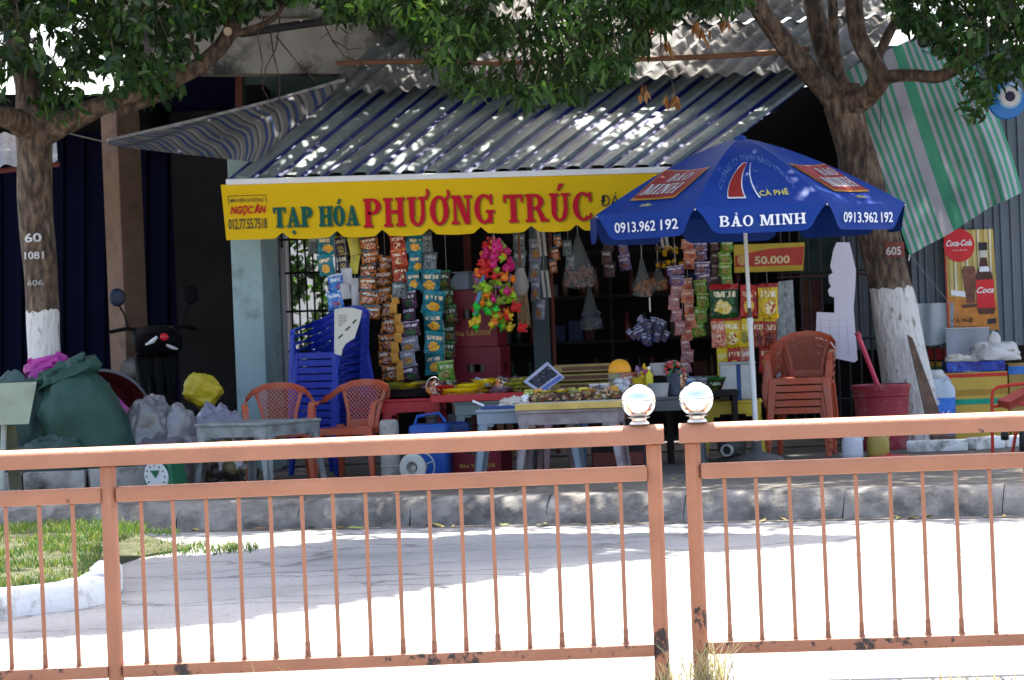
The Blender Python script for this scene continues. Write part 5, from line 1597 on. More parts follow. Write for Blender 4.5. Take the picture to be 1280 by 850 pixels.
S('bright green sachet strip beside the banner with fifty', 'sachgr', 899, 915, 300, 358, 4, 23.2)
S('pink coffee sachet strip hung left of the chips', 'sachpink', 838, 853, 355, 418, 4, 23.1)
S('orange and white sachet strip hung between pink and green', 'sachor', 852, 867, 348, 424, 5, 23.12)
S('green and yellow sachet strip hung just left of the chips', 'sachgr', 866, 882, 350, 420, 4, 23.1)
S('striped red and green candy sachets hung high under the parasol', 'sachor', 853, 869, 300, 336, 3, 23.15)
S('purple and white sachet strip hung high under the parasol', 'sachpurple', 868, 886, 300, 354, 4, 23.18)
S('bunch of blue and white sachets above the pink strip', 'sachpurple', 834, 854, 332, 356, 2, 23.0)
S('lowest pale pink sachet strip hung below the others', 'sachpink', 848, 862, 424, 466, 3, 23.2)
S('grey herb packet strip hung behind the toy bundle', 'clear', 641, 656, 292, 335, 2, 23.5)
S('grey patterned strip beside the straw broom', 'greydots', 662, 676, 300, 400, 4, 23.55)
S('dim grey packet strip in the dark right of the thin post', 'clear', 704, 716, 300, 336, 2, 24.1)
S('dim brown packet strip in the dark left of the bread bag', 'brownsach', 752, 766, 296, 346, 3, 24.0)
S('dim purple packet strip in the dark above the foil bunch', 'sachpurple', 772, 786, 300, 338, 2, 24.1)
S('small mixed packet strip hung between broom and clear bag', 'mixed', 688, 698, 294, 340, 3, 23.6)
# bunch of yellow fruit sweets
yb = at(835, 300, 23.1)
t = thing('yellow_sweet_bunch', 'bunch of yellow wrapped sweets hung under the parasol', 'sweets', yb)
ball = MB().lathe([(.0001, -1), (.6, -.75), (1, 0), (.6, .75), (.0001, 1)], 10).mesh('sweet', mat('yellow_wrapper', lin((170, 130, 20)), .35, .25, 20), smooth=True)
ballb = MB().lathe([(.0001, -1), (.6, -.75), (1, 0), (.6, .75), (.0001, 1)], 10).mesh('sweet', mat('brown_wrapper', lin((60, 35, 30)), .4, .25, 20), smooth=True)
k = 23.1 / F
MB().tube([(0, 0, .3), (0, 0, -.02)], .002, 4).build('cord', cordm, t)
for i in range(34):
    yy = random.choice([12, 14, 16, 28, 30, 32]) + random.uniform(-2, 2)
    s = random.uniform(2.2, 3.4) * k
    link('sweet', ball if i % 3 else ballb, t, (random.uniform(-15, 15) * k, random.uniform(-.05, .05), -yy * k), (random.uniform(0, 3), random.uniform(0, 3), 0), (s, s, s * 1.3))
# toys in a long bundle
tbp = at(617, 296, 22.95)
t = thing('toy_bundle', 'long bundle of bright plastic toys hung in front of the beer crates', 'toys', tbp)
k = 22.95 / F
tm = [mat('toy_' + n_, lin(c), .35, .1, 9) for n_, c in (('pink', (200, 40, 110)), ('red', (205, 40, 40)), ('lime', (150, 190, 40)), ('green', (50, 190, 60)), ('orange', (225, 120, 30)), ('yellow', (215, 180, 40)), ('olive', (120, 140, 50)), ('lilac', (150, 110, 150)))]
toyme = []
for m_ in tm:
    b = MB(); b.lathe([(.0001, -1), (.55, -.8), (.95, -.1), (.7, .5), (.5, .62), (.62, .9), (.35, 1.25), (.0001, 1.3)], 10); b.tube([(-.9, 0, .1), (-1.4, 0, .5)], [.3, .2], 6); b.tube([(.9, 0, .1), (1.4, 0, .5)], [.3, .2], 6)
    toyme.append(b.mesh('toy', m_, smooth=True))
MB().tube([(0, 0, .3), (0, 0, -112 * k)], .003, 4).build('cord', cordm, t)
bluecord = mat('blue_cord', (.08, .22, .32), .5)
MB().tube([(-14 * k, -.07, -46 * k), (-20 * k, -.08, -70 * k), (-27 * k, -.07, -96 * k)], [.012, .02, .012], 6).build('blue_handle', bluecord, t)
for i in range(96):
    v = (i + random.random()) / 96
    wpx = 9 + 17 * math.sin(min(1, v * 2.0) * PI / 2) + (7 if v > .75 else 0)
    ids = [0, 1, 2, 0, 1, 4] if v < .4 else ([2, 6, 0, 4, 7, 2] if v < .72 else [1, 3, 5, 4, 2, 5, 3])
    s = random.uniform(3.8, 6.2) * k
    link('toy', toyme[random.choice(ids)], t, (random.uniform(-1, 1) * wpx * k + (v > .8) * -2 * k, random.uniform(-.1, .08), -(6 + v * 110) * k), (random.uniform(-.8, .8), random.uniform(-1.5, 1.5), random.uniform(0, 6)), (s, s, s * random.uniform(.9, 1.3)))
# straw broom, hung bags
straw = mat('straw', lin((150, 125, 95)), .8, .3, 30)
bp = at(650, 335, 23.3)
t = thing('straw_broom', 'pale straw broom head hung right of the toy bundle', 'broom', bp)
k = 23.3 / F
b = MB()
for i in range(60):
    x = random.uniform(-1, 1); y = random.uniform(-.03, .03)
    b.tube([(x * .03, y * .5, 0), (x * .05, y, -25 * k), (x * .055 + .02, y, -random.uniform(60, 76) * k)], [.004, .006, .004], 4)
stuff(b.build('bristles', straw, t)); MB().lathe([(.035, 0), (.06, -.09), (.075, -.16), (.05, -.24)], 14).build('binding', mat('plastic_wrap', (.35, .33, .3), .35, .2), t, smooth=True)
MB().tube([(0, 0, .36), (0, 0, 0)], .012, 8).build('handle', polem, t)
glassy = bpy.data.materials.new('clear_plastic_bag'); glassy.use_nodes = True
gp_ = glassy.node_tree.nodes['Principled BSDF']; gp_.inputs['Base Color'].default_value = (.35, .38, .38, 1); gp_.inputs['Roughness'].default_value = .2; gp_.inputs['Alpha'].default_value = .13
def crumple(b, amp, freq, seed):
    for i, v in enumerate(b.v):
        nz = Vector((noise.noise(v * freq + Vector((seed, 0, 0))), noise.noise(v * freq + Vector((0, seed, 9))), noise.noise(v * freq + Vector((5, 0, seed)))))
        b.v[i] = v + nz * amp
    return b
def clear_bag(label, x, y, w_, h_, d, cm, n=26):
    t = thing('hanging_clear_bag', label, 'bag', at(x, y, d))
    k = d / F; W2, H2 = w_ * k / 2, h_ * k
    b = MB().lathe([(.004, 0), (.012, -.02), (W2 * .55, -H2 * .45), (W2 * .95, -H2 * .78), (W2 * .9, -H2 * .95), (.001, -H2)], 16, ay=.7)
    crumple(b, .012, 14, x).build('film', glassy, t, smooth=True)
    MB().tube([(0, 0, .2), (0, 0, 0)], .003, 4).build('cord', cordm, t)
    for i in range(n):
        s = random.uniform(.014, .026)
        o = link('goods', cm, t, (random.uniform(-.75, .75) * W2, random.uniform(-.4, .4) * W2, -H2 * random.uniform(.6, .94)), (random.random() * 3, random.random() * 3, 0), (s, s, s))
    return t
rb_m = MB().lathe([(.0001, -1), (.8, -.6), (1, .2), (.5, 1), (.0001, 1.05)], 8).mesh('goods', mat('dried_reddish_goods', lin((120, 75, 60)), .6, .4, 20), smooth=True)
ob_m = MB().lathe([(.0001, -1), (.8, -.6), (1, .2), (.5, 1), (.0001, 1.05)], 8).mesh('goods', mat('dark_bluish_goods', lin((55, 60, 75)), .6, .4, 20), smooth=True)
br_m = MB().lathe([(.0001, -1), (.8, -.6), (1, .2), (.5, 1), (.0001, 1.05)], 8).mesh('goods', mat('brown_bread_goods', lin((140, 90, 50)), .6, .3, 20), smooth=True)
clear_bag('clear triangular bag of reddish dried goods under the banner end', 722, 292, 46, 70, 23.2, rb_m, 34)
clear_bag('dim bag of bluish goods hung behind the magazine', 737, 358, 30, 56, 23.9, ob_m, 18)
clear_bag('clear bag of brown bread hung under the parasol left edge', 802, 322, 27, 50, 23.0, br_m, 18)
clear_bag('brown paper-like bag hung beside the bread bag', 822, 330, 24, 34, 23.2, br_m, 22)
for x, y0, y1, lb_ in ((675, 288, 320, 'upper pair of white tubes hung under the banner'), (680, 338, 372, 'lower pair of white tubes hung beside the broom'), (828, 288, 310, 'white tubes hung behind the parasol rim')):
    p = at(x, y0, 23.4)
    t = thing('white_tubes', lb_, 'tubes', p, 0, 'white tubes hung in the shop front')
    h = (y1 - y0) * 23.4 / F
    for dx in (-.02, .022): MB().tube([(dx, 0, 0), (dx + .02, 0, -h)], .014, 8).build('tube', mat('dusty_white', (.42, .4, .37), .6, .15), t, smooth=True)
    MB().tube([(0, .01, .25), (0, .01, -.02)], .002, 4).build('cord', cordm, t)
# foil-tassel lamp-like bunch of blue sachets
fp = at(812, 372, 22.95); k = 22.95 / F
t = thing('blue_foil_bunch', 'fan-shaped bunch of blue and silver foil sachets hung on a white cord', 'sachets', fp)
MB().tube([(0, 0, 0), (0, 0, -18 * k)], .006, 6).build('cord', wstrip, t)
pk('foil', [(15, 25, 75), (25, 40, 110), (150, 150, 165), (20, 25, 60), (110, 80, 70)], 3.5)
for i in range(30):
    a = random.uniform(-1, 1); rr = random.uniform(14, 40)
    x = math.sin(a * .75) * rr * .9; z = -16 - math.cos(a * .75) * rr
    link('sachet', PM['foil'], t, (x * k, random.uniform(-.06, .06), z * k), (0, a * .75, random.uniform(-.5, .5)), (.055, .04, .1))

# chip bags in rows
rows = [[('chipgreen', 886, 924, 355, 398, 'large green chip bag at the left of the top row'), ('chipred', 925, 948, 356, 396, 'red chip bag in the top row behind the parasol pole'), ('chipyellow', 947, 973, 354, 398, 'yellow chip bag at the right of the top row')],
        [('chipwhite', 889, 908, 398, 434, 'pale red chip bag at the left of the middle row'), ('chipyellow', 904, 926, 396, 435, 'yellow and white chip bag in the middle row'), ('lemon', 925, 940, 398, 434, 'narrow lemon chip bag in the middle row'), ('chipstripe', 940, 956, 398, 434, 'dark red striped chip bag right of the parasol pole'), ('chipstripe', 955, 971, 398, 435, 'dark red striped chip bag at the right of the middle row')],
        [('lemon', 896, 911, 434, 470, 'lemon chip bag at the left of the bottom row'), ('chipred', 909, 927, 432, 468, 'orange-red chip bag second in the bottom row'), ('chipwhite', 925, 943, 431, 468, 'red and cream chip bag left of the parasol pole, bottom row'), ('chipred', 949, 968, 431, 466, 'red chip bag at the right of the bottom row')]]
wht_l = mat('chip_lettering', (.7, .66, .5), .4)
for r_, row in enumerate(rows):
    for (key, x0, x1, y0, y1, lb_) in row:
        d = 22.9 + .04 * r_; k = d / F
        c = at((x0 + x1) / 2, (y0 + y1) / 2, d)
        t = thing('chip_bag', lb_, 'chip bag', c, 0, 'chip bags hung in rows')
        W2, H2 = (x1 - x0) * k * 1.02, (y1 - y0) * k
        o = link('bag', PM[key], t, (0, 0, 0), (random.uniform(-.1, .1), R(2) + random.uniform(-.06, .06), random.uniform(-.2, .2)), (W2, W2 * .9, H2))
        MB().tube([(0, .02, H2 / 2), (0, .02, H2 / 2 + .1)], .0015, 4).build('cord', cordm, t)

# banner with fifty thousand
yb = at(918, 342, 24.0)
t = thing('price_banner', 'small yellow and red banner reading 50.000 behind the parasol pole', 'banner', yb)
def rq(x, y, off): return at(x, y, 24.0) + Vector((0, -off, 0)) - yb
def rpoly(nm, pts, off, m):
    b = MB(); n = len(pts)
    b.add([rq(x, y, off) for x, y in pts] + [rq(x, y, off - .003) for x, y in pts], [list(range(n)), [n + i for i in range(n)][::-1]] + [(i, (i + 1) % n, n + (i + 1) % n, n + i) for i in range(n)])
    b.build(nm, m, t)
rpoly('board', [(918, 341), (1004, 338), (1006, 303), (917, 306)], .004, mat('banner_yellow', (.55, .38, .03), .5, .1))
rpoly('red_band', [(919, 334), (1003, 331), (1005, 308), (960, 311), (919, 320)], .008, mat('banner_red', (.5, .05, .03), .5, .15))
vs, fs = text2d('50.000', .03)
MB().add([rq(943 + v[0] * 44, 330 - v[0] * 1.5 - v[1] * 9.5, .012) for v in vs], fs).build('lettering', mat('banner_cream', (.75, .6, .3), .5), t)
MB().lathe([(.001, 0), (.05, 0), (.05, .004), (.001, .005)], 16, M=Matrix.Translation(rq(928, 325, .01)) @ Matrix.Rotation(R(90), 4, 'X')).build('badge', mat('banner_badge', (.6, .35, .1), .5, .3, 30), t)

# grille to the right of the chips
gb = foot(1040, 24.2)
t = thing('shop_grille', 'dark iron grille of bars between the chips and the right tree', 'grille', gb)
for x in (979, 990, 1002, 1013, 1028, 1046, 1060, 1074, 1088):
    MB().tube([at(x - 5, 255, 24.2) - gb, at(x + 6, 545, 24.2) - gb], .010, 6).build('bar', dkiron, t)
for y in (340, 345, 425, 500):
    MB().tube([at(972, y + 2, 24.18) - gb, at(1096, y - 3, 24.18) - gb], .011, 6).build('crossbar', mat('rusty_iron', (.07, .03, .025), .7, .3) if y == 345 else dkiron, t)
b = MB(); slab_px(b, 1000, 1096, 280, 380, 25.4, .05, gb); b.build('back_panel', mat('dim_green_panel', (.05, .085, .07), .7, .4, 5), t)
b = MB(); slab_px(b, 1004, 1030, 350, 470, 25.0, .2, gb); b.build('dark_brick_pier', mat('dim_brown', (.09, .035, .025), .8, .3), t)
# perforated steel angle
pg = foot(985, 23.7)
t = thing('perforated_angle', 'grey galvanised perforated angle post right of the chips', 'post', pg)
galv = mat('galvanised', (.3, .34, .35), .45, .3, 18, metal=.4, c2=(.1, .11, .11), amt=.4, s2=14)
b = MB(); p = [at(973, 352, 23.7) - pg, at(991, 350, 23.8) - pg, at(999, 500, 23.8) - pg, at(969, 500, 23.7) - pg]
b.hexa([p[3], p[2], p[2] + Vector((0, .02, 0)), p[3] + Vector((0, .02, 0)), p[0], p[1], p[1] + Vector((0, .02, 0)), p[0] + Vector((0, .02, 0))]); b.build('flange', galv, t)
b = MB()
for i in range(22): b.box(at(971.5 - .1 * i, 356 + i * 6.4, 23.69) - pg, (.014, .012, .022))
stuff(b.build('holes', mat('hole_dark', (.02, .02, .02), .9), t))
# white cut-out board
wp = at(1045, 452, 23.0)
t = thing('white_cutout_board', 'white bottle-shaped cut-out board with square foot above the red bucket', 'board', wp)
ol = [(1021, 390), (1043, 391), (1043, 372), (1037, 370), (1035, 363), (1039, 358), (1036, 352), (1036, 345), (1041, 341), (1038, 333), (1042, 312), (1046, 303), (1062, 303), (1066, 320), (1070, 338), (1069, 360), (1067, 385), (1072, 450), (1068, 453), (1040, 447), (1019, 443)]
b = MB(); n = len(ol)
b.add([at(x, y, 23.0) - wp for x, y in ol] + [at(x, y, 23.0) + Vector((0, .012, 0)) - wp for x, y in ol], [list(range(n)), [n + i for i in range(n)][::-1]] + [(i, (i + 1) % n, n + (i + 1) % n, n + i) for i in range(n)])
b.build('board', mat('white_board', (.6, .58, .66), .6, .04, 3), t)
for i_ in range(5): MB().box((at(1046, 400 + i_ * 9, 22.998) - wp), (.3, .002, .0025)).build('fold_line', mat('board_line', (.42, .41, .5), .7), t)
for i_ in range(4): MB().box((at(1027 + i_ * 11, 420, 22.998) - wp), (.0025, .002, .32)).build('fold_line', mat('board_line', (.42, .41, .5), .7), t)
MB().tube([at(1055, 305, 23.05) - wp, at(1055, 270, 23.05) - wp], .003, 4).build('cord', cordm, t)

# ------------------------------------------------------------------ crates
crim = mat('beer_crate_red', (.15, .005, .016), .45, .12, 4); goldp = mat('crate_gold', (.42, .27, .05), .5, .2, 30)
def crate(label, x, y_bot, d, w_px, h_px, rz, z=None):
    k = d / F; W2, H2, D2 = w_px * k, h_px * k, w_px * k * .8
    p = foot(x, d) if z is None else Vector((foot(x, d).x, d, z))
    t = thing('beer_crate', label, 'crate', p, rz, 'red beer crates')
    b = MB(); y0 = -D2 / 2; th = .012
    hx, hz0, hz1 = W2 * .17, H2 * .5, H2 * .66
    for (cx, cz, sx, sz) in ((0, hz0 / 2, W2, hz0), (0, (hz1 + H2) / 2, W2, H2 - hz1), (-(W2 / 2 + hx) / 2, (hz0 + hz1) / 2, W2 / 2 - hx, hz1 - hz0), ((W2 / 2 + hx) / 2, (hz0 + hz1) / 2, W2 / 2 - hx, hz1 - hz0)):
        b.box((cx, y0 + th / 2, cz), (sx, th, sz))
    b.build('front_panel', crim, t)
    b = MB(); b.box((-W2 / 2 + th / 2, th / 2, H2 / 2), (th, D2 - th, H2 - .004)); b.box((0, D2 / 2 - th / 2, H2 / 2), (W2 - 2 * th, th, H2 - .004)); b.build('side_panel', crim, t)
    b = MB(); hy = D2 * .12
    for (cy, cz, sy, sz) in ((0, hz0 / 2, D2, hz0), (0, (hz1 + H2) / 2, D2, H2 - hz1), (-(D2 / 2 + hy) / 2, (hz0 + hz1) / 2, D2 / 2 - hy, hz1 - hz0), ((D2 / 2 + hy) / 2, (hz0 + hz1) / 2, D2 / 2 - hy, hz1 - hz0)):
        b.box((W2 / 2 - th / 2, cy + th / 2, cz), (th, sy - th - .002, sz - .003))
    b.build('side_panel', crim, t)
    MB().box((0, 0, H2 * .1), (W2 - .04, D2 - .04, .01)).build('floor', crim, t)
    for i in (-1, 1): MB().tube([(i * W2 * .12, y0 + .06, H2 * .12), (i * W2 * .12, y0 + .06, H2 * .8)], [.03, .03], 10).build('bottle', mat('dim_bottle', (.1, .1, .09), .2, .3), t, smooth=True)
    vs, fs = slab2d('SAIGON', .03, .22)
    MB().add([((-.12 + v[0] * .5) * W2, y0 - .003 - .0004 * v[2], H2 * .2 + v[1] * H2 * .085) for v in vs], fs).build('lettering', goldp, t)
    vs, fs = text2d('Bia', .01)
    MB().add([((-.36 + v[0] * .2) * W2, y0 - .003, H2 * .2 + v[1] * H2 * .085) for v in vs], fs).build('lettering', goldp, t)
    return t
crate('lower red beer crate of the stack behind the yellow packets', 606, 0, 23.5, 64, 62, R(-14), .78)
crate('upper red beer crate of the stack behind the toy bundle', 603, 0, 23.5, 64, 70, R(-14), .78 + 63 * 23.5 / F)
crate('red beer crate on the ground under the tables', 604, 0, 21.5, 62, 54, R(-16))
# box that carries the crate stack, and the grey box on top
t = thing('wooden_stand', 'low wooden stand carrying the stack of beer crates', 'stand', foot(606, 23.5), R(-14))
MB().box((0, 0, .555), (.48, .42, .04)).build('top', polem, t)
for sx in (-1, 1):
    for sy in (-1, 1): MB().box((sx * .2, sy * .17, .267), (.05, .05, .534)).build('leg', polem, t)
t = thing('grey_box', 'slanted grey-blue box on top of the beer crates', 'box', Vector((foot(596, 23.5).x, 23.5, .78 + 134 * 23.5 / F)), R(-14))
b = MB(); b.hexa([Vector(v) for v in ((-.2, -.14, 0), (.02, -.14, 0), (.02, .14, 0), (-.2, .14, 0), (-.1, -.1, .15), (.02, -.1, .15), (.02, .12, .15), (-.14, .12, .15))]); b.build('body', mat('grey_blue_box', (.17, .2, .24), .6, .2), t, bevel=.006)
MB().box((-.05, .01, .156), (.16, .24, .01)).build('lid', mat('grey_lid', (.2, .2, .2), .6), t)
# inner posts of the shop front
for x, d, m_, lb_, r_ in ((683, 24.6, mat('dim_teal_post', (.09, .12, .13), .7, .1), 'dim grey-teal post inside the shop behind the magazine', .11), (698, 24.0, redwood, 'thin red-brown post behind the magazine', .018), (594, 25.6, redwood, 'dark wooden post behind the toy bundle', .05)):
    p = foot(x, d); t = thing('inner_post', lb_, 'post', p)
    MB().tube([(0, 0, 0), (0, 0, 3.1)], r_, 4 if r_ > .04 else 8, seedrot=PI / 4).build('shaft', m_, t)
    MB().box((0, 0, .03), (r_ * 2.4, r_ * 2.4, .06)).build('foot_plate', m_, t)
# ------------------------------------------------------------------ goods on the tables
def blob(r, seed, amp=.12, freq=4.0, nu=26, nv=18, boxy=1.0, flat=-.75, crease=0.0):
    b = MB()
    for j in range(nv + 1):
        th = PI * j / nv
        for i in range(nu):
            ph = 2 * PI * i / nu
            sp = lambda c: math.copysign(abs(c) ** boxy, c)
            v = Vector((sp(math.sin(th)) * sp(math.cos(ph)), sp(math.sin(th)) * sp(math.sin(ph)), -sp(math.cos(th))))
            n1 = noise.noise(v * freq * .5 + Vector((seed, 1, 2))); n2 = noise.noise(v * freq * 1.6 + Vector((2, seed, 7)))
            f_ = 1 + amp * n1 + amp * .5 * n2
            if crease: f_ -= crease * (1 - abs(noise.noise(v * freq + Vector((seed, seed, 0)))) * 3) if abs(noise.noise(v * freq + Vector((seed, seed, 0)))) < .33 else 0
            p = Vector((v.x * r[0], v.y * r[1], v.z * r[2])) * f_
            p.z = max(p.z, flat * r[2])
            b.v.append(p)
    for j in range(nv):
        for i in range(nu):
            b.f.append([j * nu + i, j * nu + (i + 1) % nu, (j + 1) * nu + (i + 1) % nu, (j + 1) * nu + i]); b.m.append(0)
    return b
def tilt(b, M): 
    b.v = [M @ v for v in b.v]; return b
def on(px, py, d): return at(px, py, d)

# yellow-edged board with a heap of dried goods
TZ = SW + .55
t = thing('goods_board', 'board with yellow edge lying on the mauve table', 'board', Vector((foot(722, 20.45).x, 20.45, TZ)), R(-9))
MB().box((0, 0, .028), (.84, .62, .052)).build('slab', mat('yellow_board_edge', (.5, .36, .1), .6, .15, 6), t, bevel=.004)
MB().box((0, 0, .0565), (.82, .6, .005)).build('paper_top', mat('grey_paper', (.4, .39, .38), .8, .15), t)
hp = Vector((foot(726, 20.5).x, 20.5, TZ + .06))
grease_ = mat('greasy_metal', (.05, .047, .045), .5, .3, 9)
t = thing('dried_goods_heap', 'low brown heap of small dried goods spread over the yellow-edged board', 'heap', hp)
cols = [mat('heap_' + n_, lin(c), .7, .3, 30) for n_, c in (('brown', (115, 85, 60)), ('tan', (165, 135, 95)), ('dark', (60, 48, 40)), ('olive', (130, 120, 50)), ('pale', (175, 165, 150)), ('rust', (130, 60, 45)))]
b = MB()
for i in range(900):
    x = random.uniform(-.37, .38); y = random.uniform(-.25, .25)
    hz = .045 * (1 - (x / .45) ** 4) * (.5 + .5 * math.cos(y * 5)) + .02 * max(0, noise.noise(Vector((x * 9, y * 9, 3))))
    s = random.uniform(.01, .028)
    rm = Matrix.Rotation(random.uniform(0, 3), 3, 'Z') @ Matrix.Rotation(random.uniform(-.6, .6), 3, 'X')
    b.box((x, y, random.uniform(.004, hz + .02)), (s * random.uniform(.6, 1.6), s, s * random.uniform(.3, .8)), rot=rm, mi=random.choice([0, 0, 0, 1, 1, 2, 2, 3, 4, 5]))
stuff(b.build('heap', cols, t))
# flat packets beside it
for i, (x, y, key, lb_) in enumerate(((680, 497, 'greenyel', 'small olive packet on the left end of the board'), (700, 494, 'lemon', 'small lemon packet on the board near the magazine'), (735, 497, 'gold', 'small gold packet lying in the middle of the board'))):
    p = at(x, y + 4, 20.5); p.z = TZ + .12
    t = thing('small_packet', lb_, 'packet', p, 0, 'small packets on the board')
    link('foil', PM[key], t, (0, 0, 0), (R(65), 0, random.uniform(-.5, .5)), (.13, .11, .1))
    link('seam', PM['clear'], t, (0, .045, .012), (R(65), 0, 0), (.12, .02, .015))
# white cups with blue print
for x, lb_ in ((743, 'left white cup with blue print on the goods board'), (756, 'right white cup with blue print on the goods board')):
    p = Vector((at(x, 500, 20.75).x, 20.75, TZ + .06))
    t = thing('paper_cup', lb_, 'cup', p, 0, 'white cups on the goods board')
    MB().lathe([(.026, 0), (.028, .003), (.036, .1), (.04, .104), (.04, .112), (.034, .11), (.03, .06)], 18).build('cup', mat('cup_white', (.62, .6, .57), .5, .06), t, smooth=True)
    b = MB()
    b.grid(lambda u, v: Vector((math.sin((u - .5) * 1.6) * (.0298 + .006 * v), -math.cos((u - .5) * 1.6) * (.0298 + .006 * v) - .0012, .025 + .05 * v)), 6, 1); b.build('blue_print', mat('cup_blue', (.02, .3, .55), .5), t)
# jar with orange lid
p = Vector((at(776, 500, 21.0).x, 21.0, SW + .6))
t = thing('sweet_jar', 'clear round jar with orange dome lid and white sweets', 'jar', p)
MB().lathe([(.06, 0), (.085, .015), (.098, .07), (.1, .13), (.092, .19), (.085, .2)], 24).build('jar', glassy, t, smooth=True)
MB().lathe([(.09, .2), (.092, .215), (.085, .25), (.06, .285), (.03, .3), (.0001, .305)], 24).build('lid', mat('orange_lid', (.72, .3, .01), .4, .05), t, smooth=True)
for i in range(16):
    s = random.uniform(.02, .03); a = random.uniform(0, 6.3); r_ = random.uniform(.0, .06)
    link('sweet', MB().lathe([(.0001, -1), (.8, -.4), (.9, .5), (.0001, 1)], 8).mesh('sweet', mat('white_wrapped_sweet', (.6, .6, .64), .4, .15), smooth=True), t, (r_ * math.cos(a), r_ * math.sin(a), random.uniform(.03, .15)), (random.random() * 3, random.random() * 3, 0), (s, s, s))
t = thing('jar_crate', 'dark crate carrying the sweet jar behind the goods board', 'crate', Vector((p.x - .03, 21.05, SW)), R(-5))
MB().box((0, 0, .3), (.42, .34, .59)).build('body', interior, t, bevel=.006)
for z in (.12, .3, .48): MB().box((0, -.175, z), (.4, .012, .1)).build('slat', redwood, t)
# magazine
mp = at(681, 492, 21.6)
t = thing('magazine', 'tilted magazine with a dark group photograph on its cover', 'magazine', mp)
def mq(u, v, off=0):
    A_, B_, C_, D_ = at(654, 477, 21.55), at(676, 492, 21.5), at(706, 472, 21.6), at(684, 452, 21.7)
    return A_.lerp(B_, u).lerp(D_.lerp(C_, u), v) + Vector((0, -off, 0)) - mp
def mpoly(nm, pts, off, m):
    b = MB(); n = len(pts)
    b.add([mq(u, v, off) for u, v in pts] + [mq(u, v, off - .004) for u, v in pts], [list(range(n)), [n + i for i in range(n)][::-1]] + [(i, (i + 1) % n, n + (i + 1) % n, n + i) for i in range(n)]); b.build(nm, m, t)
mpoly('cover', [(0, 0), (1, 0), (1, 1), (0, 1)], .004, mat('magazine_pale', (.42, .42, .55), .4, .06))
mpoly('photo', [(.14, .1), (.72, .1), (.72, .92), (.14, .92)], .009, mat('magazine_photo', (.03, .03, .045), .4, .9, 26, c2=(.16, .15, .17), amt=.42, s2=34, soft=.03))
mpoly('blue_bar', [(.8, .05), (.95, .05), (.95, .95), (.8, .95)], .009, mat('magazine_blue', (.1, .14, .4), .4))
# red tray and its packets
RZ = SW + .60
rtp = Vector((foot(612, 21.75).x, 21.75, RZ))
t = thing('red_tray', 'long red tray on the grey-green table', 'tray', rtp, R(-6))
MB().box((0, 0, .012), (.86, .5, .022)).build('base', redpl, t)
for (cx, cy, sx, sy) in ((0, -.25, .86, .012), (0, .25, .86, .012), (-.43, 0, .012, .488), (.43, 0, .012, .488)): MB().box((cx, cy, .03), (sx, sy, .06)).build('rim', redpl, t, bevel=.004)
def lying(label, key, x, y, d, w_, h_, z, rz=0.0, rx=60, grp='packets lying on trays'):
    p = at(x, y, d); p.z = z
    t = thing('snack_packet', label, 'packet', p, rz, grp)
    o = link('bag', PM[key], t, (0, 0, .03), (R(rx), 0, 0), (w_, w_ * .7, h_))
    for sg in (-.5, .5): link('crimp', PM[key], t, (0, sg * h_ * math.sin(R(rx)) * 1.0, .03 + -sg * -h_ * math.cos(R(rx))), (R(rx), 0, 0), (w_ * .96, .02, .03))
    return t
for i, (x, y, key, wd, lb_) in enumerate(((575, 490, 'lemon', .3, 'large bright yellow packet at the left of the red tray'), (590, 484, 'lemon', .26, 'bright yellow packet lying on top in the red tray'), (606, 493, 'lemon', .22, 'yellow packet with grey print at the front of the red tray'), (622, 488, 'greydots', .2, 'grey transparent packet in the middle of the red tray'), (640, 484, 'greenyel', .22, 'green and yellow packet by the beer crates'), (652, 490, 'greenyel', .2, 'dark green packet at the right of the red tray'), (655, 482, 'sachgr', .2, 'lime packet under the tilted magazine'), (557, 494, 'chipred', .16, 'red shiny packet at the left corner of the red tray'))):
    lying(lb_, key, x, y, 21.75 + (i % 3) * .08, wd, .2, RZ + .03 + .03 * (i % 3), random.uniform(-.6, .6), 62)
# black tray with green-yellow packets
bz = SW + .63; bp_ = Vector((foot(520, 22.15).x, 22.15, bz))
t = thing('black_tray', 'shallow black tray on the red table', 'tray', bp_, R(-4))
MB().lathe([(.2, 0), (.29, .02), (.31, .075), (.32, .08), (.3, .07), (.27, .025), (.001, .02)], 28, ay=.75).build('bowl', mat('black_plastic', (.012, .012, .014), .35, .1), t, smooth=True)
for i, (x, key, lb_) in enumerate(((470, 'greenyel', 'olive packet at the left end of the black tray'), (486, 'greenyel', 'olive and yellow packet second from left in the black tray'), (502, 'lemon', 'yellow packet in the middle of the black tray'), (516, 'greenyel', 'mottled olive packet right of the yellow one in the black tray'), (530, 'sachpink', 'pinkish packet at the right of the black tray'))):
    lying(lb_, key, x + 8, 485, 22.12 + .05 * (i % 2), .17, .2, bz + .05 + .012 * (i % 2), random.uniform(-.5, .5), 66)
# wire-handled kettle lid ring beside it
kp_ = at(543, 492, 22.0); kp_.z = bz + .01
t = thing('wire_basket', 'small dark basket with thin wire handle beside the black tray', 'basket', kp_)
MB().lathe([(.05, 0), (.07, .06), (.072, .065), (.045, .01)], 14).build('bowl', dkiron, t, smooth=True)
MB().tube([(-.07 * math.cos(a), 0, .06 + .1 * math.sin(a)) for a in [PI * i / 10 for i in range(11)]], .004, 6).build('handle', steel, t)
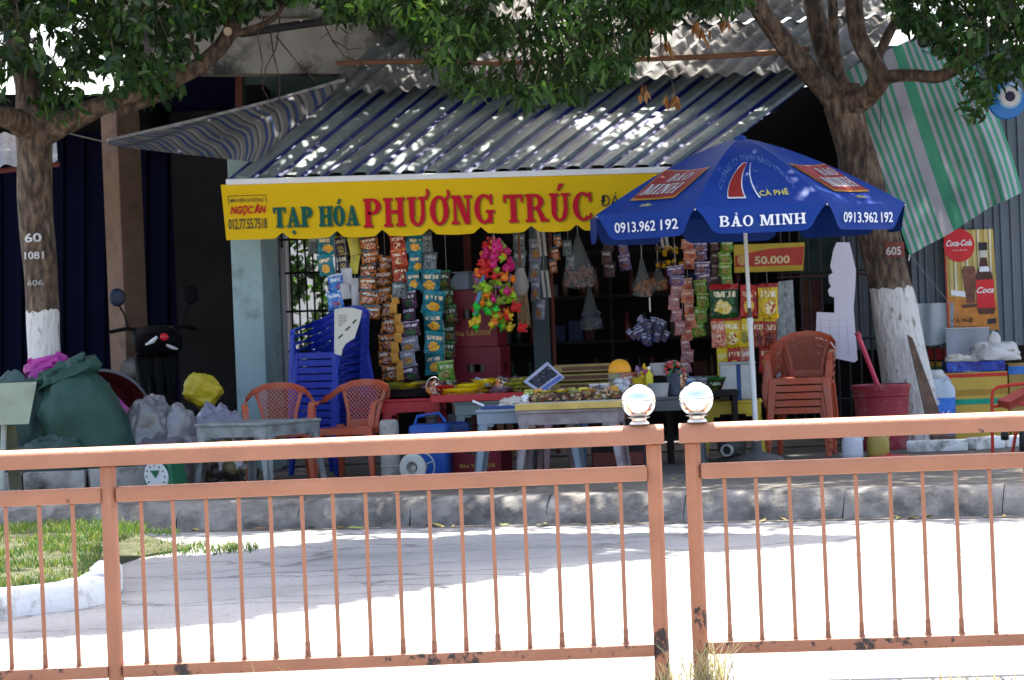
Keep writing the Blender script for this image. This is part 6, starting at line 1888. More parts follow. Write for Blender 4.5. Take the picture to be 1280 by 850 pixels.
# blue tray on blue-grey table with pale food
bt_z = SW + .56
t = thing('blue_tray', 'flat dark blue tray on the pale blue-grey table', 'tray', Vector((foot(636, 20.75).x, 20.75, bt_z)), R(-5))
MB().box((0, 0, .012), (.36, .34, .022)).build('base', mat('tray_blue', (.02, .06, .2), .4, .1), t, bevel=.004)
MB().tube([(-.16, -.15, .03), (-.24, -.19, .07)], .009, 8).build('handle', wht, t)
t = thing('crumpled_paper', 'pale crumpled paper and scraps lying in the blue tray', 'paper', Vector((foot(647, 20.75).x, 20.72, bt_z + .024)))
tilt(blob((.12, .1, .05), 3, .4, 5, flat=-.2), Matrix.Translation((0, 0, .01))).build('paper', mat('pale_paper', (.5, .46, .4), .8, .1), t, smooth=True)
tilt(blob((.05, .05, .06), 8, .5, 6, flat=-.2), Matrix.Translation((.1, -.02, .015))).build('scrap', wht, t)
# flat yellow carton trays further in
for i in range(3):
    t = thing('flat_carton', ('bottom', 'middle', 'top')[i] + ' flat yellow carton stacked behind the magazine', 'carton', Vector((at(735, 480, 22.4).x, 22.4, 1.0 - .16 + .075 * i)), R(-12 + 3 * i), 'flat cartons behind the magazine')
    MB().box((0, 0, .03), (.62 - .03 * i, .4, .058)).build('box', mat('carton_yellow', (.32, .22, .06), .6, .2, 5), t, bevel=.003)
    MB().box((0, -.2015, .03), (.4, .003, .03)).build('print', mat('carton_print', (.12, .05, .03), .6, .4, 20), t)
t = thing('carton_table', 'dark table carrying flat cartons behind the goods board', 'table', Vector((at(735, 480, 22.4).x, 22.4, SW)))
MB().box((0, 0, .62), (1.0, .55, .035)).build('table_top', interior, t)
for sx in (-1, 1):
    for sy in (-1, 1): MB().box((sx * .45, sy * .23, .3), (.05, .05, .6)).build('leg', interior, t)
# tubs, toys and lollipops at the right end of the goods
cz = SW + .58
def tub(label, x, d, w_, h_, m, z):
    p = at(x, 480, d); p.z = z
    t = thing('plastic_tub', label, 'tub', p, 0, 'small tubs by the steel balls')
    MB().lathe([(w_ * .4, 0), (w_ * .42, .004), (w_ * .5, h_ * .92), (w_ * .53, h_), (w_ * .47, h_), (w_ * .4, h_ * .2)], 18).build('tub', m, t, smooth=True)
    MB().lathe([(w_ * .46, h_ * .8), (.0001, h_ * .86)], 14).build('contents', cols[1], t, smooth=True)
gtub = mat('grey_white_tub', (.4, .4, .4), .5, .08)
tub('front grey-white tub beside the left steel ball', 823, 21.4, .17, .11, gtub, cz)
tub('rear grey-white tub above the front one', 824, 21.6, .14, .1, gtub, cz + .17)
tub('yellow tub of small toys right of the sweet jar', 800, 21.6, .14, .06, mat('tub_yellow', (.6, .45, .03), .4, .1), cz + .1)
t = thing('display_box', 'dark box carrying the rear tub and toys', 'box', Vector((at(812, 480, 21.7).x, 21.72, cz)), R(-6))
MB().box((0, 0, .05), (.36, .22, .096)).build('box', interior, t); MB().box((.07, .02, .13), (.16, .14, .06)).build('riser', interior, t)
t = thing('toy_figures', 'tiny pale and pink toys standing in the yellow tub', 'toys', Vector((at(800, 470, 21.6).x, 21.6, cz + .15)))
for i in range(14):
    s = random.uniform(.012, .02)
    link('toy', toyme[random.choice([0, 7, 7, 5])], t, (random.uniform(-.06, .06), random.uniform(-.04, .04), random.uniform(.0, .09)), (0, random.uniform(-.5, .5), random.random() * 6), (s, s, s * 1.3))
t = thing('yellow_bottle', 'yellow squeeze bottle leaning beside the toys', 'bottle', Vector((at(812, 480, 21.5).x, 21.5, cz + .09)))
MB().lathe([(.028, 0), (.03, .01), (.03, .09), (.012, .115), (.01, .14), (.0001, .142)], 14).build('body', mat('bottle_yellow', (.62, .55, .02), .4, .08), t, smooth=True)
MB().lathe([(.013, .135), (.013, .155), (.0001, .16)], 10).build('cap', wht, t, smooth=True)
lp = Vector((at(842, 488, 21.5).x, 21.5, cz))
t = thing('lollipop_stand', 'dark stand bristling with red and orange lollipops', 'lollipops', lp)
MB().lathe([(.05, 0), (.06, .01), (.055, .16), (.045, .18), (.0001, .19)], 16).build('pot', ob_m.materials[0], t, smooth=True)
lolm = [MB().lathe([(.0001, -1), (.7, -.7), (1, 0), (.7, .7), (.0001, 1)], 10).mesh('lollipop', mat('lolly_' + n_, lin(c), .3, .1), smooth=True) for n_, c in (('red', (190, 60, 50)), ('peach', (215, 140, 110)), ('green', (40, 100, 60)), ('pink', (190, 90, 100)))]
for i in range(38):
    a = random.uniform(0, 6.3); e = random.uniform(.1, 1.4)
    link('lollipop', random.choice(lolm), t, (math.cos(a) * math.cos(e) * .1, math.sin(a) * math.cos(e) * .1, .14 + math.sin(e) * .14), (0, 0, 0), (.014, .014, .014))
for i, (x, key, lb_) in enumerate(((862, 'bluewhite', 'blue snack packet behind the right steel ball'), (880, 'greydots', 'grey snack packet right of the right steel ball'), (893, 'dkgreen', 'dark green snack packet near the foam box'))):
    lying(lb_, key, x, 485, 22.0, .17, .2, SW + .6, .2 * i, 40, 'packets by the right steel ball')
t = thing('packet_shelf', 'dark shelf carrying the packets behind the right steel ball', 'shelf', Vector((at(876, 490, 22.1).x, 22.1, SW)))
MB().box((0, 0, .575), (.6, .4, .04)).build('board', interior, t); MB().box((-.27, 0, .277), (.04, .36, .555)).build('side', interior, t); MB().box((.27, 0, .277), (.04, .36, .555)).build('side', interior, t)
# foam box with blue band on a yellow table
ytz = SW + .5
make_table('yellow plastic table under the white foam box', mat('yellow_plastic', (.5, .36, .03), .5, .1), foot(918, 22.3), R(-4), .5, .45, .5)
t = thing('foam_box', 'dirty white foam box with one dark blue band below the chips', 'foam box', Vector((foot(926, 22.35).x, 22.35, ytz)), R(-3))
MB().box((0, 0, .15), (.3, .26, .3)).build('body', mat('foam_white', (.45, .45, .43), .8, .1, 9, c2=(.28, .27, .25), amt=.35, s2=7), t, bevel=.01)
MB().box((0.005, -.002, .15), (.035, .264, .302)).build('band', mat('band_blue', (.015, .05, .16), .5), t)
MB().box((0, 0, .31), (.31, .27, .02)).build('lid', mat('lid_grey', (.35, .35, .34), .7), t, bevel=.004)

# more clutter piled on the counter
clut = [('greenyel', 660, 488), ('gold', 672, 486), ('brownsach', 690, 484), ('orange', 705, 486), ('greenyel', 716, 481), ('yellow', 728, 484), ('brownsach', 745, 482), ('mixed', 758, 480), ('gold', 768, 484), ('redor', 788, 482), ('sachpink', 806, 486), ('dkgreen', 836, 486), ('mixed', 850, 484), ('orange', 545, 486), ('mixed', 628, 481), ('greydots', 598, 478), ('dkgreen', 563, 483), ('brownsach', 646, 478)]
wh = ['left of the magazine', 'just under the magazine', 'behind the goods heap', 'before the flat cartons', 'beside the flat cartons', 'in front of the cartons\' middle', 'left of the white cups', 'behind the white cups', 'at the foot of the sweet jar', 'right of the sweet jar', 'before the yellow tub', 'behind the lollipops', 'right of the lollipops', 'at the red tray\'s left end', 'behind the yellow packets', 'in front of the lower beer crate', 'between black and red trays', 'right of the lower beer crate']
cn = {'greenyel': 'olive', 'gold': 'gold', 'brownsach': 'dark brown', 'orange': 'orange', 'yellow': 'yellow', 'mixed': 'multicoloured', 'redor': 'red-orange', 'sachpink': 'pink', 'dkgreen': 'dark green', 'greydots': 'grey'}
for i, ((key, x, y), wd_) in enumerate(zip(clut, wh)):
    on_board = 655 < x < 780
    d_ = 20.62 if on_board else (21.85 if x < 655 else 21.7)
    p = at(x, y + 6, d_); p.z = (TZ + .075) if on_board else (SW + .66)
    q_s = .62 if on_board else 1.0
    t = thing('snack_packet', cn[key] + ' packet propped up ' + wd_, 'packet', p, random.uniform(-.4, .4), 'packets piled on the counter')
    link('bag', PM[key], t, (0, 0, .05 * q_s), (R(random.uniform(-60, -10)), random.uniform(-.7, .7), 0), (.13 * q_s, .1 * q_s, .14 * q_s))
    link('crimp', PM[key], t, (0, .03, .1 * q_s), (R(-20), 0, 0), (.12 * q_s, .02, .03))
    if on_board: t.location.y += random.uniform(-.05, .12)
# dim shelves at the back of the shop
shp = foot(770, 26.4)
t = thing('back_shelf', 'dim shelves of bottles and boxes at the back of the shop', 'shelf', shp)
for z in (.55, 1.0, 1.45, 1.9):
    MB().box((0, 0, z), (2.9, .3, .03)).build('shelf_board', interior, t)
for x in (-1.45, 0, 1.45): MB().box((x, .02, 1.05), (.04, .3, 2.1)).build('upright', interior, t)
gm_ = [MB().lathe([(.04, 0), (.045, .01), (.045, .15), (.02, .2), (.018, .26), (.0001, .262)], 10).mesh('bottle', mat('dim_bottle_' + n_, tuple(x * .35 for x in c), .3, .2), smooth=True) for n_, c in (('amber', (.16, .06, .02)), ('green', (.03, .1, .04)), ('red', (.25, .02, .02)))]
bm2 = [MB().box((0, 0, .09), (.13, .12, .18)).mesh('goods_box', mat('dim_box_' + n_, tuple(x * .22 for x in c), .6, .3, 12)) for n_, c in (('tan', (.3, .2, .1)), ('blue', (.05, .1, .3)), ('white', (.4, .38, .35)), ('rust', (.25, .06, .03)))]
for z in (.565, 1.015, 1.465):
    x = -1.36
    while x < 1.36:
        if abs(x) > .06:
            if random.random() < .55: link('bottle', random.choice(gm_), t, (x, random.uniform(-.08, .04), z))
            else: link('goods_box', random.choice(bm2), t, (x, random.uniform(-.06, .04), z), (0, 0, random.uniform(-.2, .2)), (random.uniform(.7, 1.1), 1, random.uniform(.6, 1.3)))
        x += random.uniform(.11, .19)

# ------------------------------------------------------------------ ground-level things under the tables
t = thing('gas_cylinder', 'worn grey metal cylinder standing right of the red armchair', 'cylinder', foot(489, 21.3))
gm = mat('worn_grey_metal', (.3, .29, .26), .6, .2, 9, c2=(.13, .115, .1), amt=.4, s2=8)
MB().lathe([(.06, 0), (.075, .015), (.078, .05), (.078, .42), (.074, .47), (.06, .485), (.045, .487)], 22).build('body', gm, t, smooth=True)
MB().lathe([(.079, .1), (.083, .11), (.079, .12)], 22, cap=False).build('hoop', gm, t, smooth=True)
jugm = mat('jug_blue', (.012, .07, .3), .35, .1)
t = thing('blue_water_jug', 'blue plastic water jug with worn label behind the hose reel', 'jug', foot(540, 21.35), R(-8))
b = MB(); b.box((0, 0, .22), (.32, .26, .44)); b.build('body', jugm, t, bevel=.04, seg=3, smooth=True)
MB().lathe([(.05, .43), (.05, .48), (.055, .485), (.055, .51), (.0001, .512)], 16, (.02, 0, 0)).build('cap', dkiron, t, smooth=True)
MB().box((-.05, -.133, .27), (.13, .004, .055)).build('label_patch', mat('jug_label', (.4, .36, .25), .6, .5, 25), t)
MB().tube([(-.12, 0, .44), (-.1, 0, .5), (.08, 0, .52), (.13, 0, .45)], .014, 8).build('handle', jugm, t, smooth=True)
t = thing('dark_blue_jug', 'second darker blue jug half hidden behind the first', 'jug', foot(569, 21.6), R(5))
b = MB(); b.box((0, 0, .22), (.26, .24, .44)); b.build('body', mat('jug_navy', (.008, .025, .11), .4, .1), t, bevel=.04, seg=3, smooth=True)
MB().lathe([(.045, .43), (.045, .5), (.0001, .502)], 14).build('cap', dkiron, t, smooth=True)
hr = Vector((foot(522, 20.9).x, 20.9, SW))
t = thing('hose_reel', 'pale grey hose reel lying on its side in front of the blue jug', 'reel', hr, R(-25))
relm = mat('pale_grey_plastic', (.42, .42, .38), .5, .12, 8)
M_ = Matrix.Translation((0, 0, .115)) @ Matrix.Rotation(R(90), 4, 'X')
MB().lathe([(.05, .09), (.1, .09), (.115, .08), (.115, .065), (.1, .06), (.06, .05), (.055, .02)], 28, M=M_, cap=False).build('front_flange', relm, t, smooth=True)
MB().lathe([(.05, .085), (.05, .03), (.02, .025), (.02, .06), (.0001, .062)], 20, M=M_, cap=False).build('hub', relm, t, smooth=True)
MB().lathe([(.055, .05), (.055, -.08)], 20, M=M_, cap=False).build('drum', gm, t, smooth=True)
b = MB(); b.tube([(.11 * math.cos(a), .09, .115 + .11 * math.sin(a)) for a in [2 * PI * i / 24 for i in range(25)]], .006, 6); b.build('rear_ring', relm, t)
for i in range(3):
    a = 2 * PI * i / 3 + .4; MB().tube([(.05 * math.cos(a), .085, .115 + .05 * math.sin(a)), (.11 * math.cos(a), .09, .115 + .11 * math.sin(a))], .005, 5).build('spoke', relm, t)
# pump motor by the right post
t = thing('pump_motor', 'dark greasy pump motor with a pale pipe mouth left of the parasol pole', 'motor', foot(916, 22.0), R(-20))
M_ = Matrix.Translation((0, 0, .13)) @ Matrix.Rotation(R(90), 4, 'X')
grease = mat('greasy_metal', (.05, .047, .045), .5, .3, 9)
MB().lathe([(.09, -.12), (.1, -.1), (.1, .1), (.07, .13), (.04, .14)], 20, M=M_).build('body', grease, t, smooth=True)
MB().lathe([(.035, .13), (.05, .14), (.05, .19), (.038, .19), (.036, .15)], 20, (.0, -.03, 0), M=M_, cap=False).build('pipe_mouth', relm, t, smooth=True)
for i in range(9): MB().box((.1 * math.cos(i * .5 - .6), -.02 + .0, .13 + .1 * math.sin(i * .5 - .6)), (.03, .18, .008), rot=Matrix.Rotation(-(i * .5 - .6), 3, 'Y')).build('fin', grease, t)
MB().box((0, 0, .018), (.2, .24, .035)).build('foot', grease, t)
t = thing('white_slab', 'small flat white slab lying on the pavement before the parasol base', 'slab', foot(936, 20.4), R(10))
MB().box((0, 0, .012), (.34, .2, .022)).build('slab', white_lime, t, bevel=.004); MB().box((.03, .02, .03), (.2, .1, .012)).build('chip', white_lime, t, bevel=.003)

# ------------------------------------------------------------------ around the right tree
t = thing('red_bucket', 'tall faded red plastic barrel in front of the right tree', 'barrel', foot(1104, 22.9))
bm_ = mat('faded_red_barrel', (.28, .035, .05), .5, .12, 7, c2=(.4, .16, .17), amt=.38, s2=8, soft=.12)
MB().lathe([(.2, 0), (.215, .02), (.232, .35), (.245, .5), (.26, .53), (.262, .56), (.245, .565), (.232, .5), (.2, .05), (.001, .04)], 32).build('barrel', bm_, t, smooth=True)
MB().lathe([(.244, .46), (.256, .47), (.244, .48)], 32, cap=False).build('ring', bm_, t, smooth=True)
pp = at(1100, 520, 22.9)
t = thing('pink_pipe', 'pink plastic pipe standing slanted in the red barrel', 'pipe', foot(1118, 22.9))
q0 = t.location.copy()
MB().tube([Vector((.05, 0, .06)), at(1072, 418, 22.75) - q0], .021, 12).build('pipe', mat('pink_pvc', (.55, .06, .11), .4, .05), t, smooth=True)
MB().tube([at(1074, 421, 22.76) - q0, at(1071, 416, 22.745) - q0], .024, 12).build('collar', mat('pink_pvc_dark', (.4, .04, .08), .4), t)
t = thing('wooden_plank', 'brown weathered plank leaning against the right tree', 'plank', foot(1176, 22.7))
q0 = t.location.copy(); plankm = mat('weathered_plank', (.12, .075, .05), .8, .3, 8, c2=(.07, .045, .03), amt=.4)
a = at(1137, 418, 23.1) - q0
b = MB(); b.hexa([Vector((-.07, -.02, 0)), Vector((.1, -.02, 0)), Vector((.1, .02, 0)), Vector((-.07, .02, 0)), a + Vector((-.022, -.015, 0)), a + Vector((.022, -.015, -.03)), a + Vector((.022, .015, -.03)), a + Vector((-.022, .015, 0))]); b.build('plank', plankm, t, bevel=.004)
b = MB(); b.box((.03, 0, .06), (.2, .05, .1)); b.build('foot_block', plankm, t, bevel=.006)
def jug(label, x, d, m, s):
    t = thing('handled_jug', label, 'jug', foot(x, d), R(-15), 'small jugs before the red barrel')
    b = MB(); n = 20
    b.lathe([(.085, 0), (.1, .012), (.103, .05), (.103, .15), (.09, .2), (.05, .235), (.03, .245), (.03, .27), (.0001, .272)], n, ax=s, ay=s * .75); b.v = [Vector((v.x, v.y, v.z * s)) for v in b.v]
    b.build('body', m, t, smooth=True)
    MB().tube([(.03 * s, 0, .255 * s), (.07 * s, 0, .27 * s), (.1 * s, 0, .235 * s), (.095 * s, 0, .17 * s)], .014 * s, 8).build('handle', m, t, smooth=True)
    MB().lathe([(.034 * s, .255 * s), (.034 * s, .285 * s), (.0001, .288 * s)], 14).build('cap', wht, t, smooth=True)
jug('whitish translucent handled jug left of the yellow one', 1066, 21.7, mat('milky_jug', (.5, .5, .54), .35, .06), .86)
jug('dirty yellow oil jug right of the whitish jug', 1098, 21.75, mat('oily_yellow_jug', (.33, .24, .05), .3, .15), .9)
t = thing('red_basin_lid', 'flat red plastic lid lying before the jugs', 'lid', foot(1112, 21.3))
MB().lathe([(.17, 0), (.175, .015), (.16, .03), (.06, .04), (.0001, .042)], 26, ay=.8).build('lid', redpl, t, smooth=True); MB().lathe([(.02, .04), (.02, .055), (.0001, .057)], 10).build('knob', redpl, t, smooth=True)
t = thing('dark_sandals', 'small dark bundle with yellow spots lying on the pavement edge', 'bundle', foot(1112, 20.2))
tilt(blob((.3, .09, .05), 5, .3, 5, flat=-.4), Matrix.Translation((0, 0, .02))).build('cloth', mat('navy_cloth', (.012, .014, .03), .9, .3), t, smooth=True)
for x in (-.12, .03): tilt(blob((.03, .03, .03), 9, .2, 5, flat=-.5), Matrix.Translation((x, -.08, .03))).build('yellow_bit', mat('yellow_bit', (.4, .33, .08), .7), t, smooth=True)
# white painted kerb round the right tree, and stones round the left one
def stone_row(label, pts, h, w_, sm, name='tree_kerb'):
    t = thing(name, label, 'kerb', pts[0])
    for a, c in zip(pts[:-1], pts[1:]):
        dd = (c - a); L_ = dd.length; n = max(1, round(L_ / .42))
        for i in range(n):
            p0, p1 = a + dd * (i / n + .012 / L_), a + dd * ((i + 1) / n - .012 / L_)
            nn = Vector((-dd.y, dd.x, 0)).normalized() * w_ / 2; z = Vector((0, 0, h * random.uniform(.92, 1.04)))
            q = [p0 - nn, p1 - nn, p1 + nn, p0 + nn]
            MB().hexa([v - pts[0] for v in q] + [v + z - pts[0] for v in q]).build('stone', sm, t, bevel=.012, seg=2, smooth=True)
    return t
dirty_lime = mat('dirty_limewash', (.36, .345, .32), .9, .15, 6, bump=.4, bscale=20, c2=(.07, .065, .055), amt=.46, s2=4.5, soft=.1)
stone_row('white painted kerb stones at the foot of the right tree', [foot(1132, 22.3), foot(1212, 22.2), foot(1290, 22.6)], .10, .14, white_lime)
stone_row('grey-white block kerb round the left tree below the sacks', [foot(-60, 20.95), foot(30, 20.95), foot(110, 20.95), foot(186, 21.1)], .2, .16, dirty_lime)
# cartons
cy_ = mat('carton_yellow_ochre', (.55, .36, .06), .55, .08, 5); cgreen = mat('carton_green', (.0, .28, .17), .5); cred = mat('carton_red', (.5, .03, .02), .5); cbl = pack_mat('carton_blue_print', [(20, 40, 130), (30, 60, 160), (40, 110, 190), (200, 205, 220), (40, 60, 150)], 5)
def carton(label, x, d, w_, dp, h, z, bands, body, rz, top=None):
    t = thing('product_carton', label, 'carton', Vector((foot(x, d).x, d, z)), rz, 'stacked product cartons')
    MB().box((0, 0, h / 2), (w_, dp, h)).build('box', body, t, bevel=.003)
    for (z0, z1, m) in bands: MB().box((0, 0, (z0 + z1) / 2 * h), (w_ + .006, dp + .006, (z1 - z0) * h)).build('band', m, t)
    MB().box((0, 0, h + .001), (.05, dp, .003)).build('tape', cream, t)
    return t
k = 24.0 / F
carton('big yellow carton with green stripe and red top right of the tree', 1220, 24.0, 76 * k, .4, 84 * k, SW + .0, [(.53, .61, cgreen), (.93, .985, cred), (.66, .75, mat('carton_ochre_dark', (.42, .24, .03), .55))], cy_, R(-3))
carton('flat blue and white printed carton on the big yellow one', 1220, 24.0, 72 * k, .38, 13 * k, SW + 84.6 * k, [], cbl, R(-3))
carton('second ochre carton at the right edge behind the red trolley', 1295, 24.1, 66 * k, .4, 92 * k, SW, [(.86, .97, cbl)], mat('carton_ochre', (.36, .24, .06), .55, .1), R(-6))
clothw = mat('white_plastic_sack', (.5, .48, .46), .5, .08, 6); 
t = thing('plastic_bag', 'crumpled whitish bag lying on the blue printed carton', 'bag', Vector((foot(1243, 24).x, 23.95, SW + 98 * k)))
crumple(tilt(blob((.25, .16, .13), 21, .35, 4, flat=-.3, crease=.05), Matrix.Translation((0, 0, .035))), .02, 9, 4).build('bag', clothw, t, smooth=True)
crumple(tilt(blob((.06, .05, .13), 22, .3, 4, flat=-.6), Matrix.Translation((.02, 0, .13))), .01, 12, 4).build('knot', clothw, t, smooth=True)
wsp = at(1184, 452, 24.42)
t = thing('white_sheet', 'pale grey plastic sheet hanging under the poster behind the cartons', 'plastic sheet', wsp)
MB().grid(lambda u, v: at(1182 + u * 54 + 2 * v, 411 + v * 46 - u * 1.5, 24.42 - .03 * math.sin(u * 9 + v * 2) * v) - wsp, 16, 8).build('sheet', mat('pale_sack', (.33, .34, .37), .5, .08), t, smooth=True)
MB().tube([at(1181, 411, 24.42) - wsp, at(1237, 409.5, 24.42) - wsp], .008, 6).build('hem', clothw, t)
t = thing('cream_bundle', 'small cream bundle on the left end of the blue carton', 'bundle', Vector((foot(1197, 24).x, 23.9, SW + 98 * k)))
tilt(blob((.1, .08, .05), 31, .3, 5, flat=-.4), Matrix.Translation((0, 0, .02))).build('bundle', cream, t, smooth=True)
tilt(blob((.04, .04, .04), 33, .3, 5, flat=-.4), Matrix.Translation((.09, -.03, .016))).build('scrap', cream, t, smooth=True)
t = thing('rice_sack', 'blue and white printed sack between plank and yellow carton', 'sack', foot(1172, 23.7))
tilt(blob((.18, .12, .32), 41, .12, 3, boxy=.7, flat=-.9), Matrix.Translation((0, 0, .29))).build('sack', pack_mat('blue_sack_print', [(30, 90, 180), (40, 110, 200), (170, 180, 190), (200, 200, 205), (90, 60, 70)], 3.0), t, smooth=True)
tilt(blob((.1, .05, .05), 43, .3, 3, flat=-.9), Matrix.Translation((0, 0, .6))).build('tied_top', clothw, t, smooth=True)
# red trolley at the right edge
tp_ = foot(1240, 21.6)
t = thing('red_trolley', 'red tubular hand trolley with black wheel at the right edge', 'trolley', tp_)
trm = mat('trolley_red', (.5, .03, .02), .4, .08)
J = lambda x, y, d=21.6: at(x, y, d) - tp_
MB().tube([J(1241, 580), J(1240, 500), J(1241, 489), J(1247, 484), J(1265, 481), J(1300, 478)], .014, 10).build('frame_tube', trm, t, smooth=True)
MB().tube([J(1241, 508), J(1275, 506), J(1310, 502)], .012, 10).build('cross_tube', trm, t, smooth=True)
MB().tube([J(1263, 580, 21.4), J(1270, 540, 21.4), J(1290, 520, 21.4)], .014, 10).build('leg_tube', trm, t, smooth=True)
b = MB(); b.hexa([J(1248, 508, 21.55), J(1262, 512, 21.55), J(1320, 486, 21.7), J(1310, 480, 21.7), J(1246, 500, 21.5), J(1262, 503, 21.5), J(1320, 470, 21.7), J(1308, 470, 21.7)]); b.build('seat_plate', mat('dull_red_plate', (.32, .05, .035), .6, .15), t)
for (x, r_) in ((1280, .12), (1256, .035)):
    M_ = Matrix.Translation(J(x, 556 if r_ > .1 else 545, 21.35)) @ Matrix.Rotation(R(75), 4, 'Z') @ Matrix.Rotation(R(90), 4, 'X')
    o = MB().lathe([(r_ * .55, -.025), (r_ * .9, -.03), (r_, -.015), (r_, .015), (r_ * .9, .03), (r_ * .55, .025)], 24, M=M_).build('wheel', mat('rubber_black', (.012, .012, .012), .7), t, smooth=True)
    MB().lathe([(.001, -.02), (r_ * .57, -.02), (r_ * .57, .02), (.001, .02)], 18, M=M_).build('rim', trm if r_ > .1 else dkiron, o, smooth=True)

# ------------------------------------------------------------------ left: sacks, bags, scale, board, motorcycle
def sack(label, x, d, rr, m, lean_, rz, seed, z=SW, mouth=None, amp=.10, boxy=.72, crease=.035, ys=0.0, facet=False):
    t = thing('filled_sack', label, 'sack', Vector((foot(x, d).x, d, z)), rz, 'filled sacks and bags under the left tree')
    b = blob(rr, seed, amp, 3.6, 40, 30, boxy, -.92, crease) if not facet else blob(rr, seed, amp * .5, 3.0, 60, 44, boxy, -.92, 0)
    if facet:
        b.v = [v * (1 + .34 * (abs(noise.noise(v * 5 + Vector((seed, 0, 0)))) - .16) + .14 * (abs(noise.noise(v * 11 + Vector((0, seed, 0)))) - .13) + .05 * (abs(noise.noise(v * 24 + Vector((0, 0, seed)))) - .1)) for v in b.v]
    Rm = Matrix.Translation((0, 0, rr[2] * .9 + ys)) @ Matrix.Rotation(lean_, 4, 'Y')
    # long folds running down the sack
    for i, v in enumerate(b.v):
        a_ = math.atan2(v.y, v.x); fold = math.sin(a_ * 9 + seed + 2.5 * noise.noise(v * 4)) ; 
        v2 = v * (1 + .035 * fold * (1 - (v.z / rr[2]) ** 2 * .3)); b.v[i] = Vector((v2.x, v2.y, v.z))
    tilt(b, Rm); crumple(b, .025, 7, seed); crumple(b, .010, 19, seed + 3)
    for i, v in enumerate(b.v):
        if v.z < 0.0: b.v[i] = Vector((v.x, v.y, 0.0))
    b.build('sack', m, t, smooth=True)
    if mouth:
        top = Rm @ Vector((0, 0, rr[2] * 1.0))
        bb = blob((rr[0] * mouth[0], rr[1] * .6, rr[2] * .18), seed + 1, .4, 5, 24, 12, .8, -1)
        tilt(bb, Matrix.Translation(top) @ Matrix.Rotation(lean_, 4, 'Y')); crumple(bb, .02, 12, seed).build('mouth', mouth[1], t, smooth=True)
    return t
gsack = mat('green_woven_sack', (.026, .08, .058), .55, .15, 6, bump=.5, bscale=70, c2=(.018, .055, .042), amt=.45, s2=4, soft=.15)
dsack = mat('dark_green_tarp', (.03, .062, .055), .5, .2, 5, bump=.2, c2=(.05, .085, .08), amt=.4, s2=3)
pinkm = mat('magenta_bag', (.40, .035, .26), .35, .15, 5, bump=.15)
sack('bulging green woven sack leaning right under the left tree', 116, 21.45, (.33, .27, .52), gsack, R(-20), 0, 2, mouth=(.8, gsack), amp=.08, crease=.02)
sack('dark green tarp-covered heap at the far left', 22, 21.6, (.38, .3, .5), dsack, R(8), 0, 12, amp=.18)
sack('dark green sack slumped low between heap and bulging sack', 70, 21.3, (.27, .22, .25), dsack, R(-8), 0, 15, amp=.2)
sack('magenta plastic bag bulging up behind the green sack', 80, 21.75, (.19, .16, .47), pinkm, R(-12), 0, 22, mouth=(.9, pinkm), amp=.2, crease=.06, ys=.16, facet=True)
sack('magenta plastic bag trailing right behind the green sack', 146, 21.75, (.14, .12, .42), pinkm, R(-40), 0, 25, amp=.2, crease=.05, ys=.16, facet=True)
gbag = mat('grey_plastic_bag', (.15, .145, .15), .22, .2, 6, spec=.6)
sack('silvery grey plastic bag with a bright fold right of the green sack', 186, 21.55, (.17, .15, .33), gbag, R(10), 0, 32, amp=.28, crease=.07, ys=.1, facet=True)
sack('grey-white rumpled bag beside the low grey table', 228, 21.6, (.17, .15, .33), mat('grey_white_bag', (.19, .186, .195), .25, .15, spec=.6), R(-14), 0, 35, amp=.25, crease=.06, facet=True)
sack('dark grey low bag behind the weighing scale', 205, 21.35, (.22, .16, .2), mat('dim_grey_bag', (.12, .11, .12), .4, .2), 0, 0, 38, amp=.25, crease=.05, facet=True)
sack('pale bluish bag in front of the teal pillar', 268, 21.9, (.19, .15, .33), mat('bluish_white_bag', (.2, .2, .25), .25, .12, spec=.6), R(20), 0, 42, amp=.25, crease=.06, facet=True)
sack('bright yellow plastic bag on a dark crate beside the teal pillar', 257, 22.2, (.15, .11, .13), mat('yellow_bag', (.45, .35, .02), .4, .08), R(30), 0, 45, z=SW + .6, amp=.3, crease=.08, ys=.03, facet=True)
t = thing('dark_crate', 'dark plastic crate under the yellow bag by the teal pillar', 'crate', foot(257, 22.25), R(10))
MB().box((0, 0, .3), (.36, .3, .596)).build('body', darkwall, t, bevel=.01)
for z in (.15, .3, .45): MB().box((0, -.153, z), (.32, .01, .06)).build('slat', grease_, t)
sack('silver and brown bag under the low grey table', 290, 21.8, (.2, .15, .2), pack_mat('brown_foil_bag', [(60, 55, 50), (110, 100, 60), (130, 125, 120), (90, 70, 30), (150, 145, 140)], 3), 0, 0, 48, amp=.3, crease=.06, facet=True)
# weighing scale
t = thing('weighing_scale', 'green market weighing scale with round white dial', 'scale', foot(208, 20.75), R(-30))
scg = mat('scale_green', (.012, .12, .055), .45, .12)
b = MB(); b.hexa([Vector(v) for v in ((-.15, -.12, 0), (.15, -.12, 0), (.15, .12, 0), (-.15, .12, 0), (-.11, -.09, .27), (.11, -.09, .27), (.11, .09, .27), (-.11, .09, .27))]); b.build('body', scg, t, bevel=.02, seg=2)
M_ = Matrix.Translation((0, -.112, .14)) @ Matrix.Rotation(R(98), 4, 'X')
MB().lathe([(.001, 0), (.112, 0), (.118, .006), (.112, .014), (.001, .016)], 32, M=M_).build('dial', mat('dial_white', (.6, .62, .62), .4, .04), t, smooth=True)
for i in range(12):
    a = i * PI / 6
    MB().box((0, 0, 0), (.012, .012, .003), M=M_ @ Matrix.Translation((.088 * math.cos(a), .088 * math.sin(a), .0165)) @ Matrix.Rotation(a, 4, 'Z')).build('dial_mark', blk, t)
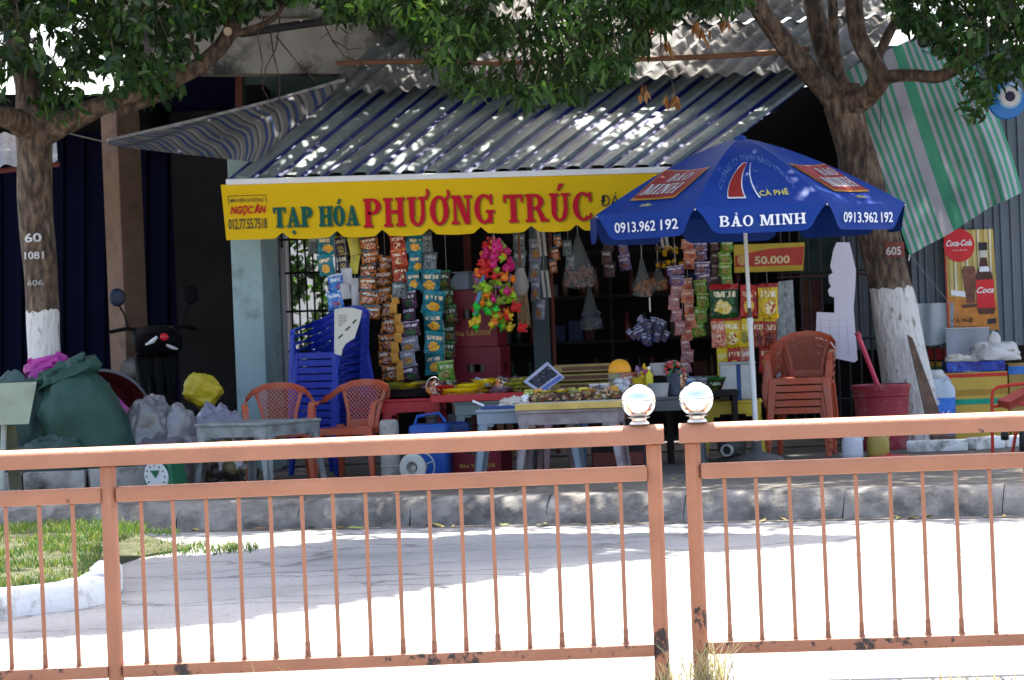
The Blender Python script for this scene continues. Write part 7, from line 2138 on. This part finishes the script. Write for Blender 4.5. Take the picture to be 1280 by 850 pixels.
MB().prism([(-.045, 0), (.045, 0), (0, -.06)], 0, .004, M=M_ @ Matrix.Translation((0, .05, .018)) @ Matrix.Rotation(R(90), 4, 'X') @ Matrix.Rotation(PI, 4, 'Y')).build('dial_emblem', scg, t)
MB().tube([(0, 0, .27), (0, 0, .33)], .03, 12).build('stem', scg, t)
MB().lathe([(.02, .325), (.2, .335), (.21, .35), (.2, .345), (.001, .338)], 30).build('pan', mat('scale_pan_metal', (.25, .26, .27), .3, .2, metal=.8), t, smooth=True)
# board on posts
p = foot(18, 20.5)
t = thing('notice_board', 'small pale grey-green board on short posts at the left edge', 'board', p)
pgm = mat('pale_grey_green', (.27, .3, .22), .7, .08, 4, c2=(.2, .22, .17), amt=.4)
Q = lambda x, y, d: at(x, y, d) - p
b = MB(); b.hexa([Q(-40, 532, 20.4), Q(36, 530, 20.4), Q(36, 530, 20.44), Q(-40, 532, 20.44), Q(-40, 481, 20.5), Q(46, 477, 20.5), Q(46, 477, 20.54), Q(-40, 481, 20.54)]); b.build('panel', pgm, t)
MB().tube([Q(5, 531, 20.5), Q(2, 612, 20.5)], .022, 6).build('post', mat('pale_post', (.4, .42, .38), .7), t)
b = MB(); b.hexa([Q(12, 612, 20.6), Q(28, 612, 20.6), Q(28, 612, 20.64), Q(12, 612, 20.64), Q(4, 532, 20.55), Q(20, 532, 20.55), Q(20, 532, 20.6), Q(4, 532, 20.6)]); b.build('slanted_leg', mat('mossy_wood', (.1, .1, .06), .9, .3), t)
MB().tube([Q(-30, 531, 20.5), Q(-34, 612, 20.5)], .022, 6).build('post', mat('pale_post', (.4, .42, .38), .7), t)
# big basin on its side behind the sacks
bp2 = Vector((foot(128, 22.4).x, 22.4, SW))
t = thing('tilted_basin', 'large dark red basin with grey rim leaning behind the sacks', 'basin', bp2)
M_ = Matrix.Translation((0, 0, .55)) @ Matrix.Rotation(R(104), 4, 'X') @ Matrix.Rotation(R(10), 4, 'Y')
MB().lathe([(.30, -.16), (.42, .02), (.44, .03), (.41, .02), (.29, -.13), (.001, -.14)], 36, M=M_).build('bowl', mat('dark_red_basin', (.06, .008, .01), .85, .15, spec=.1), t, smooth=True)
MB().lathe([(.43, .025), (.45, .03), (.43, .045)], 36, M=M_, cap=False).build('rim', mat('grey_rim', (.1, .105, .11), .5), t, smooth=True)
b = MB(); b.box((0, .05, .12), (.5, .3, .24)); b.build('support_block', darkwall, t)
# motorcycle in the shade
mc = foot(190, 24.0)
t = thing('motorcycle', 'dark motorcycle parked nose forward beside the brown column', 'motorcycle', mc, R(18)); t.scale = (1.17, 1.17, 1.17)
mblk = mat('motor_black', (.003, .003, .004), .6, .1, spec=.08); mch = mat('motor_chrome', (.6, .6, .62), .15, .05, metal=1)
for y in (-.62, .62):
    M_ = Matrix.Translation((0, y, .28)) @ Matrix.Rotation(R(90), 4, 'Y')
    o = MB().lathe([(.2, -.04), (.26, -.045), (.285, -.02), (.29, 0), (.285, .02), (.26, .045), (.2, .04)], 28, M=M_, cap=False).build('wheel', mat('rubber_black', (.012, .012, .012), .7), t, smooth=True)
    MB().lathe([(.17, -.02), (.205, -.03), (.205, .03), (.17, .02)], 28, M=M_, cap=False).build('rim', mch, o, smooth=True)
for sx in (-1, 1): MB().tube([(sx * .07, -.62, .28), (sx * .07, -.45, .75)], .022, 8).build('fork', mblk, t, smooth=True)
b = MB(); b.grid(lambda u, v: Vector(((u - .5) * .13, -.62 + .33 * math.cos(R(20 + v * 130)), .28 + .33 * math.sin(R(20 + v * 130)))), 4, 12); b.build('front_fender', mblk, t, thick=.008, smooth=True)
b = MB(); b.hexa([Vector(v) for v in ((-.1, -.5, .36), (.1, -.5, .36), (.14, -.4, .36), (-.14, -.4, .36), (-.17, -.42, .92), (.17, -.42, .92), (.17, -.34, .92), (-.17, -.34, .92))]); b.box((0, -.485, .66), (.07, .05, .5), rot=Matrix.Rotation(R(-8), 3, 'X')); b.build('leg_shield', mblk, t, bevel=.02, seg=2)
tilt(blob((.19, .13, .10), 53, .05, 2, boxy=.6, flat=-1), Matrix.Translation((0, -.43, 1.02)) @ Matrix.Rotation(R(20), 4, 'X')).build('handlebar_cowl', mblk, t, smooth=True)
lens = mat('headlight_glint_white', (.75, .75, .77), .1)  # white strips stand in for highlights on the headlamp cowl
MB().tube([(-.15, -.5, .985), (-.1, -.54, 1.0), (-.05, -.56, 1.02), (-.02, -.565, 1.05)], [.008, .016, .02, .01], 8).build('headlight_glint', lens, t, smooth=True)
MB().tube([(.05, -.56, .985), (.09, -.55, .965), (.14, -.52, .95)], [.008, .015, .008], 8).build('headlight_glint', lens, t, smooth=True)
tilt(blob((.035, .02, .03), 55, .05, 2, 14, 10, 1, -1), Matrix.Translation((.035, -.56, 1.045))).build('indicator', mat('indicator_red', (.6, .02, .03), .2), t, smooth=True)
for sx in (-1, 1):
    MB().tube([(sx * .05, -.42, 1.1), (sx * .22, -.38, 1.12), (sx * .33, -.3, 1.1)], .015, 8).build('handlebar', mblk, t, smooth=True)
    MB().tube([(sx * .2, -.38, 1.12), (sx * .23, -.4, 1.22), (sx * .27, -.4, 1.3)], .007, 6).build('mirror_stalk', mblk, t, smooth=True)
    tilt(blob((.06, .018, .07), 57, .03, 2, 16, 10, .9, -1), Matrix.Translation((sx * .28, -.4, 1.36))).build('mirror', mat('mirror_navy', (.01, .016, .04), .4) if sx < 0 else mblk, t, smooth=True)
tilt(blob((.14, .42, .1), 58, .04, 2, boxy=.7, flat=-.8), Matrix.Translation((0, .25, .8))).build('saddle', mat('saddle_black', (.02, .02, .02), .6), t, smooth=True)
tilt(blob((.15, .4, .2), 59, .06, 2, boxy=.7, flat=-1), Matrix.Translation((0, .25, .58))).build('body', mblk, t, smooth=True)
tilt(blob((.13, .2, .14), 60, .15, 4, boxy=.8, flat=-1), Matrix.Translation((0, -.02, .36))).build('engine', grease, t, smooth=True)
MB().tube([(.13, .1, .3), (.15, .8, .34)], [.035, .05], 10).build('exhaust', mch, t, smooth=True)

# ------------------------------------------------------------------ yard shrub, litter, dry grass
ysr = Vector((at(388, 480, 31).x, 31, 0.0))
t = thing('yard_shrub', 'dark shrub added behind the window grille, leaving bright gaps', 'shrub', ysr)
MB().tube([(0, 0, 0), (.05, 0, .6), (0, 0, 1.2)], [.05, .04, .03], 8).build('stem', bark2, t)
cs_ = np.array([(random.uniform(-.6, .6), random.uniform(-.3, .3), random.uniform(.4, 2.9)) for _ in range(150)])
C, A_ = clump_leaves(cs_, 14, .16, .4); leaves(C, A_, .15, .07, leafA, 'foliage', t, False)

lm = []
for n_, c in (('yellow', (.42, .33, .08)), ('ochre', (.3, .2, .07)), ('green', (.2, .24, .06)), ('brown', (.16, .09, .04))):
    m_ = mat('fallen_leaf_' + n_, c, .7, .2, 20)
    b = MB(); b.add([(-.5, 0, 0), (-.2, -.2, .03), (.2, -.19, .05), (.5, 0, .01), (.2, .19, .04), (-.2, .2, .05), (0, 0, .0)], [(0, 1, 6), (1, 2, 6), (2, 3, 6), (3, 4, 6), (4, 5, 6), (5, 0, 6)])
    lm.append(b.mesh('fallen_leaf', m_, smooth=True))
random.seed(21)
def litter(p, s, i):
    o = link('fallen_leaf', lm[i], None, p, (random.uniform(-.3, .3), random.uniform(-.3, .3), random.uniform(0, 6)), (s, s * .75, s))
    return o
for i in range(46):
    s_ = random.uniform(-1, 8.5)
    p = KA + KD * s_ - KN * random.uniform(.01, .14) + Vector((0, 0, .012))
    tag(litter(p, random.uniform(.06, .13), random.choice([0, 0, 1, 1, 2, 3])), 'small dry leaf lying in the gutter along the pavement kerb', 'leaf', 'fallen leaves in the gutter')
for i in range(26):
    s_ = random.uniform(-.5, 8); p = KA + KD * s_ + KN * random.uniform(.3, 2.2) + Vector((0, 0, SW + .01))
    tag(litter(p, random.uniform(.05, .11), random.choice([0, 1, 1, 3])), 'small dry leaf lying on the pavement before the shop', 'leaf', 'fallen leaves on the pavement')
t = thing('litter_wrapper', 'small blue and yellow wrapper lying against the kerb behind the grass', 'wrapper', gz(96, 662))
link('foil', PM['bluewhite'], t, (0, 0, .06), (R(30), .6, .3), (.1, .08, .14)); link('torn_end', PM['lemon'], t, (.02, .01, .14), (R(20), .3, .8), (.07, .05, .09))
t = thing('litter_wrapper', 'small magenta scrap lying in the gutter near the middle', 'wrapper', gz(405, 654))
crumple(blob((.07, .03, .02), 4, .4, 5, 16, 10, 1, -.4), .01, 20, 2).build('scrap', mat('magenta_scrap', (.16, .01, .1), .5), t, smooth=True); MB().tube([(.05, 0, .01), (.1, -.02, .02)], .006, 5).build('string', mat('magenta_scrap', (.16, .01, .1), .5), t)

drym = leaf_mat('dry_grass', (.25, .2, .12), (.36, .3, .19), (.42, .37, .26), .2)
def tuft(label, px, d, n, spread, h0, h1):
    c = foot(px, d, 0.0)
    pts = [(c.x + rng.normal() * spread, c.y + rng.normal() * spread * .6, 0) for _ in range(n)]
    o = link('dry_grass', blades('dry_grass', pts, h0, h1, .005, drym, .7, .5)); stuff(o); tag(o, label, 'grass')
tuft('straw-coloured dry grass tuft at the foot of the right ball post', 885, 10.2, 130, .05, .08, .24)
tuft('straw-coloured dry grass tuft at the foot of the left ball post', 832, 10.25, 40, .03, .05, .14)
tuft('sparse dry stalks in front of the left railing', 360, 10.3, 14, .06, .08, .2)
tuft('low dry stubble along the bottom right railing', 960, 10.0, 90, .14, .02, .06)
tuft('low dry stubble at the bottom right corner', 1220, 10.0, 90, .16, .02, .06)

# ------------------------------------------------------------------ outer crowns: unseen clumps added to shade kerb and pavement
def fill(n, x0, x1, root, z0=5.7, z1=7.6):
    out = []
    while len(out) < n:
        x = random.uniform(x0, x1); z = random.uniform(z0, z1)
        # front edge follows the kerb, shifted by the sun
        sh = SUN_DIR.y / SUN_DIR.z * z
        yk = KA.y + (x - KA.x) * (KD.y / KD.x) - .45 + sh + .18 * noise.noise(Vector((x * 1.3, 0, 4)))
        y = random.uniform(yk, yk + 4.6)
        out.append((x - root.x, y - root.y, z - root.z))
    return np.array(out)
C, A_ = clump_leaves(fill(520, -7.5, -1.0, tb), 26, .34, .35); leaves(C, A_, .18, .085, leafA, 'outer_crown', lt, False)
C, A_ = clump_leaves(thin(fill(680, -1.0, 6.5, rb), rb), 26, .34, .35); leaves(C, A_, .18, .085, leafA, 'outer_crown', rt, False)
